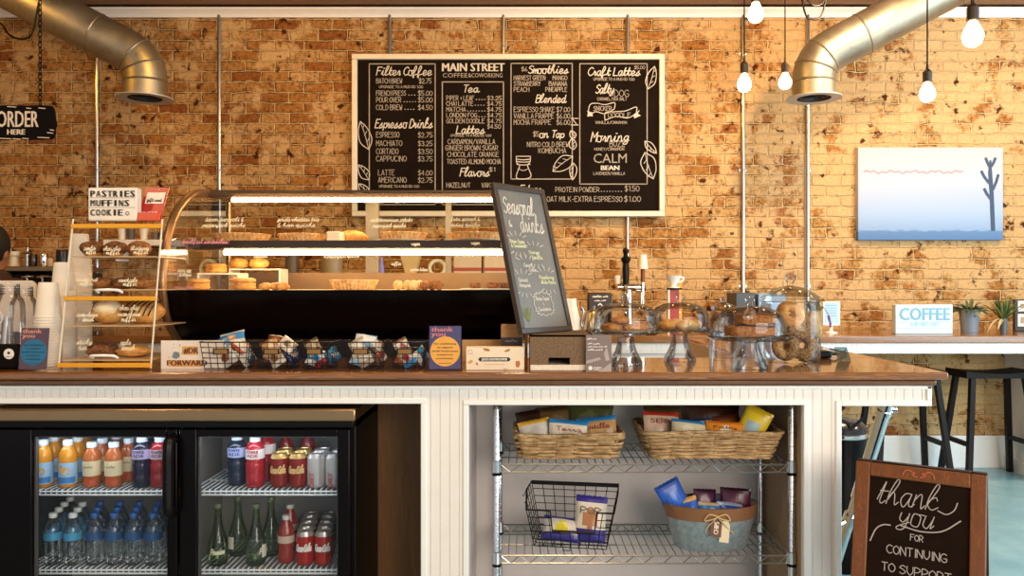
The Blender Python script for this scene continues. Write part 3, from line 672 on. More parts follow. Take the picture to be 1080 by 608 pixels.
# ================================================================== ORDER SIGN ON CHAINS
Y = 3.9; xr = sx(58, Y); z0, z1 = sz(147, Y), sz(111, Y); W = 0.52
t = thing('hanging_sign', 'black rustic sign reading ORDER HERE hanging on chains at the left edge', 'sign', (xr-W/2, Y, z1))
rn = random.Random(7); pts = [(xr-W, z0), (xr-W, z1)]
for i in range(9): pts.append((xr-W+0.05+i*(W-0.07)/8, z1+rn.uniform(-0.003, 0.003)))
for i in range(8): pts.append((xr+rn.uniform(-0.008, 0.004)-(0.012 if i in (0, 7) else 0), z1-0.01-(z1-z0-0.02)*i/7))
for i in range(8): pts.append((xr-0.03-i*(W-0.07)/8, z0+rn.uniform(-0.003, 0.003)))
m = MB(); m.prism([(a, Y, b) for a, b in pts], (0, 0, 0), (0, 0.02, 0)); m.build('board', 'black_matte', t)
F = frame((0, Y, 0)); k = Y/FOC; m = MB()
m.text('ORDER', F, sx(40.5, Y), sz(134, Y), 17*k, width=43.5*k, align='r', bold=0.002); m.build('order_lettering', plain('E3CDB0', 0.6), t); m = MB(); m.text('HERE', F, sx(8, Y), sz(142, Y), 5.5*k, width=18.5*k, bold=0.002); m.build('here_lettering', plain('E3CDB0', 0.6), t); m = MB()
for a, b, c_ in ((41, 48, 114), (28, 33, 114), (8, 17, 112.5), (40, 52, 145), (24, 30, 146), (50, 56, 140), (53, 57, 137), (0, 12, 146), (14, 22, 146.4)): m = MB(); m.ribbon(F, [(sx(a, Y), sz(c_, Y)), (sx(b, Y), sz(c_+0.6, Y))], 0.004); m.build('worn_mark', plain('E3CDB0', 0.6), t)
def chain(p, q, n):
    m = MB(); p, q = Vector(p), Vector(q); d = (q-p)/n; up = d.normalized(); s_ = Vector((1, 0, 0)); s_ = (s_-up*s_.dot(up)).normalized(); b_ = up.cross(s_)
    for i in range(n):
        c_ = p+d*(i+0.5); w = s_ if i % 2 else b_; L = d.length*0.66
        m.tube([c_+up*(L*math.cos(a))+w*(0.008*math.sin(a)) for a in [2*PI*j/8 for j in range(8)]], 0.0028, 5, closed=True)
    return m
xc = sx(41, Y)
chain((xc, Y+0.01, z1), (xc, Y+0.01, CEIL), 46).build('chain', plain('2A1E14', 0.4, 0.8), t)
chain((xr-W+0.08, Y+0.01, z1), (xr-W+0.08, Y+0.01, CEIL), 46).build('chain', plain('2A1E14', 0.4, 0.8), t)
m = MB(); m.tube(catmull([(sx(-12, Y), Y, sz(18, Y)), (sx(2, Y), Y, sz(26, Y)), (sx(9, Y), Y, sz(36, Y)), (sx(20, Y), Y, sz(41, Y)), (sx(32, Y), Y, sz(38, Y)), (sx(37, Y), Y, sz(22, Y)), (sx(41, Y), Y, sz(2, Y))], 6), 0.005, 6)
m.build('slack_chain', plain('2A1E14', 0.4, 0.8), t)
# ================================================================== CURVED GLASS BAKERY CASE
CASE = [(3.235, 1.192), (3.165, 1.25), (3.127, 1.306), (3.103, 1.397), (3.102, 1.46), (3.119, 1.534), (3.17, 1.652), (3.257, 1.746), (3.389, 1.815), (3.55, 1.836), (3.72, 1.840)]
CXL, CXR = -1.43, -0.005
CP = [(q.x, q.y) for q in catmull([(a, b, 0) for a, b in CASE], 5)]
def case_y(z):
    for (a, b), (c_, d) in zip(CP, CP[1:]):
        if b <= z <= d: return a+(c_-a)*(z-b)/max(1e-6, d-b)
    return CP[-1][0]
case = thing('bakery_case', 'long lit bakery display case with curved glass and black lower panel', 'display case', ((CXL+CXR)/2, 3.5, 0))
low = [p for p in CP if p[1] <= 1.398]; high = [p for p in CP if p[1] >= 1.396]
MB().grid(lambda u, v: Vector((CXL+0.012+(CXR-CXL-0.024)*u, *high[min(len(high)-1, int(v*(len(high)-1)+0.5))])), 1, len(high)-1).build('curved_glass', 'glass', case, angle=80)
m = MB(); lp = [(0, y, z) for y, z in low]+[(0, low[-1][0]+0.03, low[-1][1]), (0, low[0][0]+0.10, low[0][1])]
m.prism(lp, (CXL+0.01, 0, 0), (CXR-0.01, 0, 0)); m.build('front_panel', 'black_gloss', case, angle=50)
MB().box(CXL+0.01, CXR-0.01, 3.24, 3.80, 0.0, 1.19).build('base_cabinet', plain('1C110C', 0.5), case)
for X_ in (CXL, CXR):
    MB().tube([(X_, y, z) for y, z in CP]+[(X_, 3.80, 1.842), (X_, 3.80, 1.192)], 0.016, 8).build('end_frame', plain('B58A62', 0.35, 0.8), case, angle=60)
    s_ = -1 if X_ == CXL else 1
    MB().tube([(X_+0.012*s_, y-0.002, z) for y, z in CP], 0.007, 6).build('gasket', 'black', case, angle=60)
    q = MB(); q.add([(X_, y, z) for y, z in CP if z > 1.39]+[(X_, 3.80, 1.842), (X_, 3.80, 1.39)], [tuple(range(len([1 for p in CP if p[1] > 1.39])+2))]); q.build('end_glass', 'glass', case)
m = MB(); m.box(CXL, CXR, 3.56, 3.82, 1.843, 1.852); m.box(CXL+0.01, CXR-0.01, 3.54, 3.57, 1.828, 1.848); m.build('top_cover', plain('5E4A36', 0.35, 0.6), case, bevel=0.003)
tube_m = emit('FFD596', 30.0, 'case_light')
for (y, z, xa) in ((3.50, 1.800, sx(245, 3.5)), (3.335, 1.556, sx(236, 3.33))):
    m = MB(); m.tube([(xa, y, z), (sx(533, y), y, z)], 0.0105, 10); L_ = m.build('light_tube', tube_m, case)
    m = MB(); m.box(CXL+0.02, CXR-0.02, y+0.006, y+0.03, z+0.012, z+0.03); m.build('light_housing', plain('4A3828', 0.4), case)
m = MB(); m.box(CXL+0.015, CXR-0.015, 3.31, 3.74, 1.588, 1.600); m.build('glass_shelf', plain('B9A88A', 0.15, 0.3), case)
MB().box(CXL+0.015, CXR-0.015, 3.295, 3.315, 1.572, 1.606).build('shelf_edge', plain('33241A', 0.3, 0.3), case)
MB().box(CXL+0.015, CXR-0.015, 3.14, 3.76, 1.380, 1.396).build('deck', plain('EFE4CC', 0.35), case)
m = MB(); m.box(CXL, CXR, 3.77, 3.80, 1.39, 1.475); m.box(CXL, CXR, 3.77, 3.80, 1.82, 1.842); m.build('sliding_rail', plain('8A6B45', 0.4, 0.3), case)
for a, b, cc in ((386, 400, '8A8378'), (224, 230, '2A211A'), (236, 241, '2A211A'), (470, 476, '8A8378')):
    MB().box(sx(a, 3.785), sx(b, 3.785), 3.775, 3.795, 1.475, 1.83).build('sliding_stile', plain(cc, 0.5, 0.0), case)
MB().box(CXL+0.015, CXR-0.015, 3.783, 3.787, 1.475, 1.83).build('rear_glass', 'rear', case)
m = MB()
def CFr(u, v, w=0.0): return Vector((u, case_y(v)-0.003-w, v))
gl_m = [plain('F3E6C4', 0.8), plain('E39AA0', 0.8)]
def CT_(px, py, txt, w_, h, mi=0, tilt=0):
    m = MB()
    Y_ = 3.13 if py > 255 else 3.2
    z = sz(py, Y_); Y_ = case_y(z); m.hand(txt, CFr, sx(px, Y_), sz(py, Y_), h*Y_/FOC, 0.0026, 0, width=w_*Y_/FOC, gap=0.6, slant=0.1, w=0.001); m.build('glass_lettering', gl_m[mi], case)
CT_(217, 233.5, 'bacon, broccoli &', 40, 4); CT_(214, 239.5, 'pepperjack quiche', 45, 4)
CT_(293, 233.5, 'gouda-cheddar, brie', 44, 4); CT_(293, 239.5, '& ham quiche', 40, 4)
CT_(391, 234, 'mediterranean potato', 44, 4); CT_(393, 240, 'pepperjack quiche', 35, 4)
CT_(476, 233, 'feta, spinach &', 30, 4); CT_(476, 239, 'swiss quiche', 30, 4)
CT_(193, 257, 'breakfast sandwiches!', 48, 4.4, 1); CT_(268, 272, 'croissant', 14, 4); CT_(342, 272, '& pepperjack quiche', 37, 4)
CT_(188, 287, 'bacon, egg', 14, 3.4); CT_(190, 291.5, '& cheese', 12, 3.4); CT_(184, 305, 'croissants', 21, 4, 1)
CT_(433, 259, '*vegan', 10, 3.4); CT_(496, 258, '*vegan', 10, 3.4); CT_(480, 270.5, 'GF brownie bars', 42, 4.4); CT_(413, 280, 'muffin', 10, 3.4); CT_(441, 268.5, 'cookie', 12, 3.4); CT_(433, 286, 'scone bites', 18, 3.4)

# ---- baked goods
crust = speckle('baked_crust', 'C08040', 'F0CC90', 60, 0.7, bump=0.4)
golden = speckle('golden_bread', 'B8752F', 'E6B465', 22, 0.55, bump=0.25)
pale_b = speckle('pale_dough', 'D9AE6C', 'F0D6A0', 20, 0.7, bump=0.2)
brown_b = speckle('brown_crumb', '6A3A18', 'B5793A', 90, 0.85, bump=0.6)
choc = speckle('dark_choc_crumb', '40200E', '9A6230', 80, 0.8, bump=0.6)
custard = speckle('quiche_filling', 'C98A35', 'EBCB7B', 45, 0.6, bump=0.4)
seeded = speckle('seeded_crust', '5A4028', 'B08C58', 140, 0.85, lo=0.42, hi=0.55, bump=0.5)
china = plain('EDE6DA', 0.2)
def lump(seed, amp=0.12):
    rn = random.Random(seed); ph = [rn.uniform(0, 6.28) for _ in range(6)]
    return lambda a, b: amp*(math.sin(3*a+ph[0])*math.cos(2*b+ph[1])*0.5+math.sin(7*a+ph[2]+2*b)*0.3+math.sin(11*a+5*b+ph[3])*0.25)
SH = 1.6008; DK = 1.3968
def quiche(x, y, z, r, label, plate=True):
    if plate:
        pl = MB().lathe([(0, 0), (r*0.75, 0), (r*1.12, 0.012), (r*1.14, 0.015), (r*0.76, 0.006), (0, 0.005)], (x, y, z), 28).build('plate', china)
        tag(pl, 'white plate under the '+('third quiche on the upper case shelf' if x < -0.3 else 'rightmost quiche on the upper case shelf'), 'plate'); z += 0.006
    t = thing('quiche', label, 'quiche', (x, y, z), 'quiches in the bakery case')
    w = lambda a, b: 0.028*math.cos(34*a)
    MB().shell([(r*0.80, 0.0), (r*0.98, 0.034), (r*1.0, 0.040), (r*0.94, 0.042), (r*0.90, 0.030)], (x, y, z), 136, wob=w).lathe([(0, 0), (r*0.80, 0)], (x, y, z), 40).build('crust', crust, t, angle=70)
    q = MB(); rn = lump(int(x*999)); q.grid(lambda u, v: Vector((x+r*0.93*v*math.cos(2*PI*u), y+r*0.93*v*math.sin(2*PI*u), z+0.034+0.006*math.sin(9*u*6.28+v*7)*v+0.008*(1-v))), 30, 6, cu=True); q.build('filling', custard, t)
quiche(sx(254, 3.45), 3.46, SH, 0.125, 'whole quiche on the upper case shelf, leftmost of the four', False)
quiche(sx(318, 3.45), 3.46, SH, 0.105, 'quiche on the upper case shelf, second from the left', False)
quiche(sx(425, 3.45), 3.46, SH, 0.105, 'quiche on a white plate, third from the left on the upper case shelf')
quiche(sx(501, 3.45), 3.47, SH, 0.125, 'quiche on a white plate at the right end of the upper case shelf')
quiche(sx(374, 3.3), 3.29, DK, 0.10, 'low quiche lying on the case deck below the middle', False)
def bun(cls, x, y, z, r, mat_, label, k=(1, 1, 0.6), cat='bun', group=None, seed=1, amp=0.1):
    o = MB().ball((x, y, z+r*k[2]*0.97), r, 20, 0, k, lump(seed, amp)).build(cls, mat_); tag(o, label, cat, group); return o
tag(MB().box(sx(345, 3.4), sx(360, 3.4), 3.38, 3.47, SH+0.001, SH+0.05).build('cheese_block', plain('EFE2C6', 0.6), bevel=0.008), 'pale block of cheese between the quiches on the upper case shelf', 'cheese')
bun('bread_loaf', sx(371, 3.5), 3.52, SH, 0.045, golden, 'golden bread roll behind the pale block on the upper case shelf', (1.5, 0.9, 0.7), 'bread', seed=4)
def riser(x0, x1, y0, y1, z, h, label):
    m = MB(); th = 0.006; m.box(x0, x1, y0, y1, z+h-th, z+h); m.box(x0, x0+th, y0, y1, z, z+h-th); m.box(x1-th, x1, y0, y1, z, z+h-th)
    tag(m.build('acrylic_riser', plain('F0E6D2', 0.2)), label, 'riser')
riser(sx(206, 3.36), sx(250, 3.36), 3.38, 3.5, DK, 0.072, 'small clear riser at the left end of the case deck')
riser(sx(236, 3.44), sx(291, 3.44), 3.50, 3.62, DK, 0.093, 'taller clear riser behind the bagel sandwiches')
def bagel(x, y, z, R_, r, mat_, label, rot=None, group=None, split=False):
    t = thing('bagel', label, 'bagel', (x, y, z), group)
    lm = lump(int(R_*9000+x*77), 0.12)
    def tor(z0, z1):
        return MB().grid(lambda u, v: Vector((x+(R_+r*math.cos(2*PI*v)*(1+lm(u*6, v*6)*0.3))*math.cos(2*PI*u), y+(R_+r*math.cos(2*PI*v))*math.sin(2*PI*u), z+z0+(z1-z0)*0.5*(1+math.sin(2*PI*v)))), 28, 14, cu=True)
    if split:
        tor(0, r*0.9).build('bottom_half', mat_, t); tor(r*1.15, r*2.1).build('top_half', mat_, t); MB().lathe([(0, r*0.8), (R_+r*0.8, r*0.8), (R_+r*0.85, r*1.2), (0, r*1.2)], (x, y, z), 20, wob=lambda a, b: 0.05*math.sin(7*a)).build('filling', speckle('sandwich_filling', 'B4552B', 'E8C05A', 40, 0.6), t)
    else: tor(0, r*2).build('ring', mat_, t)
    if rot is not None: t.rotation_euler = rot
    return t
YD = 3.28
bagel(sx(209, YD), YD, DK, 0.026, 0.022, golden, 'bagel sandwich at the left front of the case deck', split=True)
bagel(sx(257, YD), YD-0.01, DK, 0.030, 0.024, golden, 'bagel sandwich in front of the white riser on the case deck', split=True)
bagel(sx(228, 3.44), 3.44, DK+0.072, 0.027, 0.02, golden, 'bagel sandwich on top of the small riser in the case', split=True)
for i, (p, lb) in enumerate(((252, 'left half of the golden croissant pair on the tall riser'), (273, 'right half of the golden croissant pair on the tall riser'))):
    t = thing('croissant', lb, 'croissant', (sx(p, 3.54), 3.55, DK+0.094)); q = MB(); a = [Vector((sx(p, 3.54)+0.036*math.sin(s*1.3), 3.56-0.035*math.cos(s*1.6), DK+0.094+0.024)) for s in [j/6-1 for j in range(13)]]
    q.tube(a, [0.008, 0.015, 0.019, 0.021, 0.025, 0.024, 0.028, 0.024, 0.025, 0.021, 0.019, 0.015, 0.008], 12); q.build('roll', golden, t, angle=80)
for i in range(3):
    bun('scone', sx(282+i*9, 3.24), 3.22+0.02*(i % 2), DK, 0.027, golden, ('left', 'middle', 'right')[i]+' scone of the three golden scones on the case deck', (1, 0.9, 0.55), 'scone', 'scones in the case', i+3, 0.2)
mlab = ('pale muffin at the left end of the muffin row on the case deck', 'pale muffin second from the left in the case deck row', 'pale muffin third from the left in the case deck row', 'pale muffin at the centre front of the case deck row', 'brown muffin third from the right in the case deck row', 'brown muffin second from the right in the case deck row', 'brown muffin at the right end of the case deck row')
for i, p in enumerate((421, 430, 437, 442, 449, 456, 464)):
    bun('small_muffin', sx(p, 3.25), 3.22+0.035*(i % 2), DK, 0.021, pale_b if i < 4 else brown_b, mlab[i], (1, 1, 0.95), 'muffin', 'small muffins on the case deck', i+11, 0.12)
tray = MB(); tray.box(sx(487, 3.28), sx(545, 3.28), 3.2, 3.38, DK+0.0005, DK+0.006); tag(tray.build('white_tray', china, bevel=0.002), 'white tray under the brownie bars at the right of the case deck', 'tray')
for i, p in enumerate((502, 520, 533)):
    tag(MB().box(sx(p, 3.27)-0.024, sx(p, 3.27)+0.024, 3.24+0.03*(i % 2), 3.295+0.03*(i % 2), DK+0.006, DK+0.031).build('brownie_bar', brown_b, bevel=0.006), ('left', 'middle', 'right')[i]+' brownie bar on the white tray in the case', 'brownie', 'brownie bars on the tray')

# ================================================================== ACRYLIC PASTRY CABINET (left)
AXL, AXR, AY, AB = -1.637, -1.311, 2.75, 3.05
pc = thing('pastry_cabinet', 'clear acrylic pastry cabinet with yellow strips at the counter left', 'pastry cabinet', ((AXL+AXR)/2, (AY+AB)/2, CT))
AH = 0.54
def ayf(z): return AY+0.09*(z-CT)/AH
m = MB(); e = 0.004
for x in (AXL, AXR): m.prism([(x, AY, CT+0.002), (x, AB, CT+0.002), (x, AB, CT+AH), (x, AY+0.09, CT+AH)], (-e/2, 0, 0), (e/2, 0, 0))
m.box(AXL, AXR, AB-e, AB, CT+0.002, CT+AH); m.box(AXL, AXR, AY+0.09, AB, CT+AH-e, CT+AH); m.box(AXL, AXR, AY, AB, CT+0.001, CT+0.006)
m.build('acrylic_body', 'acrylic', pc)
LV = [CT+0.035, CT+0.155, CT+0.285, CT+0.405]
for z in LV[1:]: MB().box(AXL+0.004, AXR-0.004, ayf(z)+0.01, AB-0.005, z-0.005, z-0.001).build('acrylic_shelf', plain('C9A878', 0.3), pc)
MB().box(AXL+0.004, AXR-0.004, AY+0.01, AB-0.005, LV[0]-0.005, LV[0]-0.001).build('acrylic_shelf', plain('C9A878', 0.3), pc)
for py in (238, 315, 384):
    z = sz(py, 2.8); MB().box(AXL-0.002, AXR+0.002, ayf(z)-0.010, ayf(z)+0.004, z-0.008, z+0.008).build('yellow_strip', 'yellow', pc, bevel=0.002)
for x in (AXL, AXR): MB().tube([(x, AY-0.001, CT+0.004), (x, AY+0.089, CT+AH)], 0.0032, 6).build('edge_rod', plain('E8DCC4', 0.2), pc)
for (p0, p1, py) in ((104, 129, 307), (98, 124, 375)):
    z = sz(py, 2.79); y = ayf(z); MB().tube(catmull([(sx(p0, y), y, z-0.006), (sx(p0+2, y), y-0.02, z+0.003), (sx(p1-3, y), y-0.02, z+0.003), (sx(p1, y), y, z-0.006)], 5), 0.005, 8).build('handle', 'white_gloss', pc)
for (z0, z1) in ((CT+0.045, CT+0.27), (CT+0.295, CT+0.50)):
    MB().add([(AXL+0.01, ayf(z0)-0.004, z0), (AXR-0.01, ayf(z0)-0.004, z0), (AXR-0.01, ayf(z1)-0.004, z1), (AXL+0.01, ayf(z1)-0.004, z1)], [(0, 1, 2, 3)]).build('flap_door', 'acrylic', pc)
m = MB()
def AF(u, v, w=0): return Vector((u, ayf(v)-0.006-w, v))
def AT(px, py, txt, w_, h=4):
    m = MB(); Y_ = ayf(sz(py, 2.8)); m.hand(txt, AF, sx(px, Y_), sz(py, Y_), h*Y_/FOC, 0.0019, width=w_*Y_/FOC, gap=0.6, slant=0.12); m.build('cabinet_lettering', plain('F3E6C4', 0.8), pc)
AT(90, 264, 'pumpkin', 12); AT(92, 268, 'muffin', 10); AT(110, 264.5, 'choc. chip', 18); AT(113, 268.5, 'muffin', 14); AT(139, 264, 'blueberry', 19); AT(142, 268, 'muffin', 15)
AT(82, 297, 'banana nut', 22); AT(85, 301, 'muffin', 14); AT(126, 297.5, 'carrot cake', 20); AT(131, 301.5, 'muffin', 14)
AT(82, 334, 'cream cheese', 22); AT(88, 339, 'danish', 12); AT(127, 327, 'choc. chip', 20, 4.4); AT(125, 333.5, 'cream-cheese', 24, 4.4); AT(129, 339, 'muffin', 15, 4.4)
AT(82, 363, 'sticky', 16, 4.6); AT(84, 369, 'bun', 9, 4.6); AT(128, 363.5, 'apple', 11, 4.6); AT(129, 369, 'danish', 14, 4.6)
def muffin(x, y, z, r, top_m, label, group='muffins in the acrylic cabinet'):
    t = thing('muffin', label, 'muffin', (x, y, z), group)
    MB().lathe([(r*0.62, 0), (r*0.86, r*0.75)], (x, y, z), 36, wob=lambda a, b: 0.03*math.cos(18*a)).build('paper_cup', speckle('muffin_side', 'A3642C', 'C98A44', 30), t, angle=60)
    MB().ball((x, y, z+r*0.82), r*1.08, 24, 0, (1, 1, 0.62), lump(int(x*771+z*99), 0.16)).build('muffin_top', top_m, t)
z = LV[3]
for i, p in enumerate((99, 123.5, 148)): muffin(sx(p, 2.93), 2.92, z, 0.0385, choc if i != 2 else brown_b, ('left', 'middle', 'right')[i]+' muffin on the top tier of the acrylic cabinet')
z = LV[2]
for i, p in enumerate((105, 127, 145)):
    bun('cake_slice', sx(p, 2.9), 2.92, z, 0.038, brown_b if i != 1 else choc, ('left', 'middle', 'right')[i]+' brown cake piece on the second tier of the acrylic cabinet', (1.0, 1.0, 0.55), 'cake', 'cake pieces on the second tier', i+31, 0.16)
z = LV[1]
t = thing('iced_bun', 'large round bun with pale icing in the acrylic cabinet', 'bun', (sx(109, 2.86), 2.9, z))
MB().ball((sx(109, 2.86), 2.9, z+0.042), 0.056, 24, 0, (1.05, 1, 0.75), lump(5, 0.05)).build('dough', golden, t)
q = MB(); c_ = Vector((sx(109, 2.86)+0.003, 2.885, z+0.055)); q.ball(c_, 0.050, 24, 0, (1, 0.9, 0.66), lump(9, 0.08)); q.build('icing', plain('F0D9AE', 0.5), t)
t = thing('danish', 'big golden danish striped with chocolate in the acrylic cabinet', 'danish', (sx(147, 2.88), 2.92, z))
cx_ = sx(147, 2.88); MB().ball((cx_, 2.92, z+0.042), 0.062, 24, 0, (1.1, 0.9, 0.7), lump(15, 0.12)).build('dough', golden, t)
q = MB()
for i in range(6):
    a = -0.05+i*0.02; q.tube(catmull([(cx_+a-0.012, 2.868, z+0.03), (cx_+a, 2.862, z+0.05), (cx_+a+0.01, 2.88, z+0.075), (cx_+a+0.016, 2.92, z+0.088)], 4), 0.0028, 5)
q.build('chocolate_drizzle', plain('3A1A0C', 0.4), t)
z = LV[0]
bun('sticky_bun', sx(104, 2.83), 2.86, z, 0.042, choc, 'dark glazed sticky bun at the bottom left of the acrylic cabinet', (1.3, 1, 0.65), 'bun', seed=41, amp=0.2)
bun('apple_danish', sx(138, 2.83), 2.86, z, 0.045, golden, 'golden apple danish at the bottom right of the acrylic cabinet', (1.35, 1, 0.5), 'danish', seed=42, amp=0.15)

# letter lightbox and red gift card holder on the cabinet
ZB = CT+AH
Y = 2.93; t = thing('letter_lightbox', 'white letter board reading PASTRIES MUFFINS COOKIE on the acrylic cabinet', 'sign', (sx(118.5, Y), Y+0.02, ZB))
x0, x1 = sx(93, Y), sx(144, Y); z1 = sz(198, Y); MB().box(x0, x1, Y, Y+0.04, ZB+0.0005, z1).build('panel', plain('EFE6D6', 0.5), t, bevel=0.003)
F = frame((0, Y, 0)); m = MB(); k = Y/FOC
for txt, py, a, b in (('PASTRIES', 207.8, 95, 143), ('MUFFINS', 217.6, 95, 137), ('COOKIE', 227.6, 95, 130)):
    n_ = len(txt)
    for i, chx in enumerate(txt): m.text(chx, F, sx(a+(b-a)*(i+0.5)/n_, Y), sz(py, Y), 6.6*k, width=(1.4 if chx == 'I' else 4.2)*k, align='c', bold=0.0022)
for i in range(13): a = 2*PI*i/12; 
m.ribbon(F, [(sx(134.5, Y)+0.007*math.cos(2*PI*i/16), sz(225.3, Y)+0.007*math.sin(2*PI*i/16)) for i in range(17)], 0.0018)
m.disc(F, sx(133.7, Y), sz(224.8, Y), 0.001); m.disc(F, sx(135.3, Y), sz(224.8, Y), 0.001); m.ribbon(F, [(sx(133.4, Y), sz(226, Y)), (sx(134.5, Y), sz(226.7, Y)), (sx(135.6, Y), sz(226, Y))], 0.0012)
m.build('letters', plain('2B1712', 0.6), t)
m = MB()
for py in (208.8, 219): m.rect(F, x0+0.004, x1-0.004, sz(py+0.3, Y), sz(py-0.3, Y), 0.001)
m.build('letter_rail', plain('B9AE9C', 0.5), t)
Y = 2.96; t = thing('gift_card_holder', 'red tilted gift card holder with a white card on the acrylic cabinet', 'card holder', (sx(158, Y), Y, ZB))
def GF(u, v, w=0): return Vector((u+v*0.10, Y+v*0.30-w, ZB+0.001+v*0.955))
x0, x1 = sx(144.5, Y), sx(169, Y); hh = (sz(196.5, Y)-ZB)*1.04
m = MB(); m.box(x0, x1, 0, 0.006, 0, hh, fr=lambda u, v, w: GF(u, v, -w)); m.build('backing', plain('B32A1C', 0.35), t)
m = MB(); m.box(x0, x1, 0.004, 0.03, 0, 0.034, fr=lambda u, v, w: GF(u, v, w)); m.build('pocket', plain('C23A24', 0.3), t, bevel=0.002)
m = MB(); m.rect(GF, x0+0.012, x1-0.006, hh*0.52, hh*0.85, 0.002); m.hand('gift card', GF, x0+0.019, hh*0.58, 0.013, 0.0022, 1, width=0.055, w=0.003); m.hand('*', GF, x0+0.05, hh*0.9, 0.01, 0.003)
m.scribble(GF, x0+0.012, x1-0.02, 0.036, 0.004, 0.0015, w=0.004); m.build('card', [plain('F0E2D2', 0.6), plain('3A2018', 0.6)], t)

# ================================================================== PAPER CUP STACKS
cup_m = plain('EFE3D0', 0.75, var=0.02)
prof = [(0.0, 0.128), (0.0285, 0.128), (0.031, 0.1295), (0.0325, 0.126), (0.0435, 0.006), (0.0455, 0.006), (0.0468, 0.003), (0.0455, 0.0), (0.0433, 0.0), (0.0323, 0.122), (0.0, 0.122)]
cup0 = None
def stack(px, Y, py_top, where):
    global cup0
    x = sx(px, Y); ztop = sz(py_top, Y); n = int((ztop-CT-0.129)/0.0105)+1
    for i in range(n):
        z = CT+0.0005+i*(ztop-CT-0.13)/(n-1); lb = ('topmost upside-down white paper cup of the ' if i == n-1 else 'white paper cup nested in the ')+where
        if cup0 is None:
            cup0 = MB().lathe(prof, (0, 0, 0), 24).build('paper_cup', cup_m, angle=50); cup0['category'] = 'cup'; c_ = cup0
        else: c_ = dup(cup0, (0, 0, 0))
        c_.location = (x, Y, z); c_['label'] = lb; c_['group'] = 'cups in the '+where
stack(51, 2.87, 298, 'shortest cup stack nearest the counter edge')
stack(67, 2.99, 277, 'middle cup stack left of the acrylic cabinet')
stack(84, 3.12, 247, 'tallest cup stack behind the acrylic cabinet')

# ================================================================== LEFT END: GLASS JARS, SIGN
def big_jar(px, Y, r, h, label, front):
    x = sx(px, Y); t = thing('glass_jar', label, 'jar', (x, Y, CT))
    MB().lathe([(0, 0.006), (r*0.9, 0.003), (r, 0.02), (r*1.02, h*0.6), (r*1.0, h*0.74), (r*0.9, h*0.81), (r*0.68, h*0.86), (r*0.64, h*0.98), (r*0.68, h)], (x, Y, CT+0.001), 28).build('glass_body', 'jar', t)
    q = MB()
    for i in range(4): q.shell([(r*0.66, h*(0.87+i*0.03)), (r*0.70, h*(0.88+i*0.03)), (r*0.66, h*(0.89+i*0.03))], (x, Y, CT+0.001), 28)
    q.build('screw_thread', 'jar', t)
    if front:
        F = cyl_frame((x, Y, CT), r*1.03); s = MB(); s.disc(F, -0.018, h*0.60, 0.030); s.disc(F, -0.018, h*0.63, 0.007, 0.002, 1); s.scribble(F, -0.036, 0.002, h*0.56, 0.004, 0.0016, 1, 0.002); s.disc(F, -0.012, h*0.37, 0.016); s.disc(F, -0.012, h*0.38, 0.005, 0.002, 1); s.build('round_sticker', ['paper', plain('3A2018', 0.6)], t)
        MB().lathe([(0, 0.008), (r*0.93, 0.008), (r*0.95, h*0.22), (0, h*0.20)], (x, Y, CT+0.001), 24).build('coffee_beans', speckle('coffee_beans', '1E0F08', '4A2A16', 90, 0.5, bump=0.6), t)
big_jar(10, 2.88, 0.050, 0.302, 'large glass jar with white round sticker at the left counter end', True)
big_jar(25, 3.0, 0.048, 0.292, 'second glass jar standing behind the stickered jar', False)
Y = 2.74; t = thing('coffee_bag', 'black coffee bag with a white round sticker at the far left', 'coffee bag', (sx(2, Y), Y, CT)); x0, x1 = sx(-22, Y), sx(18, Y); z1 = sz(364, Y)
MB().box(x0, x1, Y, Y+0.06, CT+0.0005, z1).build('bag', 'black_matte', t, bevel=0.012)
F = frame((0, Y, 0)); m = MB(); m.disc(F, sx(9.5, Y), sz(373.5, Y), 0.0185); m.disc(F, sx(9.5, Y), sz(372.5, Y), 0.005, 0.002, 1); m.scribble(F, sx(6, Y), sx(13, Y), sz(377, Y), 0.004, 0.0014, 1, 0.002); m.build('sticker', ['paper', plain('3A2018', 0.6)], t)
def thanks_sign(px0, px1, py0, py1, Y, bgc, cc, tc, label, lines):
    x0, x1 = sx(px0, Y), sx(px1, Y); z1 = sz(py0, Y); t = thing('acrylic_sign', label, 'sign', ((x0+x1)/2, Y, CT))
    lean = 0.12
    def F(u, v, w=0): return Vector((u, Y+v*lean-w, CT+0.004+v))
    h = z1-CT-0.004; m = MB(); m.box(x0, x1, -0.002, 0.0, 0, h, fr=lambda u, v, w: F(u, v, w)); m.build('printed_card', plain(bgc, 0.4), t)
    m = MB(); m.box(x0-0.006, x1+0.006, 0.0015, 0.004, -0.002, h+0.006, fr=lambda u, v, w: F(u, v, w)); m.box(x0-0.006, x1+0.006, -0.075, 0.02, -0.0035, -0.0005, fr=lambda u, v, w: Vector((u, Y-w, CT+0.004+v)))
    m.build('acrylic_holder', 'acrylic', t)
    W = x1-x0; m = MB(); m.disc(F, (x0+x1)/2+W*0.0, h*0.41, W*0.47, 0.0006, 0, 36); m.build('circle', plain(cc, 0.4), t)
    m = MB(); m.text('thank', F, x0+W*0.06, h*0.875, h*0.10, width=W*0.68, bold=0.0008, w=0.001); m.text('you', F, x0+W*0.06, h*0.765, h*0.10, width=W*0.44, bold=0.0008, w=0.001)
    m.build('heading', plain(tc, 0.5), t)
    m = MB()
    for i, (s_, w_) in enumerate(lines): m.text(s_, F, (x0+x1)/2, h*(0.57-i*0.085), h*0.042, width=W*w_, align='c', bold=0.0003, w=0.0012)
    m.rect(F, (x0+x1)/2-W*0.2, (x0+x1)/2+W*0.2, h*0.13, h*0.14, 0.0012)
    m.build('message', plain('2E2140', 0.5), t)
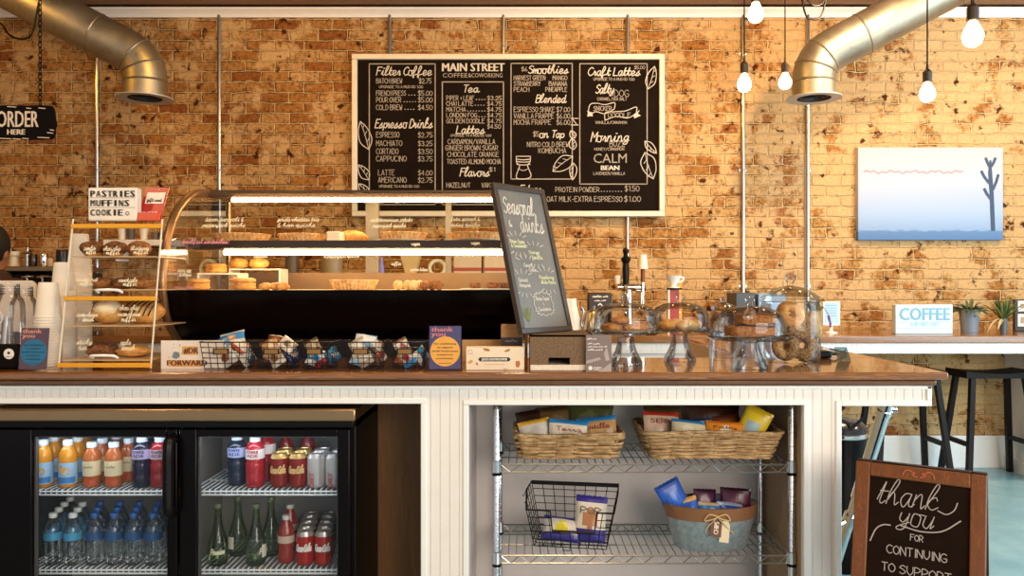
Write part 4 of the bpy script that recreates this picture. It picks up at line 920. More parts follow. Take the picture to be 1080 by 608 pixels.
TXL = (('for continuing', 0.7), ('to support', 0.5), ('small businesses', 0.82), ('around our', 0.5), ('community.', 0.55))
thanks_sign(19.5, 49, 346.5, 391, 2.72, '5A4350', '1E6E93', 'E49A7C', 'thank you card with a teal circle beside the paper cups', TXL)
thanks_sign(452.5, 486, 344.5, 390, 2.73, '45416E', 'E8A73C', 'DE7B78', 'thank you card with a yellow circle in the middle of the counter', TXL)

# ================================================================== MIDDLE OF THE COUNTER
Y = 2.76; x0, x1 = sx(168, Y), sx(236, Y); z1 = sz(359.5, Y)
t = thing('small_acrylic_sign', 'white acrylic sign with FORWARD in brown letters beside the wire baskets', 'sign', ((x0+x1)/2, Y, CT))
MB().box(x0+0.006, x1, Y, Y+0.004, CT+0.0005, z1).build('printed_card', plain('EBDCCB', 0.5), t)
MB().box(x0, x1+0.006, Y-0.006, Y-0.003, CT+0.0005, z1+0.002).build('acrylic_cover', 'acrylic', t)
F = frame((0, Y, 0)); m = MB(); rn = random.Random(3)
m.rect(F, sx(192, Y), sx(209, Y), sz(374.5, Y), sz(365.5, Y), 0.0006); m.rect(F, sx(178, Y), sx(213, Y), sz(387, Y), sz(380, Y), 0.0006)
m.poly(F, [(sx(181, Y), sz(377, Y)), (sx(184, Y), sz(371, Y)), (sx(189, Y), sz(372, Y)), (sx(190, Y), sz(376, Y)), (sx(186, Y), sz(379, Y))], 0.0006, 1)
for i in range(14): m.disc(F, sx(rn.uniform(178, 196), Y), sz(rn.uniform(363, 380), Y), 0.0018, 0.0006, 1, 6)
m.text('#DR', F, sx(194, Y), sz(373, Y), 6.2*Y/FOC, 2, width=15*Y/FOC, bold=0.0012); m.text('FORWARD', F, sx(176.5, Y), sz(385.8, Y), 5.6*Y/FOC, 2, width=42*Y/FOC, bold=0.0014)
m.build('printing', [plain('E3A550', 0.5), plain('7C8489', 0.5), plain('5A1F1C', 0.5)], t)
# biscuit box, paper stand behind it
Y = 2.725; x0, x1 = sx(491.5, Y), sx(553, Y); z1 = sz(366.5, Y)
t = thing('biscuit_box', 'cream almond biscuit box with a black name plate on the counter', 'box', ((x0+x1)/2, Y, CT))
MB().box(x0, x1, Y, Y+0.05, CT+0.0005, z1).build('carton', plain('EEDABD', 0.5), t, bevel=0.0015)
F = frame((0, Y, 0)); m = MB(); cx_, cz_ = sx(521.5, Y), sz(379.3, Y); k = Y/FOC
m.poly(F, [(cx_-17*k, cz_), (cx_-15.5*k, cz_+2.1*k), (cx_+15.5*k, cz_+2.1*k), (cx_+17*k, cz_), (cx_+15.5*k, cz_-2.1*k), (cx_-15.5*k, cz_-2.1*k)], 0.0008, 0)
m.text('JULES DESTROOPER', F, cx_, cz_-1.1*k, 2.4*k, 1, width=27*k, align='c', bold=0.0006)
for (a, b, w_, h_, r_, mi) in ((513, 369, 8, 3, 0.2, 2), (535, 370, 7, 2.4, -0.4, 2), (496, 382, 6, 3, -0.5, 3), (503, 384, 4, 1.6, 0.9, 2), (546, 384, 5.5, 7, 0.2, 2), (534, 391, 8, 3.4, 0.25, 2), (516, 391.5, 4, 2.2, -0.3, 3)):
    c_, s_ = math.cos(r_), math.sin(r_); P = [(-w_/2, -h_/3), (-w_/4, h_/2), (w_/3, h_/2), (w_/2, 0), (w_/4, -h_/2)]
    m.poly(F, [(sx(a, Y)+(p*c_-q*s_)*k, max(CT+0.003, sz(b, Y)-(p*s_+q*c_)*k)) for p, q in P], 0.0006, mi)
m.ribbon(F, [(sx(496, Y)+2.2*k*math.cos(2*PI*i/12), sz(371.5, Y)+2.2*k*math.sin(2*PI*i/12)) for i in range(13)], 0.0012, 0.0008, 2); m.scribble(F, sx(511, Y), sx(532, Y), sz(385, Y), 0.003, 0.0008, 2, 0.0008)
m.build('printing', [plain('1E1A1C', 0.5), plain('F3E9D8', 0.5), plain('B5702F', 0.6), plain('D0985A', 0.6)], t)
Y = 2.86; x0, x1 = sx(528.5, Y), sx(551, Y); z1 = sz(342.5, Y)
t = thing('leaflet_holder', 'small tan leaflet holder with a dark front behind the biscuit box', 'leaflet holder', ((x0+x1)/2, Y, CT))
MB().box(x0, x1, Y+0.002, Y+0.03, CT+0.0005, z1).build('leaflets', 'kraft', t)
MB().box(x0, x1, Y-0.004, Y+0.002, CT+0.0005, sz(356, Y)).build('dark_front', plain('2A1712', 0.4), t)
m = MB(); m.scribble(frame((0, Y-0.004, 0)), sx(533, Y), sx(546, Y), sz(361, Y), 0.012, 0.002); m.scribble(frame((0, Y+0.002, 0)), sx(532, Y), sx(547, Y), sz(350, Y), 0.006, 0.0014); m.build('printing', plain('CFA679', 0.6), t)
m = MB(); m.box(x0-0.004, x0, Y-0.006, Y+0.03, CT+0.0005, z1+0.006); m.box(x1, x1+0.004, Y-0.006, Y+0.03, CT+0.0005, z1); m.build('acrylic_side', 'acrylic', t)
tag(MB().box(sx(487, 3.0), sx(531, 3.0), 3.02, 3.05, CT+0.0005, sz(359, 3.02)).build('cardboard_strip', plain('C69C68', 0.6)), 'pale brown cardboard strip standing behind the cream biscuit box', 'cardboard')
# pulp box with hand hole
Y = 2.70; x0, x1 = sx(559, Y), sx(626, Y); z1 = 1.243; yb_ = 3.0
t = thing('pulp_box', 'grey brown pulp box with a hand hole under the chalkboard', 'box', ((x0+x1)/2, (Y+yb_)/2, CT))
zc = CT+0.022; hz0, hz1, hx0, hx1 = sz(386.5, Y), sz(377.5, Y), sx(578.5, Y), sx(601, Y)
m = MB(); m.box(x0, hx0, Y, Y+0.006, zc, z1); m.box(hx1, x1, Y, Y+0.006, zc, z1); m.box(hx0, hx1, Y, Y+0.006, hz1, z1); m.box(hx0, hx1, Y, Y+0.006, zc, hz0)
m.box(x0, x0+0.006, Y+0.006, yb_, zc, z1); m.box(x1-0.006, x1, Y+0.006, yb_, zc, z1); m.box(x0, x1, yb_-0.006, yb_, zc, z1); m.box(x0, x1, Y, yb_, z1-0.006, z1)
m.build('box_body', 'cork', t)
MB().box(x0, x1, Y-0.003, yb_, CT+0.0005, zc).build('woven_base', speckle('woven_white', 'D8C9B0', 'F0E6D4', 220, 0.8), t, bevel=0.004)
tag(MB().box(sx(553.5, 2.8), sx(556.5, 2.8), 2.8, 2.98, CT+0.0005, CT+0.12).build('wood_slat', 'ply'), 'upright brown wooden slat beside the pulp box', 'slat')
Y = 2.675; x0, x1 = sx(618, Y), sx(645, Y); z1 = sz(353.5, Y)
t = thing('info_card', 'taupe information card in a clear stand by the pulp box', 'card', ((x0+x1)/2, Y, CT))
F = frame((0, Y, 0)); MB().box(x0, x1, Y, Y+0.003, CT+0.0005, z1).build('card', plain('7E6A63', 0.45), t)
m = MB(); k = Y/FOC
for a, b, c_, h_ in ((619.5, 629, 357.5, 1.6), (620, 634.5, 362.5, 1.7), (620, 640, 365.6, 1.9), (620, 626.5, 369, 1.8), (628, 635, 369, 1.8), (626, 635, 388, 0.9), (626, 633, 390, 0.9)):
    m.scribble(F, sx(a, Y), sx(b, Y), sz(c_, Y)-h_*k/2, h_*k, 0.0024, 0, 0.0006, int(a+c_))
m.disc(F, sx(622.7, Y), sz(388.5, Y), 0.0075, 0.0006); m.build('printing', plain('EDE2D8', 0.6), t)
m = MB(); m.poly(F, [(sx(618.2, Y), sz(381, Y)), (sx(632, Y), sz(377, Y)), (sx(634, Y), sz(379.5, Y)), (sx(618.2, Y), sz(384, Y))], 0.0004); m.poly(F, [(sx(631, Y), sz(392.4, Y)), (sx(644.5, Y), sz(383, Y)), (sx(644.8, Y), sz(392.4, Y))], 0.0004); m.poly(F, [(sx(637, Y), sz(373, Y)), (sx(640, Y), sz(366, Y)), (sx(643, Y), sz(380, Y)), (sx(639, Y), sz(381, Y))], 0.0004)
m.build('pale_print', plain('B09C94', 0.5), t)
MB().box(x0-0.004, x1+0.003, Y-0.004, Y-0.0015, CT+0.0005, z1+0.004).build('clear_cover', 'acrylic', t)

# ================================================================== LEANING CHALKBOARD
BL = Vector((0.0033, 2.72, 1.2455)); U = Vector((0.194, 0.224, 0)).normalized(); Vv = Vector((-0.083, 0.12, 0.543)); bw, bh = 0.292, Vv.length; Vv = (Vv-U*Vv.dot(U)).normalized()
Nn = U.cross(Vv).normalized(); Nn = Nn if Nn.y < 0 else -Nn
Fb = frame(BL-Nn*0.0, U, Vv, Nn)
t = thing('tabletop_chalkboard', 'tall leaning chalkboard with Seasonal drinks in white chalk on the pulp box', 'chalkboard', BL)
bx = lambda m, a, b, c_, d, w0, w1: m.box(a, b, w0, w1, c_, d, fr=lambda u, v, w: Fb(u, v, w))
m = MB(); bx(m, 0.018, bw-0.018, 0.018, bh-0.018, -0.014, -0.006); m.build('slate', speckle('grey_slate', '6C6A66', '7C7870', 5, 0.3), t)
m = MB()
for a, b, c_, d in ((0, bw, 0, 0.02), (0, bw, bh-0.022, bh), (0, 0.02, 0.02, bh-0.022), (bw-0.02, bw, 0.02, bh-0.022)): bx(m, a, b, c_, d, -0.020, 0.002)
m.build('frame', plain('463B33', 0.3), t, bevel=0.002)
m = MB(); FS = lambda u, v, w=0: Fb(u, v, w-0.0055)
m.hand('Seasonal', FS, 0.035, bh*0.80, 0.062, 0.0055, width=0.17, gap=0.5, slant=0.12); m.hand('drinks', FS, 0.11, bh*0.68, 0.062, 0.005, width=0.135, gap=0.6, slant=0.08); m.hand('&', FS, 0.05, bh*0.71, 0.024, 0.004)
rn = random.Random(2)
for txt, u, v, w_, mi in (('Brown Sugar', 0.035, 0.60, 0.08, 1), ('& Cardamom', 0.038, 0.57, 0.08, 1), ('Orange', 0.13, 0.53, 0.06, 1), ('Vanilla', 0.14, 0.495, 0.06, 1), ('Carrot', 0.085, 0.44, 0.05, 0), ('Cake', 0.11, 0.41, 0.04, 0), ('Raspberry', 0.16, 0.36, 0.085, 1), ('White Mocha', 0.165, 0.325, 0.085, 1), ('Spiced', 0.04, 0.34, 0.05, 0), ('Honeycomb', 0.04, 0.305, 0.06, 0)):
    m.hand(txt, FS, u, v*bh, 0.013, 0.0026, mi, width=w_, gap=0.6, slant=0.1)
for (u, v) in ((0.075, 0.63), (0.165, 0.57), (0.105, 0.475), (0.20, 0.395), (0.065, 0.375)):
    for a in (150, 120, 90, 60, 30): m.ribbon(FS, [(u+0.03*math.cos(R(a))*1.4, v*bh+0.012*math.sin(R(a))), (u+0.047*math.cos(R(a))*1.4, v*bh+0.028*math.sin(R(a)))], 0.003)
for (u, v) in ((0.08, 0.55), (0.17, 0.475), (0.21, 0.30), (0.07, 0.28)):
    for a in (210, 240, 270, 300): m.ribbon(FS, [(u+0.03*math.cos(R(a))*1.3, v*bh+0.01*math.sin(R(a))), (u+0.045*math.cos(R(a))*1.3, v*bh+0.026*math.sin(R(a)))], 0.003)
c_ = (0.155, 0.19*bh); m.ribbon(FS, [(c_[0]+(0.052+0.004*math.cos(16*a))*math.copysign(abs(math.cos(a))**0.6, math.cos(a)), c_[1]+(0.042+0.004*math.cos(16*a))*math.copysign(abs(math.sin(a))**0.6, math.sin(a))) for a in [2*PI*i/64 for i in range(65)]], 0.003)
m.hand('Brown Sugar', FS, c_[0], c_[1]+0.014, 0.014, 0.0028, 0, width=0.075, align='c'); m.hand('&', FS, c_[0], c_[1]-0.004, 0.010, 0.0022, 0, align='c'); m.hand('Cardamom', FS, c_[0], c_[1]-0.026, 0.014, 0.0028, 0, width=0.07, align='c')
for a in (60, 80, 95, 115, 130): m.ribbon(FS, [(0.055, 0.045), (0.055+0.05*math.cos(R(a)), 0.045+0.05*math.sin(R(a)))], 0.004, mi=2)
m.build('chalk_lettering', ['chalk', plain('CFCDA2', 0.9), plain('7E8A4E', 0.9)], t)

# ================================================================== CAKE STANDS WITH DOMES
dome_prof = lambda r, h: [(r, 0.0), (r*1.005, h*0.12), (r*0.99, h*0.5), (r*0.93, h*0.72), (r*0.82, h*0.86), (r*0.62, h*0.95), (r*0.58, h*0.985), (r*0.30, h*1.03), (r*0.10, h*1.05)]
def cake_stand(px, Y, zp, rp, rd, where):
    x = sx(px, Y); t = thing('cake_stand', 'clear glass footed cake stand '+where, 'cake stand', (x, Y, CT)); H = zp-CT
    rb = 0.062
    MB().lathe([(rb, 0.0005), (rb*1.02, 0.006), (rb*0.96, 0.016), (rb*0.84, 0.030), (rb*0.66, 0.052), (rb*0.54, 0.076), (rb*0.50, H-0.016), (rb*0.58, H-0.008), (rp*0.9, H-0.006), (rp, H+0.004), (rp*0.995, H+0.009), (rp*0.9, H+0.002), (0.0, H)], (x, Y, CT), 36).build('stand_body', 'jar', t)
    MB().lathe([(rb*0.86, 0.001), (rb*0.6, 0.03), (rb*0.38, 0.06), (rb*0.36, H-0.02), (0, H-0.012)], (x, Y, CT), 28).build('hollow_stem', 'jar', t)
    q = MB(); q.shell([(rp*0.985, H+0.002), (rp*1.006, H+0.006), (rp*0.985, H+0.010)], (x, Y, CT), 36); q.build('rolled_rim', clear('rim_glass', 'D9E0DD', 1.0, 0.10, 0.04, 'A4AFAB'), t)
    d = thing('glass_dome', 'clear glass dome with a knob covering the cake stand '+where, 'dome', (x, Y, zp+0.003)); h = 0.105
    P = dome_prof(rd, h); q = MB(); q.shell(P, (x, Y, zp+0.003), 40); q.build('dome_body', 'jar', d)
    MB().lathe([(rd*0.10, h*1.04), (0.010, h*1.10), (0.017, h*1.18), (0.019, h*1.28), (0.014, h*1.37), (0, h*1.40)], (x, Y, zp+0.003), 20).build('knob', 'jar', d)
    return x
x1_ = cake_stand(660, 2.91, 1.239, 0.132, 0.120, 'nearest the taupe information card')
x2_ = cake_stand(717, 3.07, 1.236, 0.128, 0.114, 'in the middle of the three')
x3_ = cake_stand(791, 2.78, 1.229, 0.152, 0.122, 'in front of the bagel jar')
cookie = speckle('cookie_dough', '8A5220', 'D09550', 70, 0.8, bump=0.5)
for i, (dx, dy, dz, rr) in enumerate(((-0.055, -0.02, 0.0, 0.042), (0.03, -0.035, 0.0, 0.042), (0.05, 0.03, 0.0, 0.04), (-0.02, 0.04, 0.0, 0.04), (-0.02, -0.005, 0.030, 0.036))):
    o = bun('cookie', x1_+dx, 2.91+dy, 1.24+dz, rr, cookie, ('left', 'front', 'right', 'rear', 'topmost')[i]+' chunky cookie under the glass dome by the information card', (1, 1, 0.42), 'cookie', None, i+50, 0.14)
tag(MB().lathe([(0, 0), (0.085, 0), (0.112, 0.012), (0.085, 0.002), (0, 0.002)], (x1_, 2.91, 1.2395), 9, wob=lambda a, b: 0.03*math.cos(5*a)).build('parchment_sheet', plain('F2EDE2', 0.8)), 'crinkled white paper under the chunky cookies', 'paper')
for i, (dx, dy) in enumerate(((-0.05, -0.01), (-0.005, 0.03), (0.045, -0.015), (0.02, -0.05))):
    bun('pastry_square', x2_+dx, 3.07+dy, 1.2375, 0.036, (golden, pale_b)[i % 2], ('left', 'rear', 'right', 'front')[i]+' golden pastry under the middle glass dome', (1.1, 0.9, 0.6), 'pastry', None, i+60, 0.22)
for i, (dz, L, dx) in enumerate(((0.0, 0.088, 0.0), (0.042, 0.07, 0.02))):
    t = thing('cake_slab', ('lower', 'upper')[i]+' brown crumb cake slab under the dome by the bagel jar', 'cake', (x3_+dx, 2.78, 1.232+dz)); z0 = 1.232+dz
    MB().grid(lambda u, v: Vector((x3_+dx+(L*(1+0.03*math.sin(20*u)))*math.copysign(abs(math.cos(2*PI*u))**0.7, math.cos(2*PI*u))*min(1, 1.6*math.sin(PI*v)**0.4), 2.78+0.055*math.copysign(abs(math.sin(2*PI*u))**0.7, math.sin(2*PI*u))*min(1, 1.6*math.sin(PI*v)**0.4), z0+0.042*v+0.003*math.sin(23*u+5*v))), 30, 8, cu=True).build('crumb', brown_b, t)
    if i: MB().ball((x3_-0.015, 2.735, 1.312), 0.02, 14, 0, (1.1, 0.6, 1.1), lump(71, 0.3)).build('berry_topping', speckle('berry_glaze', '5A1A14', 'D9B79A', 90, 0.5), t)

# ================================================================== BAGEL JAR
X_, Y = sx(833.5, 3.05), 3.05; r = 0.112; h = 0.232
t = thing('bagel_jar', 'big clear glass jar full of bagels at the right of the counter', 'jar', (X_, Y, CT))
m = MB(); P = [(0.0, 0.004), (r*0.93, 0.001), (r, 0.015), (r*1.01, h*0.5), (r, h*0.93), (r*0.96, h*0.98), (r*0.97, h)]; m.lathe(P, (X_, Y, CT), 44); m.build('jar_body', 'jar', t)
m = MB(); m.shell([(r*0.93, h), (r*1.02, h+0.003), (r*1.02, h+0.010), (r*0.93, h+0.012)], (X_, Y, CT), 40); m.build('jar_rim', 'jar', t)
t = thing('jar_lid', 'domed glass lid with a knob on the bagel jar', 'lid', (X_, Y, CT+h+0.013))
MB().lathe([(r*0.98, h+0.013), (r*1.0, h+0.020), (r*0.8, h+0.036), (r*0.55, h+0.052), (r*0.25, h+0.062), (0, h+0.065)], (X_, Y, CT), 40).build('lid_disc', clear('lid_glass', 'F6F6F0', 0.6, 0.02, 0.04, 'D0D6CC'), t)
MB().lathe([(0.013, h+0.062), (0.010, h+0.072), (0.019, h+0.084), (0.022, h+0.098), (0.015, h+0.110), (0, h+0.113)], (X_, Y, CT), 20).build('lid_knob', 'jar', t)
jb = ((-0.048, -0.052, 0.062, (R(84), 0, R(12)), seeded, 'dark seeded bagel at the bottom left of the bagel jar'), (0.046, -0.012, 0.058, (R(72), R(10), R(-35)), seeded, 'dark seeded bagel at the bottom centre of the bagel jar'),
      (-0.03, 0.055, 0.07, (R(80), 0, R(70)), pale_b, 'pale bagel at the back of the bagel jar'), (0.012, -0.04, 0.132, (R(58), R(15), R(-10)), seeded, 'speckled bagel in the middle of the bagel jar'),
      (-0.018, -0.03, 0.176, (R(62), R(-12), R(10)), golden, 'golden plain bagel topmost in the bagel jar'), (0.078, 0.02, 0.14, (R(15), R(82), 0), pale_b, 'pale bagel upright at the right of the bagel jar'))
for dx, dy, dz, rt, mm, lb in jb:
    b = bagel(0, 0, -0.022, 0.034, 0.022, mm, lb, None, 'bagels in the big jar'); b.location = (X_+dx, Y+dy, CT+dz); b.rotation_euler = rt
# smaller jar behind
X2, Y2 = sx(763, 3.12), 3.12
t = thing('small_glass_jar', 'empty clear glass jar with a flat lid behind the domes', 'jar', (X2, Y2, CT)); r = 0.055; h = 0.20
MB().lathe([(0, 0.003), (r, 0.001), (r*1.02, h*0.8), (r*0.8, h*0.92), (r*0.8, h)], (X2, Y2, CT), 28).build('jar_body', 'jar', t)
MB().lathe([(r*0.86, h), (r*0.95, h+0.012), (r*0.4, h+0.024), (0.012, h+0.03), (0.016, h+0.045), (0, h+0.05)], (X2, Y2, CT), 28).build('lid', 'jar', t)
# sneeze guard sheet
x0, x1, Y = sx(810, 3.18), sx(849, 3.18), 3.18
t = thing('acrylic_screen', 'tall clear acrylic screen standing behind the bagel jar', 'screen', ((x0+x1)/2, Y, CT))
MB().box(x0, x1, Y, Y+0.004, CT+0.0005, sz(160, Y)).build('clear_sheet', 'acrylic', t)
m = MB(); m.tube([(x1, Y+0.002, CT+0.002), (x1, Y+0.002, sz(160, Y))], 0.003, 6); m.build('edge', plain('9A8264', 0.3), t)
m = MB(); m.box(x0-0.02, x0+0.04, Y-0.006, Y+0.016, CT+0.0005, CT+0.006); m.build('foot', 'acrylic', t)
# card reader and teal glass square
t = thing('card_reader', 'black card reader on the counter right of the bagel jar', 'card reader', (sx(868, 3.2), 3.2, CT))
MB().box(sx(846, 3.2), sx(874, 3.2), 3.16, 3.25, CT+0.0005, CT+0.03).build('body', 'black', t, bevel=0.008); MB().box(sx(874, 3.2), sx(881, 3.2), 3.18, 3.22, CT+0.010, CT+0.02).build('plug', 'black', t, bevel=0.003)
m = MB(); m.tube(catmull([(sx(880, 3.2), 3.2, CT+0.015), (sx(890, 3.2), 3.22, CT+0.006), (sx(897, 3.3), 3.35, CT+0.006), (sx(880, 3.5), 3.55, CT+0.006)], 6), 0.004, 6); m.build('cord', 'black', t)
X_, Y = sx(891, 3.06), 3.06
t = thing('teal_card_stand', 'small tilted teal glass square on the counter end', 'card stand', (X_, Y, CT))
def TF(u, v, w=0): return Vector((X_+u-v*0.12, Y+0.12*u+v*0.45-w, CT+0.001+v*0.88))
MB().box(-0.026, 0.026, 0, 0.004, 0, 0.058, fr=lambda u, v, w: TF(u, v, -w)).build('teal_pane', 'teal_glass', t)
m = MB(); m.tube([TF(0.02, 0.05), (X_+0.01, Y+0.06, CT+0.003)], 0.003, 6); m.build('prop', 'chrome', t)
# ================================================================== SNACK PACKETS
def packet(name, w, h, d, cols, label, cat='snack packet', group=None, text=None, tcol='F4EFE6', seed=1):
    """pillow bag standing on its lower seam, facing -y; cols = (main, band, accent)"""
    t = thing(name, label, cat, (0, 0, 0), group); rn = random.Random(seed)
    def prof(u, v):
        a = max(0.0, math.sin(PI*u))**0.55*max(0.0, math.sin(PI*v))**0.45
        return d/2*a*(1+0.10*math.sin(9*u+seed)*math.sin(7*v+seed*2))
    def edge(u, v): return (u-0.5)*w*(1-0.06*math.sin(PI*v))
    m = MB(); n, k = 12, 14
    for sgn in (-1, 1):
        for j in range(k):
            for i in range(n):
                q = []
                for (a, b) in ((i, j), (i+1, j), (i+1, j+1), (i, j+1)):
                    u, v = a/n, b/k; z = v*h+(0.012*h*((a % 2)-0.5) if b in (0, k) else 0); q.append(Vector((edge(u, v), sgn*prof(u, v), z)))
                v = (j+0.5)/k; u = (i+0.5)/n
                mi = 1 if (v < 0.27 or v > 0.84) else 0
                if sgn < 0 and mi == 0 and (u-0.5)**2*w*w+(v-0.5)**2*h*h < (0.26*min(w, h))**2: mi = 2
                m.add(q, [(0, 1, 2, 3)], mi)
    m.build('wrapper', [plain(c, 0.28, var=0.04) for c in cols], t, angle=50)
    if text:
        q = MB(); Fp = lambda u, v, w_=0: Vector((u, -prof(u/w+0.5, v/h)-0.0015, v))
        q.hand(text, Fp, 0, h*0.62, h*0.13, h*0.025, width=w*0.62, align='c', gap=0.9); q.build('lettering', plain(tcol, 0.5), t)
    return t
def put(t, x, y, z, rot=(0, 0, 0)): t.location = (x, y, z); t.rotation_euler = tuple(R(a) for a in rot)

# ================================================================== BLACK WIRE BASKETS ON THE COUNTER
names = ('leftmost', 'second from left', 'middle', 'fourth from left', 'rightmost')
rng = ((209, 263), (266, 312), (314, 354), (361, 405), (409, 450))
bk = plain('140D0B', 0.4, 0.3)
packs = [
    [('D9CDB8', 'B9B2A6', 'A33B22', 'cream and red'), ('E4DDCF', 'C9C2B6', '8A4A2A', 'white and brown'), ('3E6E94', 'D8D4C8', 'E4E0D6', 'blue and white'), ('5D89A8', '2C4F72', 'E9E4D8', 'steel blue'), ('D8CBB4', 'A8553A', 'EEE6D8', 'cream and rust')],
    [('B8936A', '3A241A', 'D8B890', 'tan'), ('C9AE88', 'E9DECB', '8A5E36', 'beige'), ('1E3F8C', '14285C', 'D8D2C4', 'royal blue'), ('C08A50', '7A4C26', 'E2C49A', 'orange brown'), ('D9CDBC', 'EFE6D8', '7A6A5A', 'cream')],
    [('2F8CC0', 'DDE2E0', 'B84034', 'bright blue'), ('DAD6CC', '8E2E2A', '2F8CC0', 'white and red'), ('2C7FB4', '1C4F7C', 'E2E4E0', 'deep blue'), ('A98C68', '4E3A2A', 'C8AE86', 'light brown')],
    [('E2DACB', '8FB4CC', 'F2ECE0', 'white and pale blue'), ('DDD3C2', 'B9A98F', 'EEE6D6', 'cream'), ('E8E2D4', '6A4A3A', 'B8432E', 'white and maroon'), ('D8CDBA', 'A89A84', 'F0E8DA', 'ivory'), ('C9BFAE', '5A4034', 'E6DCCA', 'pale grey')],
    [('C78A48', '8A4A1E', 'E6B878', 'orange'), ('DAD6CE', '3E8EC4', 'B23A2E', 'white and blue'), ('3E92C8', 'DCE0DE', '24507A', 'sky blue'), ('DED4C4', '7A5A40', 'A8402E', 'cream and maroon')]]
lay = [(-0.045, -0.012, 0.004, (80, 12, 10)), (0.02, -0.02, 0.006, (78, -20, -15)), (0.045, 0.02, 0.03, (62, 35, 25)), (-0.02, 0.01, 0.055, (70, -15, 30)), (0.02, 0.015, 0.088, (58, 22, -10))]
for bi, (p0, p1) in enumerate(rng):
    Yf = 2.735; wB = (p1-p0)*Yf/FOC-0.012; dB = 0.105; hB = 0.100; x = sx((p0+p1)/2, Yf); yc = Yf+dB/2
    t = thing('wire_basket', 'black wire snack basket on the counter, '+names[bi]+' of five', 'basket', (x, yc, CT), 'black wire baskets along the counter')
    m = MB(); r_ = 0.0015; fl = 0.012
    def ring(z, g): return [(x+sx_*(wB/2-fl+g), yc+sy_*(dB/2-fl+g), CT+z) for sx_, sy_ in ((-1, -1), (1, -1), (1, 1), (-1, 1))]
    for k in range(6):
        z = 0.004+k*(hB-0.006)/5; m.tube(ring(z, fl*k/5), r_ if k < 5 else 0.0026, 5, closed=True)
    a, b = ring(0.004, 0), ring(hB, fl)
    for e_ in range(4):
        n_ = 7 if e_ % 2 == 0 else 5
        for i in range(n_):
            s_ = i/(n_-1); p = Vector(a[e_]).lerp(Vector(a[(e_+1) % 4]), s_); q = Vector(b[e_]).lerp(Vector(b[(e_+1) % 4]), s_); m.tube([p, q], r_, 4)
    for i in range(7): s_ = i/6; m.tube([Vector(a[0]).lerp(Vector(a[1]), s_), Vector(a[3]).lerp(Vector(a[2]), s_)], r_, 4)
    m.build('wire_mesh', bk, t)
    px_ = x-0.006; q = MB(); q.box(px_-0.030, px_+0.026, yc-dB/2-0.006, yc-dB/2-0.003, CT+0.055, CT+0.076); hp = q.build('label_holder', bk, t)
    MB().box(px_-0.025, px_+0.021, yc-dB/2-0.0075, yc-dB/2-0.006, CT+0.058, CT+0.073).build('label_plate', plain('8A6428', 0.6), hp)
    for i, (c0, c1, c2, cn) in enumerate(packs[bi]):
        dx, dy, dz, rt = lay[i]; s_ = wB/0.17
        pk = packet('biscuit_packet', 0.085, 0.070, 0.024, (c0, c1, c2), cn+' biscuit packet in the '+names[bi]+' black wire basket', 'snack packet', 'packets in the wire baskets', seed=bi*7+i)
        if bi == 0 and i == 4: pk['label'] = 'cream and rust packet lying on top of the leftmost wire basket'
        put(pk, x+dx*s_*0.8, yc+dy*0.8-0.01, CT+0.010+dz*0.66, (rt[0]-88+ (12 if i % 2 else -6), rt[1]*1.6, rt[2])); pk.scale = (0.9*s_, 0.9, 0.9 if i < 4 else 0.7)
tp = packet('biscuit_packet', 0.09, 0.05, 0.02, ('3F86B8', 'C9C4BA', 'B87A50'), 'blue packet sticking up out of the leftmost wire basket', seed=77); put(tp, sx(246, 2.80), 2.80, CT+0.085, (-30, -14, 5))
tp = packet('biscuit_packet', 0.08, 0.05, 0.03, ('DDE3E4', '7FA9C6', 'EFEDE6'), 'white and pale blue packet heaped highest in the fourth wire basket', seed=78); put(tp, sx(383, 2.79), 2.79, CT+0.078, (-35, 8, -5))
tp = packet('biscuit_packet', 0.07, 0.045, 0.03, ('5A3222', '2A1610', '8A5A3A'), 'dark brown packet on top of the second wire basket', seed=79); put(tp, sx(290, 2.80), 2.80, CT+0.08, (-40, 10, 5))

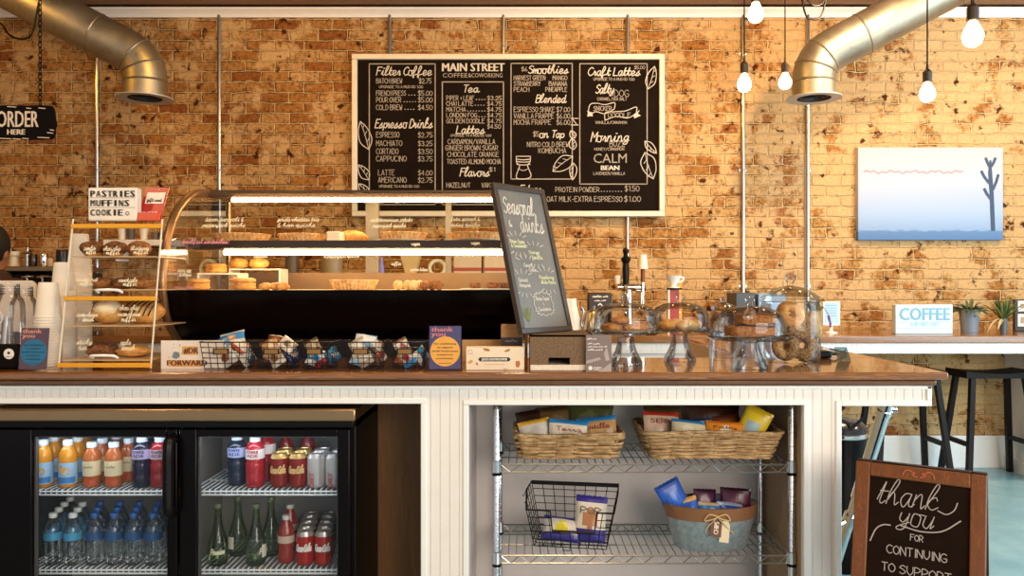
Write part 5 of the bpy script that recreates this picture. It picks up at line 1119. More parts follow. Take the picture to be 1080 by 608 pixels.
# ================================================================== WICKER BASKETS ON THE UPPER WIRE SHELF
wick = speckle('willow_cane', '8A6238', 'D2AE7C', 30, 0.6, lo=0.3, hi=0.7)
wick_d = speckle('dark_willow', '4E3018', '8E6638', 35, 0.6)
def wicker(px0, px1, w_top, w_bot, label, hh, rows, thick, seed, notch=False):
    Yf = PY0+0.008; dT, dBt = 0.27, 0.22; x = sx((px0+px1)/2, Yf); yc = Yf+dT/2; zb_ = zW1+0.014
    t = thing('wicker_basket', label, 'basket', (x, yc, zb_), 'wicker snack baskets'); rn = random.Random(seed)
    def rr(w, d, n, ph=0.0, amp=0.0, cnt=0, z=0.0, jz=0.0):
        out = []; per = 2*(w+d); c = 0.03
        for i in range(n):
            s = per*i/n
            if s < w: p = (-w/2+s, -d/2); nn = (0, -1)
            elif s < w+d: p = (w/2, -d/2+s-w); nn = (1, 0)
            elif s < 2*w+d: p = (w/2-(s-w-d), d/2); nn = (0, 1)
            else: p = (-w/2, d/2-(s-2*w-d)); nn = (-1, 0)
            px_, py_ = p
            qx, qy = max(-w/2+c, min(w/2-c, px_)), max(-d/2+c, min(d/2-c, py_)); v = Vector((px_-qx, py_-qy, 0))
            if v.length > c: v = v.normalized()*c
            dv = amp*math.sin(PI*cnt*i/n+ph); L = v.normalized() if v.length > 1e-6 else Vector((*nn, 0))
            out.append(Vector((x+qx+v.x+L.x*dv, yc+qy+v.y+L.y*dv, zb_+z+jz*math.sin(3*2*PI*i/n+ph*5+seed))))
        return out
    cnt = 18
    m = MB()
    for k in range(rows):
        f = (k+0.5)/rows; w = w_bot+(w_top-w_bot)*f; d = dBt+(dT-dBt)*f
        for s in (0, 1):
            m.tube(rr(w, d, 104, (k+s)*PI, thick*1.25, cnt, hh*f+s*thick*0.55, 0.0018+rn.random()*0.0018), thick*rn.uniform(0.72, 0.95), 5, closed=True)
    a = rr(w_bot, dBt, cnt*2); b = rr(w_top, dT, cnt*2)
    for i in range(0, cnt*2, 2): m.tube([a[i], b[i]+Vector((0, 0, hh+0.004))], thick*0.6, 5, 1)
    m.build('woven_sides', [wick, wick_d], t, angle=70)
    m = MB()
    for s in range(3): m.tube(rr(w_top+0.004, dT+0.004, 120, s*2.09, 0.005, 50, hh+0.003*math.cos(s*2.09)+0.004, 0.003), 0.0052, 6, closed=True)
    for s in range(2): m.tube(rr(w_bot+0.006, dBt+0.006, 120, s*3.14, 0.004, 46, 0.004+s*0.004, 0.001), 0.0048, 6, closed=True)
    m.build('braided_rim', wick, t, angle=70)
    MB().box(x-w_bot/2, x+w_bot/2, yc-dBt/2, yc+dBt/2, zb_+0.002, zb_+0.007).build('base', wick_d, t)
    return x, yc, zb_
xa, ya, za = wicker(545, 656, 0.385, 0.345, 'coarse wicker snack basket at the left of the upper wire shelf', 0.084, 5, 0.0072, 3)
xb, yb2, zb2 = wicker(680, 826, 0.50, 0.43, 'wide finely woven wicker basket at the right of the upper wire shelf', 0.092, 7, 0.0056, 5)
snacks = [
    ('chip_bag', 0.13, 0.15, 0.05, ('DAD2C4', 'E9B23A', 'C9C0B4'), 'white and yellow bag at the front left of the coarse wicker basket', None, xa-0.105, ya-0.07, za+0.005, (-20, -10, 8), 1.0),
    ('chip_bag', 0.16, 0.15, 0.05, ('E4D6BE', '2F7FB8', 'D8C8AC'), 'cream bag with blue corners in the middle of the coarse wicker basket', 'Terra', xa-0.005, ya-0.085, za+0.005, (-16, 6, 2), 1.0),
    ('chip_bag', 0.16, 0.16, 0.05, ('B88E5C', '2A78B4', 'C9A26C'), 'tan and blue bag at the front right of the coarse wicker basket', 'Tortilla', xa+0.115, ya-0.075, za+0.008, (-18, -8, -8), 1.0),
    ('chip_bag', 0.19, 0.22, 0.06, ('4C5128', '3A3E1E', '5C6232'), 'tall olive green bag at the back of the coarse wicker basket', None, xa+0.075, ya+0.045, za+0.005, (-14, 8, -4), 1.0),
    ('chip_bag', 0.16, 0.19, 0.06, ('6B5230', '4A3820', '806440'), 'brown bag behind the cream bag in the coarse wicker basket', None, xa-0.03, ya+0.05, za+0.005, (-16, -5, 6), 1.0),
    ('chip_bag', 0.12, 0.17, 0.05, ('3C2416', '2C180E', '54341E'), 'dark brown bag at the left rear of the coarse wicker basket', None, xa-0.12, ya+0.045, za+0.005, (-14, -8, 10), 1.0),
    ('chip_bag', 0.15, 0.16, 0.05, ('D2B49A', 'B9392E', 'C8A68A'), 'pink tan bag with red lettering at the left of the wide wicker basket', 'SIERRA', xb-0.165, yb2-0.03, zb2+0.02, (-20, 4, 6), 1.0),
    ('chip_bag', 0.16, 0.19, 0.05, ('5A4A26', '46381C', '6A5830'), 'olive brown bag at the left rear of the wide wicker basket', None, xb-0.15, yb2+0.06, zb2+0.006, (-14, 3, -4), 1.0),
    ('chip_bag', 0.13, 0.12, 0.045, ('D9C9A4', '2E7FB6', 'E9DDBE'), 'cream bag with a blue top in the wide wicker basket', None, xb-0.085, yb2-0.09, zb2+0.03, (-22, 6, -6), 1.0),
    ('chip_bag', 0.11, 0.115, 0.04, ('C9B48E', '24385A', 'D9C7A0'), 'navy and cream bag beside the orange bag in the wide wicker basket', None, xb-0.02, yb2-0.07, zb2+0.035, (-22, -6, 4), 1.0),
    ('chip_bag', 0.15, 0.115, 0.045, ('E08A2C', 'C9701C', 'F0E2C8'), 'orange snack bag with white lettering in the wide wicker basket', 'Fritos', xb+0.055, yb2-0.095, zb2+0.03, (-24, 4, 2), 1.0),
    ('chip_bag', 0.24, 0.20, 0.06, ('3E2214', '2E170C', '4E2C1A'), 'large dark brown bag at the back of the wide wicker basket', None, xb+0.04, yb2+0.06, zb2+0.006, (-12, 4, 3), 1.0),
    ('chip_bag', 0.11, 0.20, 0.045, ('E8C82E', 'D9B41E', 'A8C0C8'), 'bright yellow bag leaning out of the wide wicker basket', None, xb+0.13, yb2-0.06, zb2+0.02, (-10, 24, -25), 1.0),
    ('chip_bag', 0.12, 0.15, 0.045, ('7A3E1A', '5A2A12', '9A5A2A'), 'reddish brown bag between the yellow and dark bags of the wide basket', None, xb+0.10, yb2+0.0, zb2+0.01, (-14, -6, 10), 1.0),
    ('chip_bag', 0.15, 0.11, 0.05, ('5A2E18', '3E1E10', '6E3C20'), 'low brown bag at the right end of the wide wicker basket', None, xb+0.185, yb2+0.01, zb2+0.01, (-30, 6, -10), 1.0)]
for i, (nm, w, h, d, cols, lb, tx, x, y, z, rt, sc) in enumerate(snacks):
    p = packet(nm, w*0.93, h*0.74, d*0.8, cols, lb, 'snack bag', None, tx, '8A2A22' if tx not in ('Fritos',) else '7A1E14', seed=i+20); put(p, x, y+0.012, z+0.016, rt)

# ================================================================== BLACK WIRE SHOPPING BASKET
zS = zW2+0.005
t = thing('wire_scoop_basket', 'black wire basket with a cut-out front on the lower wire shelf', 'basket', (sx(603, 2.9), 2.9, zS))
xc_, yc_ = sx(604, 2.86), 2.885
def bp(u, v, z):   # u -1..1 across, v -1..1 depth, z 0..1
    w = 0.130+0.038*z; d = 0.085+0.02*z; a = R(-9)
    px_, py_ = u*w, v*d
    return Vector((xc_+px_*math.cos(a)-py_*math.sin(a), yc_+px_*math.sin(a)+py_*math.cos(a), zS+0.012+z*0.185))
m = MB(); r_ = 0.0017
def cut(u): return 0.32 if -0.45 < u < 0.62 else 0.72
for k in range(8):
    z = k/7
    m.tube([bp(-1, -1, z), bp(-1, 1, z), bp(1, 1, z), bp(1, -1, z)], r_, 5)
    m.tube([bp(-1, -1, z), bp(-0.45, -1, z)] if 0.32 < z <= 0.72 else ([bp(-1, -1, z), bp(1, -1, z)] if z <= 0.32 else [bp(-1, -1, z), bp(-0.98, -1, z)]), r_, 5)
    if 0.32 < z <= 0.72: m.tube([bp(0.62, -1, z), bp(1, -1, z)], r_, 5)
for i in range(9):
    u = -1+i/4; m.tube([bp(u, 1, 0), bp(u, 1, 1)], r_, 5); m.tube([bp(u, -1, 0), bp(u, -1, cut(u))], r_, 5); m.tube([bp(u, -1, 0), bp(u, 1, 0)], r_, 5)
for i in range(6):
    v = -1+i*0.4; m.tube([bp(-1, v, 0), bp(-1, v, min(1, 0.72+0.28*(v+1)*1.2))], r_, 5); m.tube([bp(1, v, 0), bp(1, v, min(1, 0.72+0.28*(v+1)*1.2))], r_, 5); m.tube([bp(-1, v, 0), bp(1, v, 0)], r_, 5)
m.build('wire_mesh', bk, t)
m = MB(); m.tube([bp(-1, -1, 0.72), bp(-1, -0.2, 1), bp(-1, 1, 1), bp(1, 1, 1), bp(1, -0.2, 1), bp(1, -1, 0.72), bp(0.62, -1, 0.72), bp(0.62, -1, 0.32), bp(-0.45, -1, 0.32), bp(-0.45, -1, 0.72)], 0.0042, 8, closed=True); m.tube([bp(-1, 1, 0.97), bp(1, 1, 0.97)], 0.006, 8)
m.build('rim_bar', bk, t)
m = MB(); m.tube([bp(-0.2, -1, 0), bp(-0.2, -1, 0)+Vector((0, -0.004, -0.010)), bp(0, -1, 0)+Vector((0, -0.004, -0.010)), bp(0, -1, 0)], 0.002, 5); m.tube([bp(-1, 0.9, 0), bp(-1, 0.9, 0)-Vector((0, 0, 0.008))], 0.003, 5); m.tube([bp(1, 0.9, 0), bp(1, 0.9, 0)-Vector((0, 0, 0.008))], 0.003, 5)
m.build('foot', bk, t)
p = packet('popcorn_bag', 0.118, 0.165, 0.055, ('E4DAC8', '3C3590', 'B97C50'), 'white and purple popcorn bag upright in the black wire basket', 'snack bag', None, 'POP', '7A6A50', 91); put(p, xc_+0.058, yc_-0.045, zS+0.018, (-14, 3, -10))
p = packet('popcorn_bag', 0.15, 0.09, 0.055, ('D6D2CE', '3A3488', 'D9CE3E'), 'white and purple popcorn bag lying flat in the black wire basket', 'snack bag', None, None, seed=92); put(p, xc_-0.045, yc_-0.035, zS+0.018, (-34, 4, -12))

# ================================================================== GALVANISED BUCKET
xg, yg = sx(749, 2.86), 2.862
t = thing('galvanized_bucket', 'oval galvanised bucket with a copper band and tag on the lower wire shelf', 'bucket', (xg, yg, zS))
hb = 0.158
m = MB(); P = [(0.128, 0.0005), (0.133, 0.004), (0.172, hb)]; m.lathe(P+[(0.169, hb), (0.130, 0.008), (0, 0.008)], (xg, yg, zS), 44, kx=1.0, ky=0.62); m.build('bucket_body', 'galv', t)
m = MB(); m.shell([(0.1625, hb-0.045), (0.1735, hb-0.001), (0.1755, hb+0.004), (0.170, hb+0.005)], (xg, yg, zS), 44, kx=1.0, ky=0.62); m.build('copper_band', plain('9A6A48', 0.45, 0.4), t)
fy = yg-0.62*0.172; m = MB(); rn = random.Random(6)
for s in (-1, 1):
    m.tube(catmull([(xg+0.002, fy-0.004, zS+hb-0.02), (xg+s*0.03, fy-0.008, zS+hb-0.012), (xg+s*0.045, fy-0.002, zS+hb-0.035), (xg+s*0.02, fy-0.006, zS+hb-0.03), (xg, fy-0.005, zS+hb-0.022)], 5), 0.0024, 5)
    m.tube(catmull([(xg, fy-0.004, zS+hb-0.022), (xg+s*0.035, fy+0.001, zS+hb-0.06), (xg+s*(0.062 if s > 0 else 0.04), fy+0.012, zS+hb-0.085)], 5), 0.0020, 5)
m.build('twine_bow', plain('C9AE7C', 0.9), t)
def tagm(x, z, w, h, rot, hexc, nm, txt, tc):
    Ft = frame((x, fy+0.000, z), (math.cos(rot), 0, math.sin(rot)), (-math.sin(rot), 0.10, math.cos(rot))); q = MB()
    q.prism([Ft(a, b) for a, b in ((-w/2, 0), (w/2, 0), (w/2, h*0.8), (w*0.25, h), (-w*0.25, h), (-w/2, h*0.8))], (0, -0.003, 0), (0, -0.0015, 0)); o = q.build(nm, plain(hexc, 0.6), t)
    if txt:
        g = MB(); Fv = lambda u, v, w_=0: Ft(-v, u, 0.0042+w_); g.text(txt, Fv, h*0.15, -w*0.2, w*0.42, width=h*0.6, bold=0.0008); g.build('tag_lettering', plain(tc, 0.6), o)
tagm(xg-0.008, zS+hb-0.092, 0.040, 0.07, -0.12, '6E4326', 'brown_tag', 'CHIPS', 'EBDCC4')
tagm(xg+0.022, zS+hb-0.112, 0.034, 0.075, -0.12, 'DCCBA8', 'paper_tag', None, None)
bs = [(0.10, 0.14, ('1F57B8', '1A479A', '2A68CC'), 'bright blue bag leaning out at the left of the metal bucket', -0.100, 0.0, 0.105, (-8, -26, 10)), (0.08, 0.11, ('2460C0', 'C9A060', '2A68CC'), 'blue and gold bag next to the leaning bag in the bucket', -0.06, -0.02, 0.07, (-12, -18, -5)),
      (0.10, 0.10, ('3A86C8', 'C9B48A', '8FB8D8'), 'pale blue packet in the middle of the metal bucket', 0.0, -0.04, 0.068, (-30, 5, 0)), (0.09, 0.11, ('4A1638', '34102A', '6A2450'), 'small plum packet behind the blue packets in the bucket', -0.012, 0.035, 0.085, (-10, 4, 8)),
      (0.10, 0.10, ('2450A8', '8FA8CC', '3A6AC0'), 'blue packet right of the middle in the metal bucket', 0.065, -0.035, 0.066, (-26, 6, 0)), (0.115, 0.13, ('4A1230', '360C24', '5E1C40'), 'plum bag upright at the right of the metal bucket', 0.095, 0.012, 0.075, (-8, 2, -8))]
for i, (w, h, cols, lb, dx, dy, dz, rt) in enumerate(bs):
    p = packet('snack_bag', w, h, 0.035, cols, lb, 'snack bag', None, seed=i+120); put(p, xg+dx, yg+dy, zS+dz, rt)

# ================================================================== FRIDGE DRINKS
def bottle(kind, label, x, y, z, group, cols, lab=None, text=None, tcol='FFFFFF'):
    t = thing(kind, label, 'can' if kind.endswith('can') else 'bottle', (0, 0, 0), group)
    body, cap, lb = cols
    bm = M[body] if body in M else plain(body, 0.15, var=0.05)
    if kind == 'juice_bottle':
        P = [(0, 0), (0.030, 0), (0.034, 0.006), (0.034, 0.11), (0.0345, 0.118), (0.033, 0.128), (0.033, 0.140), (0.024, 0.163), (0.0145, 0.176), (0.0145, 0.182)]; H = 0.182; cr = 0.0185; ch_ = 0.022; lr = (0.016, 0.105); R0 = 0.0345
    elif kind == 'tea_bottle':
        P = [(0, 0), (0.029, 0), (0.0335, 0.005), (0.0335, 0.125), (0.030, 0.142), (0.020, 0.163), (0.0165, 0.17), (0.0165, 0.178)]; H = 0.178; cr = 0.0195; ch_ = 0.020; lr = (0.050, 0.115); R0 = 0.034
    elif kind == 'sports_bottle':
        P = [(0, 0), (0.032, 0), (0.037, 0.006), (0.037, 0.05), (0.0345, 0.06), (0.037, 0.07), (0.037, 0.10), (0.0345, 0.108), (0.037, 0.118), (0.037, 0.165), (0.028, 0.186), (0.018, 0.195), (0.018, 0.20)]; H = 0.20; cr = 0.021; ch_ = 0.026; lr = (0.122, 0.163); R0 = 0.0375
    elif kind == 'water_bottle':
        P = [(0, 0.004), (0.026, 0), (0.031, 0.008)]
        for i in range(5): P += [(0.0325, 0.018+i*0.016), (0.0305, 0.026+i*0.016)]
        P += [(0.0325, 0.10), (0.0325, 0.135), (0.029, 0.152), (0.018, 0.178), (0.0125, 0.188), (0.0125, 0.196)]; H = 0.196; cr = 0.0145; ch_ = 0.016; lr = (0.102, 0.132); R0 = 0.033
    elif kind == 'glass_bottle':
        P = [(0, 0), (0.030, 0.0), (0.034, 0.006), (0.036, 0.05), (0.032, 0.085), (0.020, 0.125), (0.013, 0.165), (0.0125, 0.20), (0.0145, 0.204), (0.0145, 0.212)]; H = 0.212; cr = 0.0155; ch_ = 0.014; lr = None; R0 = 0.037
    elif kind == 'soda_bottle':
        P = [(0, 0), (0.026, 0), (0.032, 0.006), (0.033, 0.035), (0.029, 0.06), (0.033, 0.085), (0.0335, 0.12), (0.026, 0.15), (0.0145, 0.178), (0.0135, 0.19)]; H = 0.19; cr = 0.016; ch_ = 0.016; lr = (0.088, 0.118); R0 = 0.034
    else:
        P = [(0, 0.003), (0.022, 0.003), (0.025, 0.0), (0.0325, 0.010), (0.033, 0.014), (0.033, 0.106), (0.0275, 0.119), (0.0270, 0.122), (0.0258, 0.122), (0.0245, 0.1185), (0, 0.1185)]; H = 0.106; R0 = 0.0333; lr = None
    if kind == 'drink_can':
        m = MB(); m.lathe(P[:6], (0, 0, 0), 22); mm = MB(); mm.v = m.v; mm.f = m.f; mm.m = m.m
        mm.build('can_body', plain(body, 0.25, 0.3, var=0.03), t); top_ = MB(); top_.lathe(P[5:], (0, 0, 0), 22); top_.box(-0.008, 0.008, -0.014, 0.004, 0.119, 0.1205); top_.build('can_top', plain(cap, 0.3, 0.7), t)
    else:
        MB().lathe(P, (0, 0, 0), 22).build('bottle_body', bm, t, angle=60)
        q = MB(); q.lathe([(cr*0.98, H-0.008), (cr, H-0.006), (cr, H+ch_-0.009), (cr*0.9, H+ch_-0.006), (0, H+ch_-0.006)], (0, 0, 0), 22, wob=lambda a, b: 0.02*math.cos(22*a)); q.build('cap', plain(cap, 0.4), t)
    if lr and lb:
        q = MB(); q.shell([(R0+0.0006, lr[0]), (R0+0.0006, lr[1])], (0, 0, 0), 24)
        L = q.build('label', plain(lb, 0.4), t)
        if kind == 'juice_bottle':
            F = cyl_frame((0, 0, 0), R0+0.0012); g = MB(); g.strip(F, -0.045, 0.045, 0.020, 0.045, 0, 10, 0); g.disc(F, 0.008, 0.07, 0.016, 0.0005, 1); g.disc(F, -0.014, 0.085, 0.010, 0.0007, 1); g.build('label_print', [plain('3D7DC0', 0.4), plain('F0A838', 0.4)], L)
        if kind == 'tea_bottle':
            F = cyl_frame((0, 0, 0), R0+0.0012); g = MB(); g.disc(F, 0.0, 0.03, 0.016, 0.0005, 0); g.disc(F, 0.02, 0.025, 0.012, 0.0007, 0); g.scribble(F, -0.02, 0.02, 0.085, 0.012, 0.003, 1, 0.0006); g.build('label_print', [plain('B9481E', 0.4), plain('8A7A4A', 0.4)], L)
    if text:
        F = cyl_frame((0, 0, 0), R0+0.0014); g = MB(); txt, v0, h0, wd, vert, style = text
        FF = (lambda u, v, w=0: F(-v+0.0, v0+u, w)) if vert else (lambda u, v, w=0: F(u, v0+v, w))
        for i, ln in enumerate(txt.split('\n')):
            if style == 's': g.hand(ln, FF, 0, -i*h0*1.35, h0, h0*0.2, width=wd, align='c', gap=0.35, slant=0.22, w=0.0003)
            else: g.text(ln, FF, 0, -i*h0*1.25, h0, width=wd, align='c', bold=0.0006, w=0.0003)
        g.build('lettering', plain(tcol, 0.4), t)
    s_ = {'juice_bottle': 0.86, 'tea_bottle': 0.84, 'sports_bottle': 0.85, 'water_bottle': 0.90, 'soda_bottle': 0.86}.get(kind, 1.0); t.scale = (min(1, s_+0.05), min(1, s_+0.05), s_)
    t.location = (x, y, z); return t
zU = zF1+0.003; zL = zF2+0.003
FB = SY0+0.04
def row(y): return y
# left door, upper shelf
lab_j = ('front left', 'front second', 'behind the front left', 'behind the front second', 'rear left', 'rear second')
pr = None
for i, (px, y) in enumerate(((46, 0), (72, 0), (57, 1), (82, 1), (66, 2), (90, 2))):
    yy = FB+0.075*y; lb = 'orange juice bottle, '+lab_j[i]+' one, upper shelf of the left fridge door'
    if pr is None: pr = bottle('juice_bottle', lb, sx(px, yy), yy, zU, 'orange juice bottles', ('D98E1E', 'DDE6EC', '9CC0DE'))
    else: dup(pr, (sx(px, yy), yy, zU), label=lb)
pr = None
for i, (px, y, w) in enumerate(((97, 0, 'front left'), (120, 0, 'front right'), (108, 1, 'rear left'), (136, 1, 'rear right'), (123, 2, 'hindmost'))):
    yy = FB+0.075*y; lb = 'amber tea bottle, '+w+' of the group with cream labels in the left fridge'
    if pr is None: pr = bottle('tea_bottle', lb, sx(px, yy), yy, zU, 'amber tea bottles', ('B4602A', 'D6E4EE', 'DCC8A0'))
    else: dup(pr, (sx(px, yy), yy, zU), label=lb)
PW = ('POWER\nADE', 0.147, 0.013, 0.048, False, 'b')
bottle('sports_bottle', 'dark purple sports drink bottle at the front right of the left upper fridge shelf', sx(150, FB), FB, zU, 'sports drinks', ('1E1830', 'CFE2EE', 'B4A6CE'), None, PW, '1C1830')
bottle('sports_bottle', 'red sports drink bottle partly behind the left door handle', sx(169, FB), FB, zU, 'sports drinks', ('9A1E22', 'CFE2EE', 'C9A8B8'), None, PW, '2A1024')
bottle('sports_bottle', 'dark sports drink bottle behind the purple one in the left fridge', sx(157, FB+0.08), FB+0.085, zU, 'sports drinks', ('241A34', 'CFE2EE', '8A7EA8'))
# left door, lower shelf
pr = None
for i, (px, y, w) in enumerate(((56, 0, 'front left'), (77, 0, 'front right'), (62, 1, 'second row left'), (82, 1, 'second row right'), (68, 2, 'third row left'), (87, 2, 'third row right'), (74, 3, 'rear'))):
    yy = FB+0.072*y; lb = 'clear water bottle with white cap, '+w+' one, left fridge lower shelf'
    if pr is None: pr = bottle('water_bottle', lb, sx(px, yy), yy, zL, 'white capped water bottles', ('pet', 'E6ECEE', '48A0D0'))
    else: dup(pr, (sx(px, yy), yy, zL), label=lb)
pr = None
for j in range(3):
    for i in range(4):
        yy = FB+0.003+0.075*j; px = 100+i*20.5+j*3
        lb = 'clear water bottle with blue cap, '+('first', 'second', 'third', 'fourth')[i]+' from left, '+('front', 'middle', 'rear')[j]+' row, lower fridge shelf'
        if pr is None: pr = bottle('water_bottle', lb, sx(px, yy), yy, zL, 'blue capped water bottles', ('pet', '1C5AA8', '1E4E86'))
        else: dup(pr, (sx(px, yy), yy, zL), label=lb)
# bottom shelf of left: cream capped bottles, only tops in view
pr = None
for i in range(4):
    yy = FB+0.02; px = 98+i*18.5; lb = 'cream topped bottle on the bottom shelf of the left fridge, '+('first', 'second', 'third', 'last')[i]+' in its row'
    c_ = pr
    if pr is None: pr = bottle('tea_bottle', lb, sx(px, yy), yy, zF2-0.267, 'cream topped bottles', ('C9B88A', 'E0D2A8', 'D8CBA8'))
    else: dup(pr, (sx(px, yy), yy, zF2-0.267), label=lb)
# right door, upper shelf
bottle('sports_bottle', 'dark blue sports drink bottle in the right fridge', sx(250, FB+0.03), FB+0.03, zU, 'sports drinks', ('20263A', 'D6E4EC', 'AEB8E0'), None, PW, '1A2A80')
bottle('sports_bottle', 'front red sports drink bottle in the right fridge', sx(269, FB), FB+0.002, zU, 'sports drinks', ('A82028', 'D6E4EC', 'E2D8D8'), None, PW, 'B01E28')
bottle('sports_bottle', 'red sports drink bottle behind the front red one in the right fridge', sx(281, FB+0.09), FB+0.09, zU, 'sports drinks', ('A02028', 'D6E4EC', 'E2D8D8'))
for i, (px, y, w) in enumerate(((302, 2, 'left'), (325, 2, 'right'))):
    yy = FB+0.09*y; bottle('soda_bottle', w+' red soda bottle at the back of the right upper fridge shelf', sx(px, yy), yy, zU, 'red soda bottles', ('8E1E1E', 'C8C0C0', 'B02A2A'))
gc = None; CC = ('Coca-Cola', 0.055, 0.024, 0.058, False, 's')
for px, y, w in ((295, 0, 'front left'), (314.3, 0, 'front right'), (301, 1, 'rear left'), (320.5, 1, 'rear right')):
    yy = FB+0.07*y; lb = 'red soda can with gold top, '+w+' of four in the right fridge'
    if gc is None: gc = bottle('drink_can', lb, sx(px, yy), yy, zU, 'gold topped soda cans', ('8E2218', 'C9A868', None), None, CC, 'D8B070')
    else: dup(gc, (sx(px, yy), yy, zU), label=lb)
    
sc_ = None
for px, y, w in ((333.7, 0, 'front left'), (353, 0, 'front right'), (340, 1, 'rear left'), (359.5, 1, 'rear right')):
    yy = FB+0.07*y; lb = 'silver soda can, '+w+' of four at the right end of the upper fridge shelf'
    if sc_ is None: sc_ = bottle('drink_can', lb, sx(px, yy), yy, zU, 'silver soda cans', ('C4BDBA', 'BDB8B4', None), None, ('DIET', 0.03, 0.018, 0.055, True, 'b'), 'B02A26')
    else: dup(sc_, (sx(px, yy), yy, zU), label=lb)
# right door, lower shelf
for i, (px, y, w, rot) in enumerate(((230, 0, 'front left', 0.3), (251, 1, 'rear', -0.4), (270, 0, 'front right', 1.3), (286, 1, 'hindmost right', 0.9))):
    yy = FB+0.10*y; g = bottle('glass_bottle', 'green glass water bottle, '+w+' one on the lower shelf of the right fridge', sx(px, yy), yy, zL, 'green glass bottles', ('green_glass', '5A6048', None), None, ('Perrier', 0.045, 0.020, 0.05, False, 's') if i in (0, 2) else None, 'E8E4C8'); g.rotation_euler.z = rot
    F = cyl_frame((0, 0, 0), 0.0365)
    if i in (1, 2): q = MB(); q.strip(F, -0.014, 0.012, 0.03, 0.075, 0.0006, 4); o = q.build('label', plain('E6E2D4', 0.5), g, local=True)
for px, y, w in ((302, 0.3, 'front'), (306, 2.3, 'rear')):
    yy = FB+0.07*y; bottle('soda_bottle', w+' red soda bottle with white cap on the lower shelf of the right fridge', sx(px, yy), yy, zL, 'red soda bottles', ('8E2A1E', 'D0CCC8', 'C9B0A0'))
cc_ = None
for i in range(2):
    for j in range(4):
        yy = FB+0.003+0.068*j; px = 322+i*19.6+j*2.0; lb = 'red and white soda can, '+('left', 'right')[i]+' column, '+('front', 'second', 'third', 'rear')[j]+', lower fridge shelf'
        if cc_ is None: cc_ = bottle('drink_can', lb, sx(px, yy), yy, zL, 'red and white soda cans', ('B02218', 'C4BFBA', None), None, CC, 'F0E6E0')
        else: dup(cc_, (sx(px, yy), yy, zL), label=lb)
m = MB(); m.tube([(sx(262, FB+0.1), FB+0.1, zF2-0.03), (sx(286, FB), FB+0.0, zF2-0.022)], 0.007, 8)
tag(m.build('yellow_tube', plain('D9A41E', 0.4)), 'yellow stick hanging below the lower shelf of the right fridge', 'stick')
# ================================================================== THINGS ON THE WALL WORKTOP
ZT = BT+0.0006
# espresso machine, left
Y = 5.36; x0, x1 = sx(-40, Y), sx(66, Y); zt_ = sz(281, Y)
t = thing('espresso_machine', 'black and steel espresso machine behind the paper cups at the left', 'espresso machine', ((x0+x1)/2, Y+0.25, BT))
m = MB(); m.box(x0, x1, Y+0.10, Y+0.52, ZT+0.03, zt_-0.04); m.box(x0, x1, Y+0.02, Y+0.12, zt_-0.16, zt_-0.05); m.box(x0+0.02, x1-0.02, Y, Y+0.5, ZT+0.03, ZT+0.09); m.build('machine_body', 'black', t, bevel=0.01)
m = MB(); m.box(x0-0.005, x1+0.005, Y-0.01, Y+0.53, zt_-0.035, zt_); m.build('cup_tray', 'steel', t, bevel=0.006)
m = MB()
for i in range(4): m.lathe([(0.02, 0), (0.02, 0.03)], (x0+0.06+i*0.18, Y+0.06, ZT-0.0005), 10)
m.build('foot', 'steel', t)
for px in (30, 46, 60):
    x = sx(px, Y); q = MB(); q.tube([(x-0.045, Y+0.0, zt_-0.075), (x+0.045, Y-0.01, zt_-0.07)], 0.006, 8); q.tube([(x, Y+0.03, zt_-0.075), (x, Y-0.02, zt_-0.075)], 0.012, 10); q.tube([(x, Y-0.012, zt_-0.07), (x, Y-0.012, zt_-0.11)], 0.007, 8); q.build('steam_knob', 'chrome', t)
for i in range(2):
    x = x0+0.2+i*0.26; q = MB(); q.lathe([(0.035, 0), (0.035, 0.05)], (x, Y+0.06, zt_-0.215), 16); q.tube([(x, Y+0.03, zt_-0.2), (x, Y-0.12, zt_-0.215)], 0.013, 8); q.build('portafilter', 'chrome', t)
def tumbler(px, Yb, r, h, mat_, label, kind='tumbler', prof=None):
    x = sx(px, Yb); o = MB().lathe(prof or [(0, 0), (r*0.85, 0), (r, 0.008), (r, h*0.9), (r*0.85, h), (r*0.8, h), (r*0.78, 0.01)], (x, Yb, zt_+0.0006), 20).build(kind, mat_); return tag(o, label, 'cup')
yb_ = Y+0.15; kk = yb_/FOC
tumbler(15, yb_, 5*kk, 17*kk, plain('D9CDBC', 0.4), 'pale grinder hopper shaped cup at the left on the espresso machine', 'ceramic_cup', [(0, 0), (5.5*kk, 0), (4.5*kk, 2.5*kk), (4*kk, 10*kk), (5.5*kk, 12*kk), (5.5*kk, 16*kk), (0, 16*kk)])
tumbler(29, yb_, 3*kk, 21*kk, 'steel', 'slim steel shaker on the espresso machine', 'shaker', [(0, 0), (3*kk, 0), (3*kk, 13*kk), (5*kk, 14*kk), (1.5*kk, 16*kk), (1.5*kk, 20*kk), (0, 20*kk)])
tumbler(35, yb_-0.04, 4*kk, 13*kk, plain('4A4038', 0.25, 0.8), 'dark steel tumbler in the middle on the espresso machine')
tumbler(46, yb_-0.04, 4.3*kk, 14*kk, 'chrome', 'shiny steel tumbler on the espresso machine')
tumbler(53, yb_-0.02, 3*kk, 9*kk, plain('B99A70', 0.4), 'small tan cup on the espresso machine')
tumbler(66, yb_+0.05, 6.2*kk, 18*kk, plain('17202E', 0.25), 'dark blue canister at the right end on the espresso machine', 'canister')
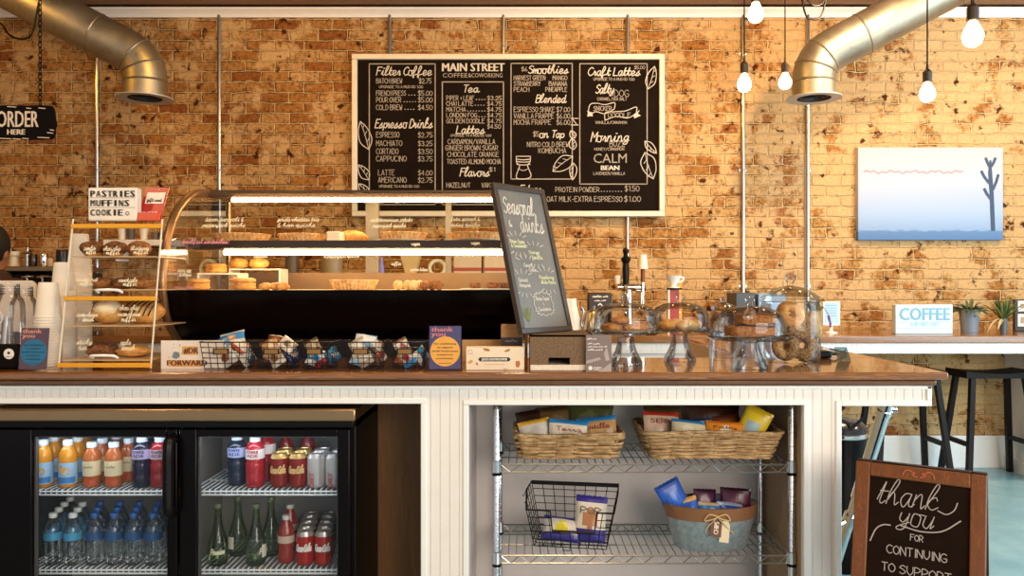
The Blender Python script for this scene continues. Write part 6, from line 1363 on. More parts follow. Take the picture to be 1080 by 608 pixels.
# wall shelf with cups, seen through the pastry cabinet
Y = 5.85; t = thing('wall_shelf', 'short white wall shelf with cups behind the acrylic pastry cabinet', 'shelf', (sx(146, Y), WALL, sz(255, Y)))
z = sz(253, Y); MB().box(sx(110, Y), sx(184, Y), Y-0.02, WALL-0.001, z-0.045, z).build('board', 'white', t, bevel=0.004)
for px in (120, 172): MB().box(sx(px, Y), sx(px+3, Y), Y+0.03, WALL-0.001, z-0.16, z-0.045).build('bracket', 'white', t)
for px, hh, cc, lb in ((124, 12, 'E6DCCB', 'white cup at the left on the wall shelf'), (133, 12, '5A5048', 'grey cup second on the wall shelf'), (147, 13, 'E9E0D0', 'white cup in the middle of the wall shelf'), (159, 8, '6A5A44', 'brown cup near the right on the wall shelf'), (168, 9, '4C4038', 'dark cup at the right end of the wall shelf')):
    k = Y/FOC; o = MB().lathe([(0, 0), (3.4*k, 0), (4.6*k, hh*k), (4.2*k, hh*k), (3.1*k, 0.006), (0, 0.006)], (sx(px, Y), Y+0.07, z+0.0006), 18).build('shelf_cup', plain(cc, 0.4)); tag(o, lb, 'cup')
# things seen through the bakery case
def can_on(px, Yb, r, h, hexc, nm, label, cat, lid=None):
    t = thing(nm, label, cat, (sx(px, Yb), Yb, BT)); x = sx(px, Yb)
    MB().lathe([(0, 0), (r*0.95, 0), (r, 0.01), (r, h*0.93), (r*0.94, h)], (x, Yb, ZT), 28).build('body', plain(hexc, 0.4), t)
    MB().lathe([(r*1.02, h), (r*1.02, h+0.012), (r*0.3, h+0.022), (0.015, h+0.03), (0.015, h+0.045), (0, h+0.048)], (x, Yb, ZT), 28).build('lid', plain(lid or hexc, 0.35), t)
can_on(350, 5.55, 0.075, 0.565, 'A08A68', 'tall_canister', 'tall beige canister seen through the middle of the bakery case', 'canister')
can_on(308, 5.6, 0.05, 0.54, '6A5640', 'brown_canister', 'slim brown canister seen through the bakery case left of the beige one', 'canister')
t = thing('coffee_grinder', 'pale coffee grinder with a paper sheet seen through the bakery case', 'grinder', (sx(432, 5.5), 5.5, BT))
x = sx(432, 5.5); MB().box(x-0.09, x+0.09, 5.45, 5.7, ZT, ZT+0.42).build('grinder_body', plain('C6A878', 0.4), t, bevel=0.015)
MB().lathe([(0.05, 0.42), (0.11, 0.60), (0.11, 0.61), (0.105, 0.61)], (x, 5.57, ZT), 4, a0=PI/4, a1=PI/4+2*PI).build('hopper', plain('DCC08A', 0.3), t)
t = thing('wreath_plate', 'round ring shaped plate on a stand seen through the bakery case', 'plate', (sx(461, 5.6), 5.6, BT))
x, z = sx(461, 5.6), sz(283, 5.6); MB().tube([(x+0.055*math.cos(2*PI*i/28), 5.6+0.02*math.sin(2*PI*i/28), z+0.055*math.sin(2*PI*i/28)) for i in range(28)], 0.014, 8, closed=True).build('ring', plain('D9CFB4', 0.3), t)
MB().box(x-0.05, x+0.05, 5.58, 5.66, ZT, z-0.068).build('stand', plain('6A5230', 0.5), t)
for i, (px0, px1) in enumerate(((479, 508), (511, 546))):
    t = thing('cup_carton', ('left', 'right')[i]+' pale carton with a red stripe seen through the right of the bakery case', 'carton', (sx((px0+px1)/2, 5.6), 5.6, BT)); a, b = sx(px0, 5.6), sx(px1, 5.6)
    MB().box(a, b, 5.55, 5.8, ZT, sz(264, 5.55)).build('carton_body', plain('CDB79A', 0.6), t, bevel=0.004)
    MB().box(a-0.001, b+0.001, 5.548, 5.55, sz(286, 5.55), sz(282.5, 5.55)).build('red_stripe', plain('A8442C', 0.5), t)
t = thing('blue_bottle', 'small pale violet bottle seen through the bakery case near the grinder', 'bottle', (sx(402, 5.5), 5.5, BT))
MB().lathe([(0, 0), (0.022, 0), (0.022, 0.47), (0.012, 0.50), (0.012, 0.54), (0, 0.54)], (sx(402, 5.5), 5.5, ZT), 16).build('bottle_body', plain('8C88D8', 0.3), t)
# tap tower with handles right of the chalkboard
Y = 5.5; k = Y/FOC
t = thing('tap_tower', 'chrome drink tap tower with a tall black tap handle', 'tap', (sx(662, Y), Y, BT)); x = sx(660, Y); zh = sz(300, Y)
m = MB(); m.lathe([(0.05, 0), (0.05, 0.01), (0.03, 0.02), (0.028, zh-ZT)], (sx(664, Y), Y+0.05, ZT), 20); m.tube([(sx(652, Y), Y+0.03, zh-0.02), (sx(680, Y), Y+0.03, zh-0.02)], 0.022, 12); m.build('tower', 'chrome', t)
m = MB(); m.lathe([(3*k, 0), (3.6*k, 8*k), (3.6*k, 18*k), (3*k, 22*k), (5*k, 25*k), (5.2*k, 27*k), (2.2*k, 30*k), (2.4*k, 32*k), (3.4*k, 35*k), (2.6*k, 37.5*k), (0, 38.5*k)], (x, Y, zh), 20); m.build('tap_handle', 'black', t)
m = MB(); m.tube(catmull([(x, Y, zh), (x, Y-0.04, zh-0.03), (x, Y-0.07, zh-0.06), (x, Y-0.07, zh-0.11)], 5), 0.012, 10); m.build('spout', 'chrome', t)
x2 = sx(678, Y); m = MB(); m.tube([(x2, Y, zh-0.14), (x2, Y, zh+0.02)], 0.011, 10); m.tube([(x2-0.05, Y, zh-0.05), (x2+0.01, Y, zh-0.05)], 0.009, 8); m.build('side_pipe', 'chrome', t)
m = MB(); m.lathe([(2.3*k, 0), (2.3*k, 14*k)], (x2, Y, sz(298, Y)), 16); m.build('wooden_grip', plain('6E3A1C', 0.4), t)
m = MB(); m.box(x-0.02, x2+0.03, Y+0.06, Y+0.10, ZT+0.30, ZT+0.34); m.build('drip_tray', 'black', t)
Yc = Y; o = MB().lathe([(5.4*k, 0), (3.9*k, 15*k), (3.6*k, 15*k), (0, 14.8*k)], (x2, Yc, sz(283.9, Y)), 20).build('paper_cup', cup_m); tag(o, 'white paper cup upside down on the wooden tap grip', 'cup')
o = MB().lathe([(0, 0), (3.0*k, 0), (4.0*k, 9*k), (3.7*k, 9*k), (2.6*k, 0.004)], (sx(652, Y), Y+0.03, zh+0.0025), 18).build('small_cup', cup_m); tag(o, 'small white cup standing on the chrome tap pipe', 'cup')
# coffee bags, filter dripper
Y = 5.52; k = Y/FOC
t = thing('coffee_packet', 'black coffee packet with white lettering behind the first glass dome', 'packet', (sx(633, Y), Y, BT)); a, b = sx(620, Y), sx(645.5, Y)
MB().box(a, b, Y, Y+0.07, ZT, sz(309, Y)).build('packet', plain('241610', 0.4), t, bevel=0.01)
m = MB(); Fk = frame((0, Y, 0)); m.text('LARMONT', Fk, (a+b)/2, sz(314, Y), 3*k, width=15*k, align='c', bold=0.001) if False else m.scribble(Fk, sx(625, Y), sx(641, Y), sz(314, Y), 2.6*k, 0.006); m.scribble(Fk, sx(627, Y), sx(639, Y), sz(318, Y), 1.6*k, 0.004); m.ribbon(Fk, [(sx(631, Y), sz(322, Y)), (sx(633, Y), sz(320.5, Y)), (sx(635, Y), sz(322.5, Y))], 0.008); m.build('printing', 'paper', t)
t = thing('gooseneck_kettle', 'steel gooseneck kettle between the chalkboard and the first dome', 'kettle', (sx(623, 5.33), 5.33, BT)); x = sx(626, 5.33)
MB().lathe([(0, 0), (0.075, 0), (0.078, 0.02), (0.055, 0.15), (0.035, 0.17), (0.012, 0.18), (0.014, 0.2), (0, 0.2)], (x, 5.33, ZT), 24).build('kettle_body', 'steel', t)
m = MB(); m.tube(catmull([(x-0.06, 5.33, ZT+0.04), (x-0.085, 5.33, ZT+0.08), (x-0.07, 5.33, ZT+0.16), (x-0.085, 5.33, ZT+0.19)], 5), 0.009, 8); m.build('spout', 'steel', t)
m = MB(); m.tube(catmull([(x+0.045, 5.33, ZT+0.15), (x+0.10, 5.33, ZT+0.17), (x+0.11, 5.33, ZT+0.06)], 5), 0.011, 8); m.build('kettle_handle', 'black', t)
t = thing('paper_bag', 'crumpled white bag right behind the chalkboard', 'bag', (sx(606, 3.9), 5.32, BT)); x = sx(600, 5.32)
MB().grid(lambda u, v: Vector((x+(0.085-0.035*v)*math.cos(2*PI*u)*(1+0.12*math.sin(5*2*PI*u+v*6)), 5.34+(0.06-0.045*v)*math.sin(2*PI*u)*(1+0.12*math.sin(7*2*PI*u+v*4)), ZT+0.25*v)), 32, 10, cu=True).build('bag_body', plain('DCD6CC', 0.7), t)
Y = 5.45; k = Y/FOC; x = sx(711, Y)
t = thing('pour_over_stand', 'red and white pour over stand behind the middle glass dome', 'coffee stand', (x, Y, BT)); zc = sz(304, Y)
m = MB(); m.box(x-5*k, x+5*k, Y-0.01, Y+0.05, ZT, zc-0.012); m.build('red_panel', plain('A0261E', 0.4), t); m = MB(); m.box(x-6.5*k, x-5*k, Y-0.012, Y+0.05, ZT, zc-0.012); m.build('white_side', 'paper', t)
m = MB(); m.lathe([(0, 0), (8*k, 0), (8*k, 0.012), (0, 0.012)], (x+1*k, Y+0.02, zc-0.012), 20); m.build('black_top', 'black', t)
MB().box(x+5.5*k, x+11*k, Y+0.085, Y+0.11, ZT, sz(299, Y)).build('yellow_panel', plain('E3A53A', 0.5), t)
t = thing('coffee_dripper', 'white ceramic coffee dripper on the red pour over stand', 'dripper', (x, Y+0.02, zc+0.0006))
m = MB(); m.lathe([(6.5*k, 0), (6.5*k, 1*k), (3.0*k, 1.6*k), (3.6*k, 4*k), (8.6*k, 13*k), (8.2*k, 13*k), (3*k, 4*k)], (x, Y+0.02, zc+0.0006), 24); m.build('cone', plain('EFE9E0', 0.25), t)
m = MB(); m.tube(catmull([(x+7*k, Y+0.02, zc+11.5*k), (x+10.5*k, Y+0.02, zc+10*k), (x+8*k, Y+0.02, zc+6.5*k), (x+5*k, Y+0.02, zc+6.5*k)], 5), 0.007, 8); m.build('handle', plain('EFE9E0', 0.25), t)
# blue grey folders behind the jars
for i, (p0, p1, py, hexc, lb) in enumerate(((800, 829, 310, '7FA3C9', 'blue box seen just left of the bagel jar lid'), (776, 797, 309, '31363C', 'dark box seen above the right glass dome'))):
    o = MB().box(sx(p0, 5.5), sx(p1, 5.5), 5.5, 5.75, ZT, sz(py, 5.5)).build('storage_box', plain(hexc, 0.4), bevel=0.006); tag(o, lb, 'box')
# ---- right part of the bar
Y = 5.55; k = Y/FOC
t = thing('photo_stand', 'small white framed picture on a pedestal at the bar beside the bagel jar', 'picture frame', (sx(877, Y), Y, BT)); x0, x1, z0, z1 = sx(868, Y), sx(886, Y), sz(343.5, Y), sz(318.5, Y)
m = MB(); fw = 0.012
m.box(x0, x1, Y, Y+0.015, z1-fw, z1); m.box(x0, x1, Y, Y+0.015, z0, z0+fw); m.box(x0, x0+fw, Y, Y+0.015, z0+fw, z1-fw); m.box(x1-fw, x1, Y, Y+0.015, z0+fw, z1-fw); m.build('frame', 'white', t, bevel=0.002)
MB().box(x0+fw, x1-fw, Y+0.004, Y+0.012, z0+fw, z1-fw).build('print', plain('A9C6DC', 0.5), t)
m = MB(); Fp = frame((0, Y+0.004, 0))
for i in range(5): m.rect(Fp, x0+fw+0.008, x1-fw-0.015, z1-fw-0.018-i*0.018, z1-fw-0.013-i*0.018, 0.001)
m.build('print_lines', plain('7FA2C0', 0.5), t)
m = MB(); m.lathe([(0.045, 0), (0.045, 0.004), (0.012, 0.014), (0.010, z0-ZT)], (sx(877, Y), Y+0.008, ZT), 18); m.build('pedestal', 'white', t)
t = thing('orchid_sprig', 'thin violet flowering sprig leaning in front of the small white frame', 'plant', (sx(866, 5.46), 5.46, BT)); m = MB(); x = sx(862, 5.46)
m.tube(catmull([(x-0.02, 5.46, ZT), (x-0.015, 5.46, ZT+0.13), (x+0.03, 5.46, ZT+0.19), (x+0.075, 5.46, ZT+0.14), (x+0.088, 5.46, ZT+0.08)], 6), 0.003, 6); m.build('stem', plain('5A6E3A', 0.5), t)
m = MB()
for i, (dx, dz) in enumerate(((0.085, 0.09), (0.09, 0.07), (0.078, 0.12), (0.082, 0.105), (0.09, 0.055))): m.ball((x+dx, 5.455, ZT+dz), 0.010, 8, 0, (1, 0.6, 1), lump(i, 0.3))
m.build('blossom', plain('6A3A78', 0.5), t)
m = MB()
for i in range(5): a = i*1.25; m.tube([(x-0.02, 5.46, ZT+0.14), (x-0.02+0.06*math.cos(a), 5.46+0.04*math.sin(a), ZT+0.19+0.01*i)], [0.004, 0.009], 6)
m.build('leaf', plain('2F4A22', 0.5), t)
m = MB(); m.lathe([(0.03, 0.0), (0.04, 0.05), (0.036, 0.05), (0.02, 0.045), (0, 0.045)], (x-0.02, 5.46, ZT), 16); m.build('small_pot', plain('3A3A3A', 0.5), t)
Y = 5.42; k = Y/FOC
t = thing('coffee_letter_board', 'white letter board reading COFFEE on the wall bar', 'sign', (sx(975, Y), Y, BT)); x0, x1, z1 = sx(944.5, Y), sx(1005, Y), sz(321.5, Y)
MB().box(x0, x1, Y, Y+0.055, ZT, z1).build('panel', plain('BECDD1', 0.45), t, bevel=0.004)
F = frame((0, Y, 0)); m = MB(); m.text('COFFEE', F, sx(949, Y), sz(337.8, Y), 13*k, width=52.5*k, bold=0.004); m.build('big_letters', plain('6C9DB4', 0.5), t)
m = MB(); m.text('IS MY FIRST LOVE', F, sx(975, Y), sz(344.2, Y), 4.2*k, width=29*k, align='c', bold=0.0008)
m.build('small_letters', plain('9CC6D8', 0.5), t)
m = MB()
for py in (340.0, 346.5): m.rect(F, x0+0.006, x1-0.004, sz(py+0.3, Y), sz(py-0.3, Y), 0.001)
m.build('letter_rail', plain('A8C8D2', 0.5), t)
def leaf_blade(m, p, d, L, w, droop, mi=0):
    pts = []; d = Vector(d).normalized(); side = d.cross(Vector((0, 0, 1))); side = side.normalized() if side.length > 1e-3 else Vector((1, 0, 0)); n = 6; V = []
    for i in range(n+1):
        s = i/n; c_ = Vector(p)+d*L*s+Vector((0, 0, -droop*L*s*s)); ww = w*math.sin(PI*(0.12+0.88*s)**0.8)*0.5+0.0006; V += [c_-side*ww+Vector((0, 0, ww*0.5)), c_, c_+side*ww+Vector((0, 0, ww*0.5))]
    F_ = []
    for i in range(n): F_ += [(3*i, 3*i+1, 3*i+4, 3*i+3), (3*i+1, 3*i+2, 3*i+5, 3*i+4)]
    m.add(V, F_, mi)
Y = 5.62; k = Y/FOC; rn = random.Random(12)
t = thing('potted_succulent', 'spiky succulent in a grey bucket pot beside the COFFEE board', 'plant', (sx(1022.5, Y), Y, BT)); x = sx(1022.5, Y); hp = sz(326.5, Y)-ZT
MB().lathe([(0, 0), (8.2*k, 0), (10*k, hp*0.96), (10.4*k, hp*0.97), (10.4*k, hp), (9.6*k, hp), (9*k, hp-0.02), (0, hp-0.02)], (x, Y, ZT), 26).build('pot', plain('7A7F88', 0.45), t)
MB().lathe([(0, 0.0), (9.1*k, 0)], (x, Y, ZT+hp-0.018), 16).build('soil', plain('2A1C12', 0.9), t)
m = MB(); m.disc(frame((x, Y-9.6*k, ZT+hp*0.72)), 0, 0, 0.012, 0.001, 0, 5); m.build('star_mark', plain('4A3A34', 0.5), t)
m = MB()
for i in range(44):
    a = i*2.4; el = rn.uniform(0.15, 1.3); leaf_blade(m, (x+0.02*math.cos(a), Y+0.02*math.sin(a), ZT+hp-0.015), (math.cos(a)*math.cos(el), math.sin(a)*math.cos(el), math.sin(el)), rn.uniform(0.12, 0.19), rn.uniform(0.020, 0.028), 0.45, i % 3 == 0)
m.build('leaf', [plain('4C5A34', 0.5), plain('8A8E5E', 0.5)], t)
Y = 5.50; k = Y/FOC; t = thing('potted_grass_plant', 'long bladed grass plant in a narrow dark pot at the right of the bar', 'plant', (sx(1058.5, Y), Y, BT)); x = sx(1058.5, Y); hp = 0.105
MB().lathe([(0, 0), (3.2*k, 0), (3.9*k, hp), (3.5*k, hp), (3.2*k, hp-0.012), (0, hp-0.012)], (x, Y, ZT), 22).build('pot', plain('565E62', 0.45), t)
m = MB()
for i in range(52):
    a = i*2.4; el = rn.uniform(0.75, 1.45); leaf_blade(m, (x+0.008*math.cos(a), Y+0.008*math.sin(a), ZT+hp-0.015), (math.cos(a)*math.cos(el), math.sin(a)*math.cos(el), math.sin(el)), rn.uniform(0.17, 0.29), 0.013, 0.3, i % 4 == 0)
m.build('leaf', [plain('3E5A2C', 0.5), plain('7E9050', 0.5)], t)
m = MB(); leaf_blade(m, (x-0.01, Y-0.01, ZT+hp-0.01), (-0.9, -0.3, 0.35), 0.16, 0.022, 0.9); leaf_blade(m, (x-0.01, Y-0.02, ZT+hp-0.01), (-0.6, -0.5, 0.1), 0.11, 0.026, 0.7); m.build('dry_leaf', plain('C9B48A', 0.6), t)
Y = 5.78; t = thing('wooden_picture_frame', 'dark wooden frame with two small pictures at the far right of the bar', 'picture frame', (sx(1083, Y), Y, BT)); x0, x1, z1 = sx(1070.5, Y), sx(1098, Y), sz(316, Y)
MB().box(x0, x1, Y, Y+0.03, ZT, z1).build('frame', plain('33201A', 0.45), t, bevel=0.003)
for (a, b) in ((317.5, 328.5), (331.5, 344.5)):
    p = MB().box(sx(1073.5, Y), sx(1095, Y), Y-0.002, Y, sz(b, Y), sz(a, Y)).build('picture', plain('E2D8C6', 0.5), t)
    MB().box(sx(1076, Y), sx(1090, Y), Y-0.003, Y-0.002, sz(b-3, Y), sz(a+3, Y)).build('photo_print', plain('A08A6C', 0.5), p)

# ================================================================== BAR STOOLS
def make_stool():
    t = thing('bar_stool', '', 'bar stool', (0, 0, 0), 'dark bar stools under the wall bar'); H = 0.795; m = MB()
    m.grid(lambda u, v: Vector(((u-0.5)*0.50, (v-0.5)*0.28, H-0.018+0.020*((2*u-1)**2))), 14, 4); m.grid(lambda u, v: Vector(((u-0.5)*0.50, (v-0.5)*0.28, H-0.05)), 14, 4)
    for e_ in (0, 1):
        m.grid(lambda u, v: Vector(((u-0.5)*0.50, (e_-0.5)*0.28, H-0.05+v*(0.032+0.020*((2*u-1)**2)))), 14, 1); m.grid(lambda u, v: Vector(((e_-0.5)*0.50, (u-0.5)*0.28, H-0.05+v*0.052)), 4, 1)
    m.build('seat', 'dark_wood', t, angle=50)
    tp = lambda s, q: Vector((s*0.19, q*0.105, H-0.05)); bt = lambda s, q: Vector((s*0.262, q*0.185, 0.0))
    def beam(a, b, w=0.038):
        d = (b-a).normalized(); x = Vector((1, 0, 0)); x = (x-d*x.dot(d)).normalized(); y = d.cross(x); P = [a+x*sx_*w/2+y*sy_*w/2 for sx_, sy_ in ((-1, -1), (1, -1), (1, 1), (-1, 1))]
        return MB().prism(P, (0, 0, 0), b-a)
    for s in (-1, 1):
        for q in (-1, 1): beam(bt(s, q), tp(s, q)).build('leg', 'dark_wood', t, bevel=0.003)
    at_ = lambda s, q, z: bt(s, q).lerp(tp(s, q), z/(H-0.05))
    for q, z in ((-1, 0.32), (1, 0.37)): beam(at_(-1, q, z), at_(1, q, z), 0.034).build('foot_rail', 'dark_wood', t)
    for s in (-1, 1): beam(at_(s, -1, 0.27), at_(s, 1, 0.27), 0.030).build('side_stretcher', 'dark_wood', t)
    return t
st = make_stool(); st['label'] = 'dark wooden bar stool standing behind the open counter end'; place(st, (sx(952, 5.70), 5.70, 0.0))
dup(st, (sx(1044, 5.70), 5.70, 0.0), label='dark wooden bar stool at the far right under the potted plants')

# ================================================================== OPEN COUNTER END: TUBE, BIN
t = thing('support_leg', 'chrome slanted support tube under the open counter end', 'support', (1.33, 3.36, 0))
A, B = Vector((1.36, 2.93, 1.066)), Vector((1.322, 3.37, 0.02)); m = MB(); d = (B-A)
A = Vector((1.372, 2.95, 1.066)); P1 = Vector((sx(934, 2.98), 2.98, sz(430, 2.98))); P2 = Vector((sx(893, 3.2), 3.2, sz(560, 3.2))); d = (P2-P1); B = P1+d*((P1.z-0.03)/(-d.z)); A = P1-d*((1.045-P1.z)/(-d.z))
m.tube([A, P1+d*0.72], 0.025, 16); m.build('upper_tube', 'chrome', t); m = MB(); m.tube([P1+d*0.70, B], 0.019, 14); m.build('lower_tube', 'chrome', t)
m = MB(); m.tube([P1+d*0.86, P1+d*0.94], 0.030, 14); q = P1+d*0.9; m.tube([q, q+Vector((-0.05, -0.01, -0.02))], 0.010, 8); m.build('clamp_collar', 'chrome', t)
m = MB(); m.tube([P1+d*0.02, P1+d*0.05], 0.030, 14); m.tube([P1+d*0.03, P1+d*0.03+Vector((0.045, -0.01, 0.005))], 0.008, 8); m.build('upper_collar', 'chrome', t)
m = MB(); m.lathe([(0, 0), (0.03, 0), (0.024, 0.04), (0.02, 0.045)], (B.x, B.y, 0.0005), 14); m.build('rubber_foot', 'black', t)
Y = 3.9; x = sx(886, Y); t = thing('waste_bin', 'black round bin with a steel rim seen through the open counter end', 'bin', (x, Y, 0)); r = 0.125; h = sz(446, Y)
MB().lathe([(r*0.85, 0.001), (r*0.9, 0.02), (r, h-0.06), (r*1.0, h-0.05)], (x, Y, 0), 28).build('bin_body', 'black_gloss', t)
MB().lathe([(r*1.02, h-0.05), (r*1.03, h-0.02), (r*0.8, h+0.01), (r*0.4, h+0.022), (0, h+0.025)], (x, Y, 0), 28).build('bin_lid', plain('2A2C30', 0.2, 0.3), t)
MB().shell([(r*1.01, h-0.065), (r*1.05, h-0.058), (r*1.05, h-0.046), (r*1.01, h-0.04)], (x, Y, 0), 28).build('steel_rim', 'chrome', t)
m = MB(); Y = 3.35; m.tube(catmull([(sx(912, Y), Y, sz(424, Y)), (sx(910, Y), Y, sz(440, Y)), (sx(902, Y), Y, sz(449, Y)), (sx(897, Y), Y, sz(452, Y)), (sx(893, Y), Y, sz(446, Y)), (sx(880, Y), Y, sz(440, Y)), (sx(875, Y), Y, sz(424, Y))], 6), 0.007, 8)
tag(m.build('hanging_cable', 'black'), 'black cable looping below the countertop at its open end', 'cable')

# ================================================================== A-FRAME SIGN
P0 = Vector((1.063, 2.47, 0.86)); U = Vector((0.299, -0.196, 0)); W = U.length; U.normalize(); N = Vector((-U.y, U.x, 0)); N = N if N.y < 0 else -N
ln = R(15); V = (Vector((0, 0, math.cos(ln)))-N*math.sin(ln)); NF = U.cross(V); NF = NF if NF.y < 0 else -NF
Ltot = 0.86/math.cos(ln); base_ = P0-V*Ltot; FA = frame(base_, U, V, NF)
t = thing('a_frame_sign', 'brown wooden A-frame chalkboard reading thank you at the right front', 'sandwich board', P0-Vector((0, 0, 0.86)))
bx = lambda m, a, b, c_, d, w0, w1, F_=FA: m.box(a, b, w0, w1, c_, d, fr=lambda u, v, w: F_(u, v, w))
m = MB(); fw = 0.042
for a, b, c_, d in ((0, fw, 0.0, Ltot), (W-fw, W, 0.0, Ltot), (fw, W-fw, Ltot-fw, Ltot), (fw, W-fw, 0.10, 0.10+fw)): bx(m, a, b, c_, d, -0.022, 0)
m.build('front_frame', 'sign_wood', t, bevel=0.003)
m = MB(); bx(m, fw, W-fw, 0.10+fw, Ltot-fw, -0.016, -0.008); m.build('chalk_panel', speckle('brown_chalk_panel', '180C06', '22130B', 7, 0.8, spec=0.1), t)
FC = lambda u, v, w=0: FA(u, v, w-0.0075); m = MB(); T_ = Ltot-fw
ck_ = plain('B3A9A2', 0.9, spec=0.05)
def HL(txt, u, v, h, wd, width, slant=0.0): m.hand(txt, FC, u, v, h, wd, width=width, slant=slant, gap=0.55)
HL('thank', 0.062, T_-0.078, 0.066, 0.0028, 0.168, 0.30); HL('you', 0.125, T_-0.132, 0.060, 0.0028, 0.095, 0.30)
m.ribbon(FC, [(q.x, q.y) for q in catmull([(0.232, T_-0.078, 0), (0.255, T_-0.085, 0), (0.275, T_-0.07, 0), (0.283, T_-0.048, 0)], 6)], 0.003)
m.ribbon(FC, [(q.x, q.y) for q in catmull([(0.05, T_-0.195, 0), (0.065, T_-0.158, 0), (0.085, T_-0.142, 0), (0.105, T_-0.14, 0)], 6)], 0.0036)
m.ribbon(FC, [(q.x, q.y) for q in catmull([(0.135, T_-0.137, 0), (0.19, T_-0.145, 0), (0.245, T_-0.135, 0), (0.292, T_-0.098, 0)], 6)], 0.0036)
m.build('chalk_script', ck_, t); m = MB(); m.hand('FOR', FC, 0.178, T_-0.175, 0.018, 0.0022, width=0.034, align='c'); m.build('chalk_lettering', ck_, t); m = MB(); m.hand('CONTINUING', FC, 0.178, T_-0.222, 0.024, 0.0025, width=0.16, align='c'); m.build('chalk_lettering', ck_, t); m = MB(); m.hand('TO SUPPORT', FC, 0.178, T_-0.275, 0.024, 0.0025, width=0.185, align='c')
m.build('chalk_lettering', ck_, t)
m = MB(); FT = lambda u, v, w=0: FA(u, v, w+0.001)
for s in (-1, 1): m.ribbon(FT, [(W/2+s*a, Ltot-0.021+b) for a, b in [(q.x, q.y) for q in catmull([(0.004, -0.008, 0), (0.014, -0.006, 0), (0.018, 0.002, 0), (0.012, 0.005, 0), (0.012, -0.001, 0), (0.024, 0.009, 0), (0.038, 0.006, 0), (0.044, -0.009, 0)], 5)]], 0.004)
m.build('scroll_ornament', plain('B05A32', 0.5), t)
V2 = (Vector((0, 0, math.cos(ln)))+N*math.sin(ln)); bb = P0-N*0.026-V2*Ltot; FB_ = frame(bb, U, V2, -NF); m = MB()
for a, b, c_, d in ((0, fw, 0.0, Ltot), (W-fw, W, 0.0, Ltot), (fw, W-fw, Ltot-fw, Ltot), (fw, W-fw, 0.10, 0.10+fw)): m.box(a, b, 0, 0.020, c_, d, fr=lambda u, v, w: bb+U*u+V2*v-N*w)
m.build('rear_frame', plain('2A1710', 0.5), t, bevel=0.003)
m = MB(); m.box(fw, W-fw, 0.006, 0.014, 0.10+fw, Ltot-fw, fr=lambda u, v, w: bb+U*u+V2*v-N*w); m.build('rear_panel', 'slate', t)
a, b = FA(W-0.01, Ltot*0.60, -0.02), bb+U*(W-0.01)+V2*(Ltot*0.60); m = MB(); n = 9
for i in range(n):
    p = a.lerp(b, (i+0.5)/n)-Vector((0, 0, 0.012*math.sin(PI*(i+0.5)/n))); dd = (b-a).normalized(); s_ = Vector((0, 0, 1)) if i % 2 else dd.cross(Vector((0, 0, 1)))
    m.tube([p+dd*(0.5*(b-a).length/n*1.3*math.cos(2*PI*j/8))+s_*(0.005*math.sin(2*PI*j/8)) for j in range(8)], 0.0018, 5, closed=True)
m.build('chain', 'steel', t)

# ================================================================== REGISTER AND PERSON AT LEFT
Y = 3.05; t = thing('register_screen', 'white rounded back of a register screen behind the glass jars', 'register', (sx(2, Y), Y+0.05, CT)); x0, x1 = sx(-42, Y), sx(21.5, Y); z0, z1 = sz(352, Y), sz(296, Y)
pts = []
for cx_, cz_, a0 in ((x1-0.025, z1-0.025, 0), (x0+0.025, z1-0.025, 90), (x0+0.025, z0+0.025, 180), (x1-0.025, z0+0.025, 270)):
    for i in range(6): a = R(a0+i*18); pts.append((cx_+0.025*math.cos(a), Y+0.09, cz_+0.025*math.sin(a)))
m = MB(); m.prism(pts, (0, 0, 0), (0, 0.02, 0)); m.build('screen_back', plain('E4D6C4', 0.35), t, bevel=0.004)
m = MB(); xm_ = (x0+x1)/2; m.tube([(xm_, Y+0.10, z0+0.06), (xm_, Y+0.08, CT+0.01)], 0.018, 12); m.lathe([(0, 0.012), (0.085, 0.012), (0.09, 0.006), (0.09, 0.0006), (0, 0.0006)], (xm_, Y+0.08, CT), 28); m.build('screen_stand', 'steel', t)
PX, PY = sx(-9, 4.2), 4.2
pe = thing('person', 'person in a dark brown sweater behind the glass jars, turned away', 'person', (PX, PY, 0))
def body_mesh(name, parts, mat_, voxel, parent):
    m = MB(); parts(m); o = m.build(name, mat_, parent, angle=180)
    r = o.modifiers.new('remesh', 'REMESH'); r.mode = 'VOXEL'; r.voxel_size = voxel; r.use_smooth_shade = True
    s = o.modifiers.new('smooth', 'SMOOTH'); s.factor = 0.5; s.iterations = 4; return o
def P_(x, y, z): return Vector((PX+x, PY+y, z))
HZ = 1.60
LSH, LEL, LWR = P_(-0.19, 0.0, 1.375), P_(-0.25, 0.10, 1.10), P_(-0.12, 0.30, 1.06)
RSH, REL, RWR = P_(0.19, 0.0, 1.375), P_(0.26, 0.09, 1.10), P_(0.10, 0.32, 1.07)
def limbs(m, a, b, c_, r0, r1, r2):
    m.tube([a, a.lerp(b, 0.5), b], [r0, (r0+r1)/2*1.03, r1], 14); m.ball(a, r0, 14); m.ball(b, r1*1.02, 14); m.tube([b, b.lerp(c_, 0.35), c_], [r1, r1*1.02, r2], 14); m.ball(c_, r2, 12)
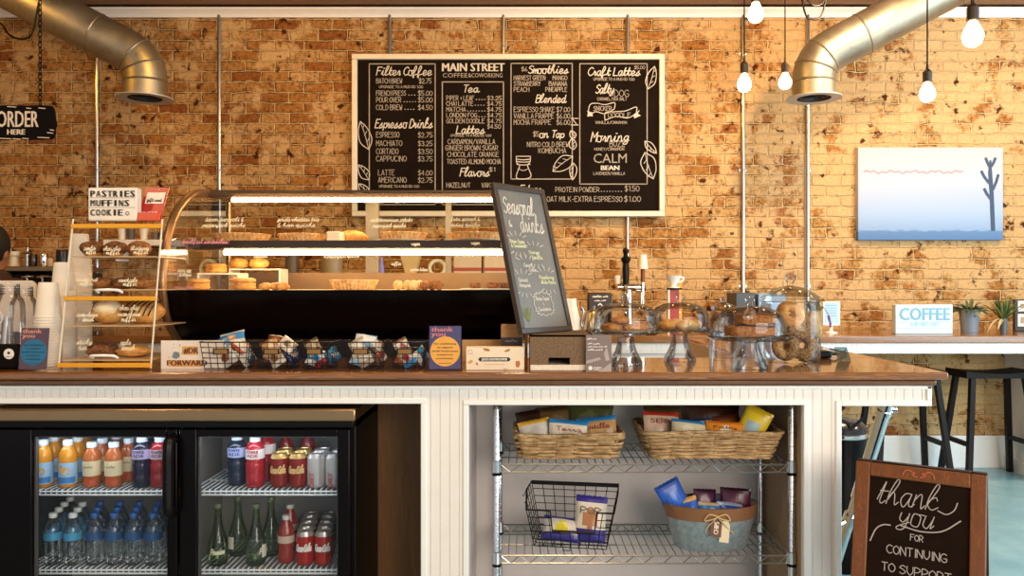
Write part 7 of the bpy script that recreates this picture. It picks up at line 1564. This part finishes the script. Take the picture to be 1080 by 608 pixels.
def hand(m, w, s):
    d = Vector((0.25*-s, 0.95, -0.12)).normalized(); side = Vector((s, 0.2, 0)).normalized(); c_ = w+d*0.05
    m.tube([w-d*0.01, w+d*0.03, w+d*0.085], [0.026, 0.036, 0.034], 12)
    for i, L in enumerate((0.070, 0.080, 0.074, 0.058)):
        p = w+d*0.085+side*(i-1.5)*0.019*1.0; q = p+d*L*0.55+Vector((0, 0, -0.004)); e_ = q+d*L*0.35+Vector((0, 0, -0.028)); m.tube([p-d*0.02, p, q, e_], [0.0095, 0.0095, 0.0085, 0.007], 8); m.ball(e_, 0.007, 8)
    b = w+d*0.03-side*0.03; m.tube([b, b-side*0.028+d*0.03, b-side*0.03+d*0.065+Vector((0, 0, -0.015))], [0.012, 0.011, 0.008], 8); m.ball(b-side*0.03+d*0.065+Vector((0, 0, -0.015)), 0.008, 8)
def skin(m):
    m.ball(P_(0, 0.005, HZ+0.01), 0.098, 24, 0, (0.80, 1.0, 1.18)); m.ball(P_(0, 0.035, HZ-0.055), 0.065, 18, 0, (0.88, 0.95, 0.95)); m.tube([P_(0, -0.015, 1.36), P_(0, 0.0, HZ-0.05)], [0.062, 0.056], 16)
    m.tube([P_(0, 0.100, HZ+0.01), P_(0, 0.122, HZ-0.022), P_(0, 0.100, HZ-0.03)], [0.010, 0.016, 0.010], 8); m.tube([P_(-0.025, 0.092, HZ-0.058), P_(0, 0.100, HZ-0.058), P_(0.025, 0.092, HZ-0.058)], 0.008, 8)
    for s in (-1, 1):
        m.ball(P_(s*0.080, -0.005, HZ-0.012), 0.030, 12, 0, (0.34, 0.72, 1.05)); m.ball(P_(s*0.032, 0.088, HZ+0.012), 0.012, 10, 0, (1.2, 0.6, 0.8))
    m.ball(P_(0, 0.0, 1.20), 0.15, 18, 0, (1.15, 0.72, 1.35)); m.ball(P_(0, 0, 0.97), 0.15, 18, 0, (1.1, 0.75, 0.95))
    for a, b, c_, s in ((LSH, LEL, LWR, -1), (RSH, REL, RWR, 1)): limbs(m, a, b, c_, 0.050, 0.040, 0.027); hand(m, c_, s)
    for s in (-1, 1): limbs(m, P_(s*0.095, 0, 0.90), P_(s*0.10, 0.02, 0.50), P_(s*0.105, -0.01, 0.09), 0.085, 0.058, 0.040); m.tube([P_(s*0.105, -0.04, 0.045), P_(s*0.11, 0.05, 0.045), P_(s*0.115, 0.15, 0.03)], [0.040, 0.042, 0.026], 12)
body_mesh('body', skin, plain('A8714E', 0.5), 0.0075, pe)
def sweater(m):
    m.tube([P_(0, 0, 0.86), P_(0, 0, 1.0), P_(0, 0, 1.2), P_(0, 0, 1.33), P_(0, -0.005, 1.42)], [0.155, 0.165, 0.165, 0.15, 0.085], 20); m.ball(P_(0.02, 0.0, 1.24), 0.17, 20, 0, (1.1, 0.8, 1.1)); m.tube([LSH+Vector((0.03, 0, 0.012)), RSH+Vector((-0.03, 0, 0.012))], 0.068, 16); m.tube([P_(-0.06, 0, 1.42), P_(0, 0, 1.45), P_(0.06, 0, 1.42)], [0.07, 0.082, 0.07], 16)
    for a, b, c_ in ((LSH, LEL, LWR), (RSH, REL, RWR)): limbs(m, a, b, b.lerp(c_, 0.92), 0.068, 0.055, 0.042)
body_mesh('sweater', sweater, plain('3E2518', 0.85), 0.010, pe)
def trousers(m):
    m.ball(P_(0, 0, 0.93), 0.17, 18, 0, (1.1, 0.8, 0.75))
    for s in (-1, 1): limbs(m, P_(s*0.095, 0, 0.90), P_(s*0.10, 0.02, 0.50), P_(s*0.105, -0.01, 0.10), 0.098, 0.072, 0.062)
body_mesh('trousers', trousers, plain('1E2026', 0.8), 0.012, pe)
def hair(m):
    m.ball(P_(0, -0.018, HZ+0.035), 0.112, 24, 0, (0.84, 1.0, 1.08)); m.ball(P_(0, -0.06, HZ-0.02), 0.085, 18, 0, (0.88, 0.72, 1.1)); m.ball(P_(0, -0.09, HZ+0.10), 0.05, 14)
body_mesh('hair', hair, plain('150D0A', 0.6), 0.009, pe)
for s in (-1, 1):
    e_ = MB().ball(P_(s*0.032, 0.095, HZ+0.010), 0.0115, 12).build('eye', plain('EDE6DC', 0.2), pe); MB().ball(P_(s*0.032, 0.1035, HZ+0.009), 0.0052, 10).build('iris', plain('2A1A10', 0.2), e_)
for s in (-1, 1): MB().ball(P_(s*0.105, 0.05, 0.03), 0.06, 14, 0, (0.85, 2.1, 0.5)).build('shoe', plain('1A1A1A', 0.6), pe)
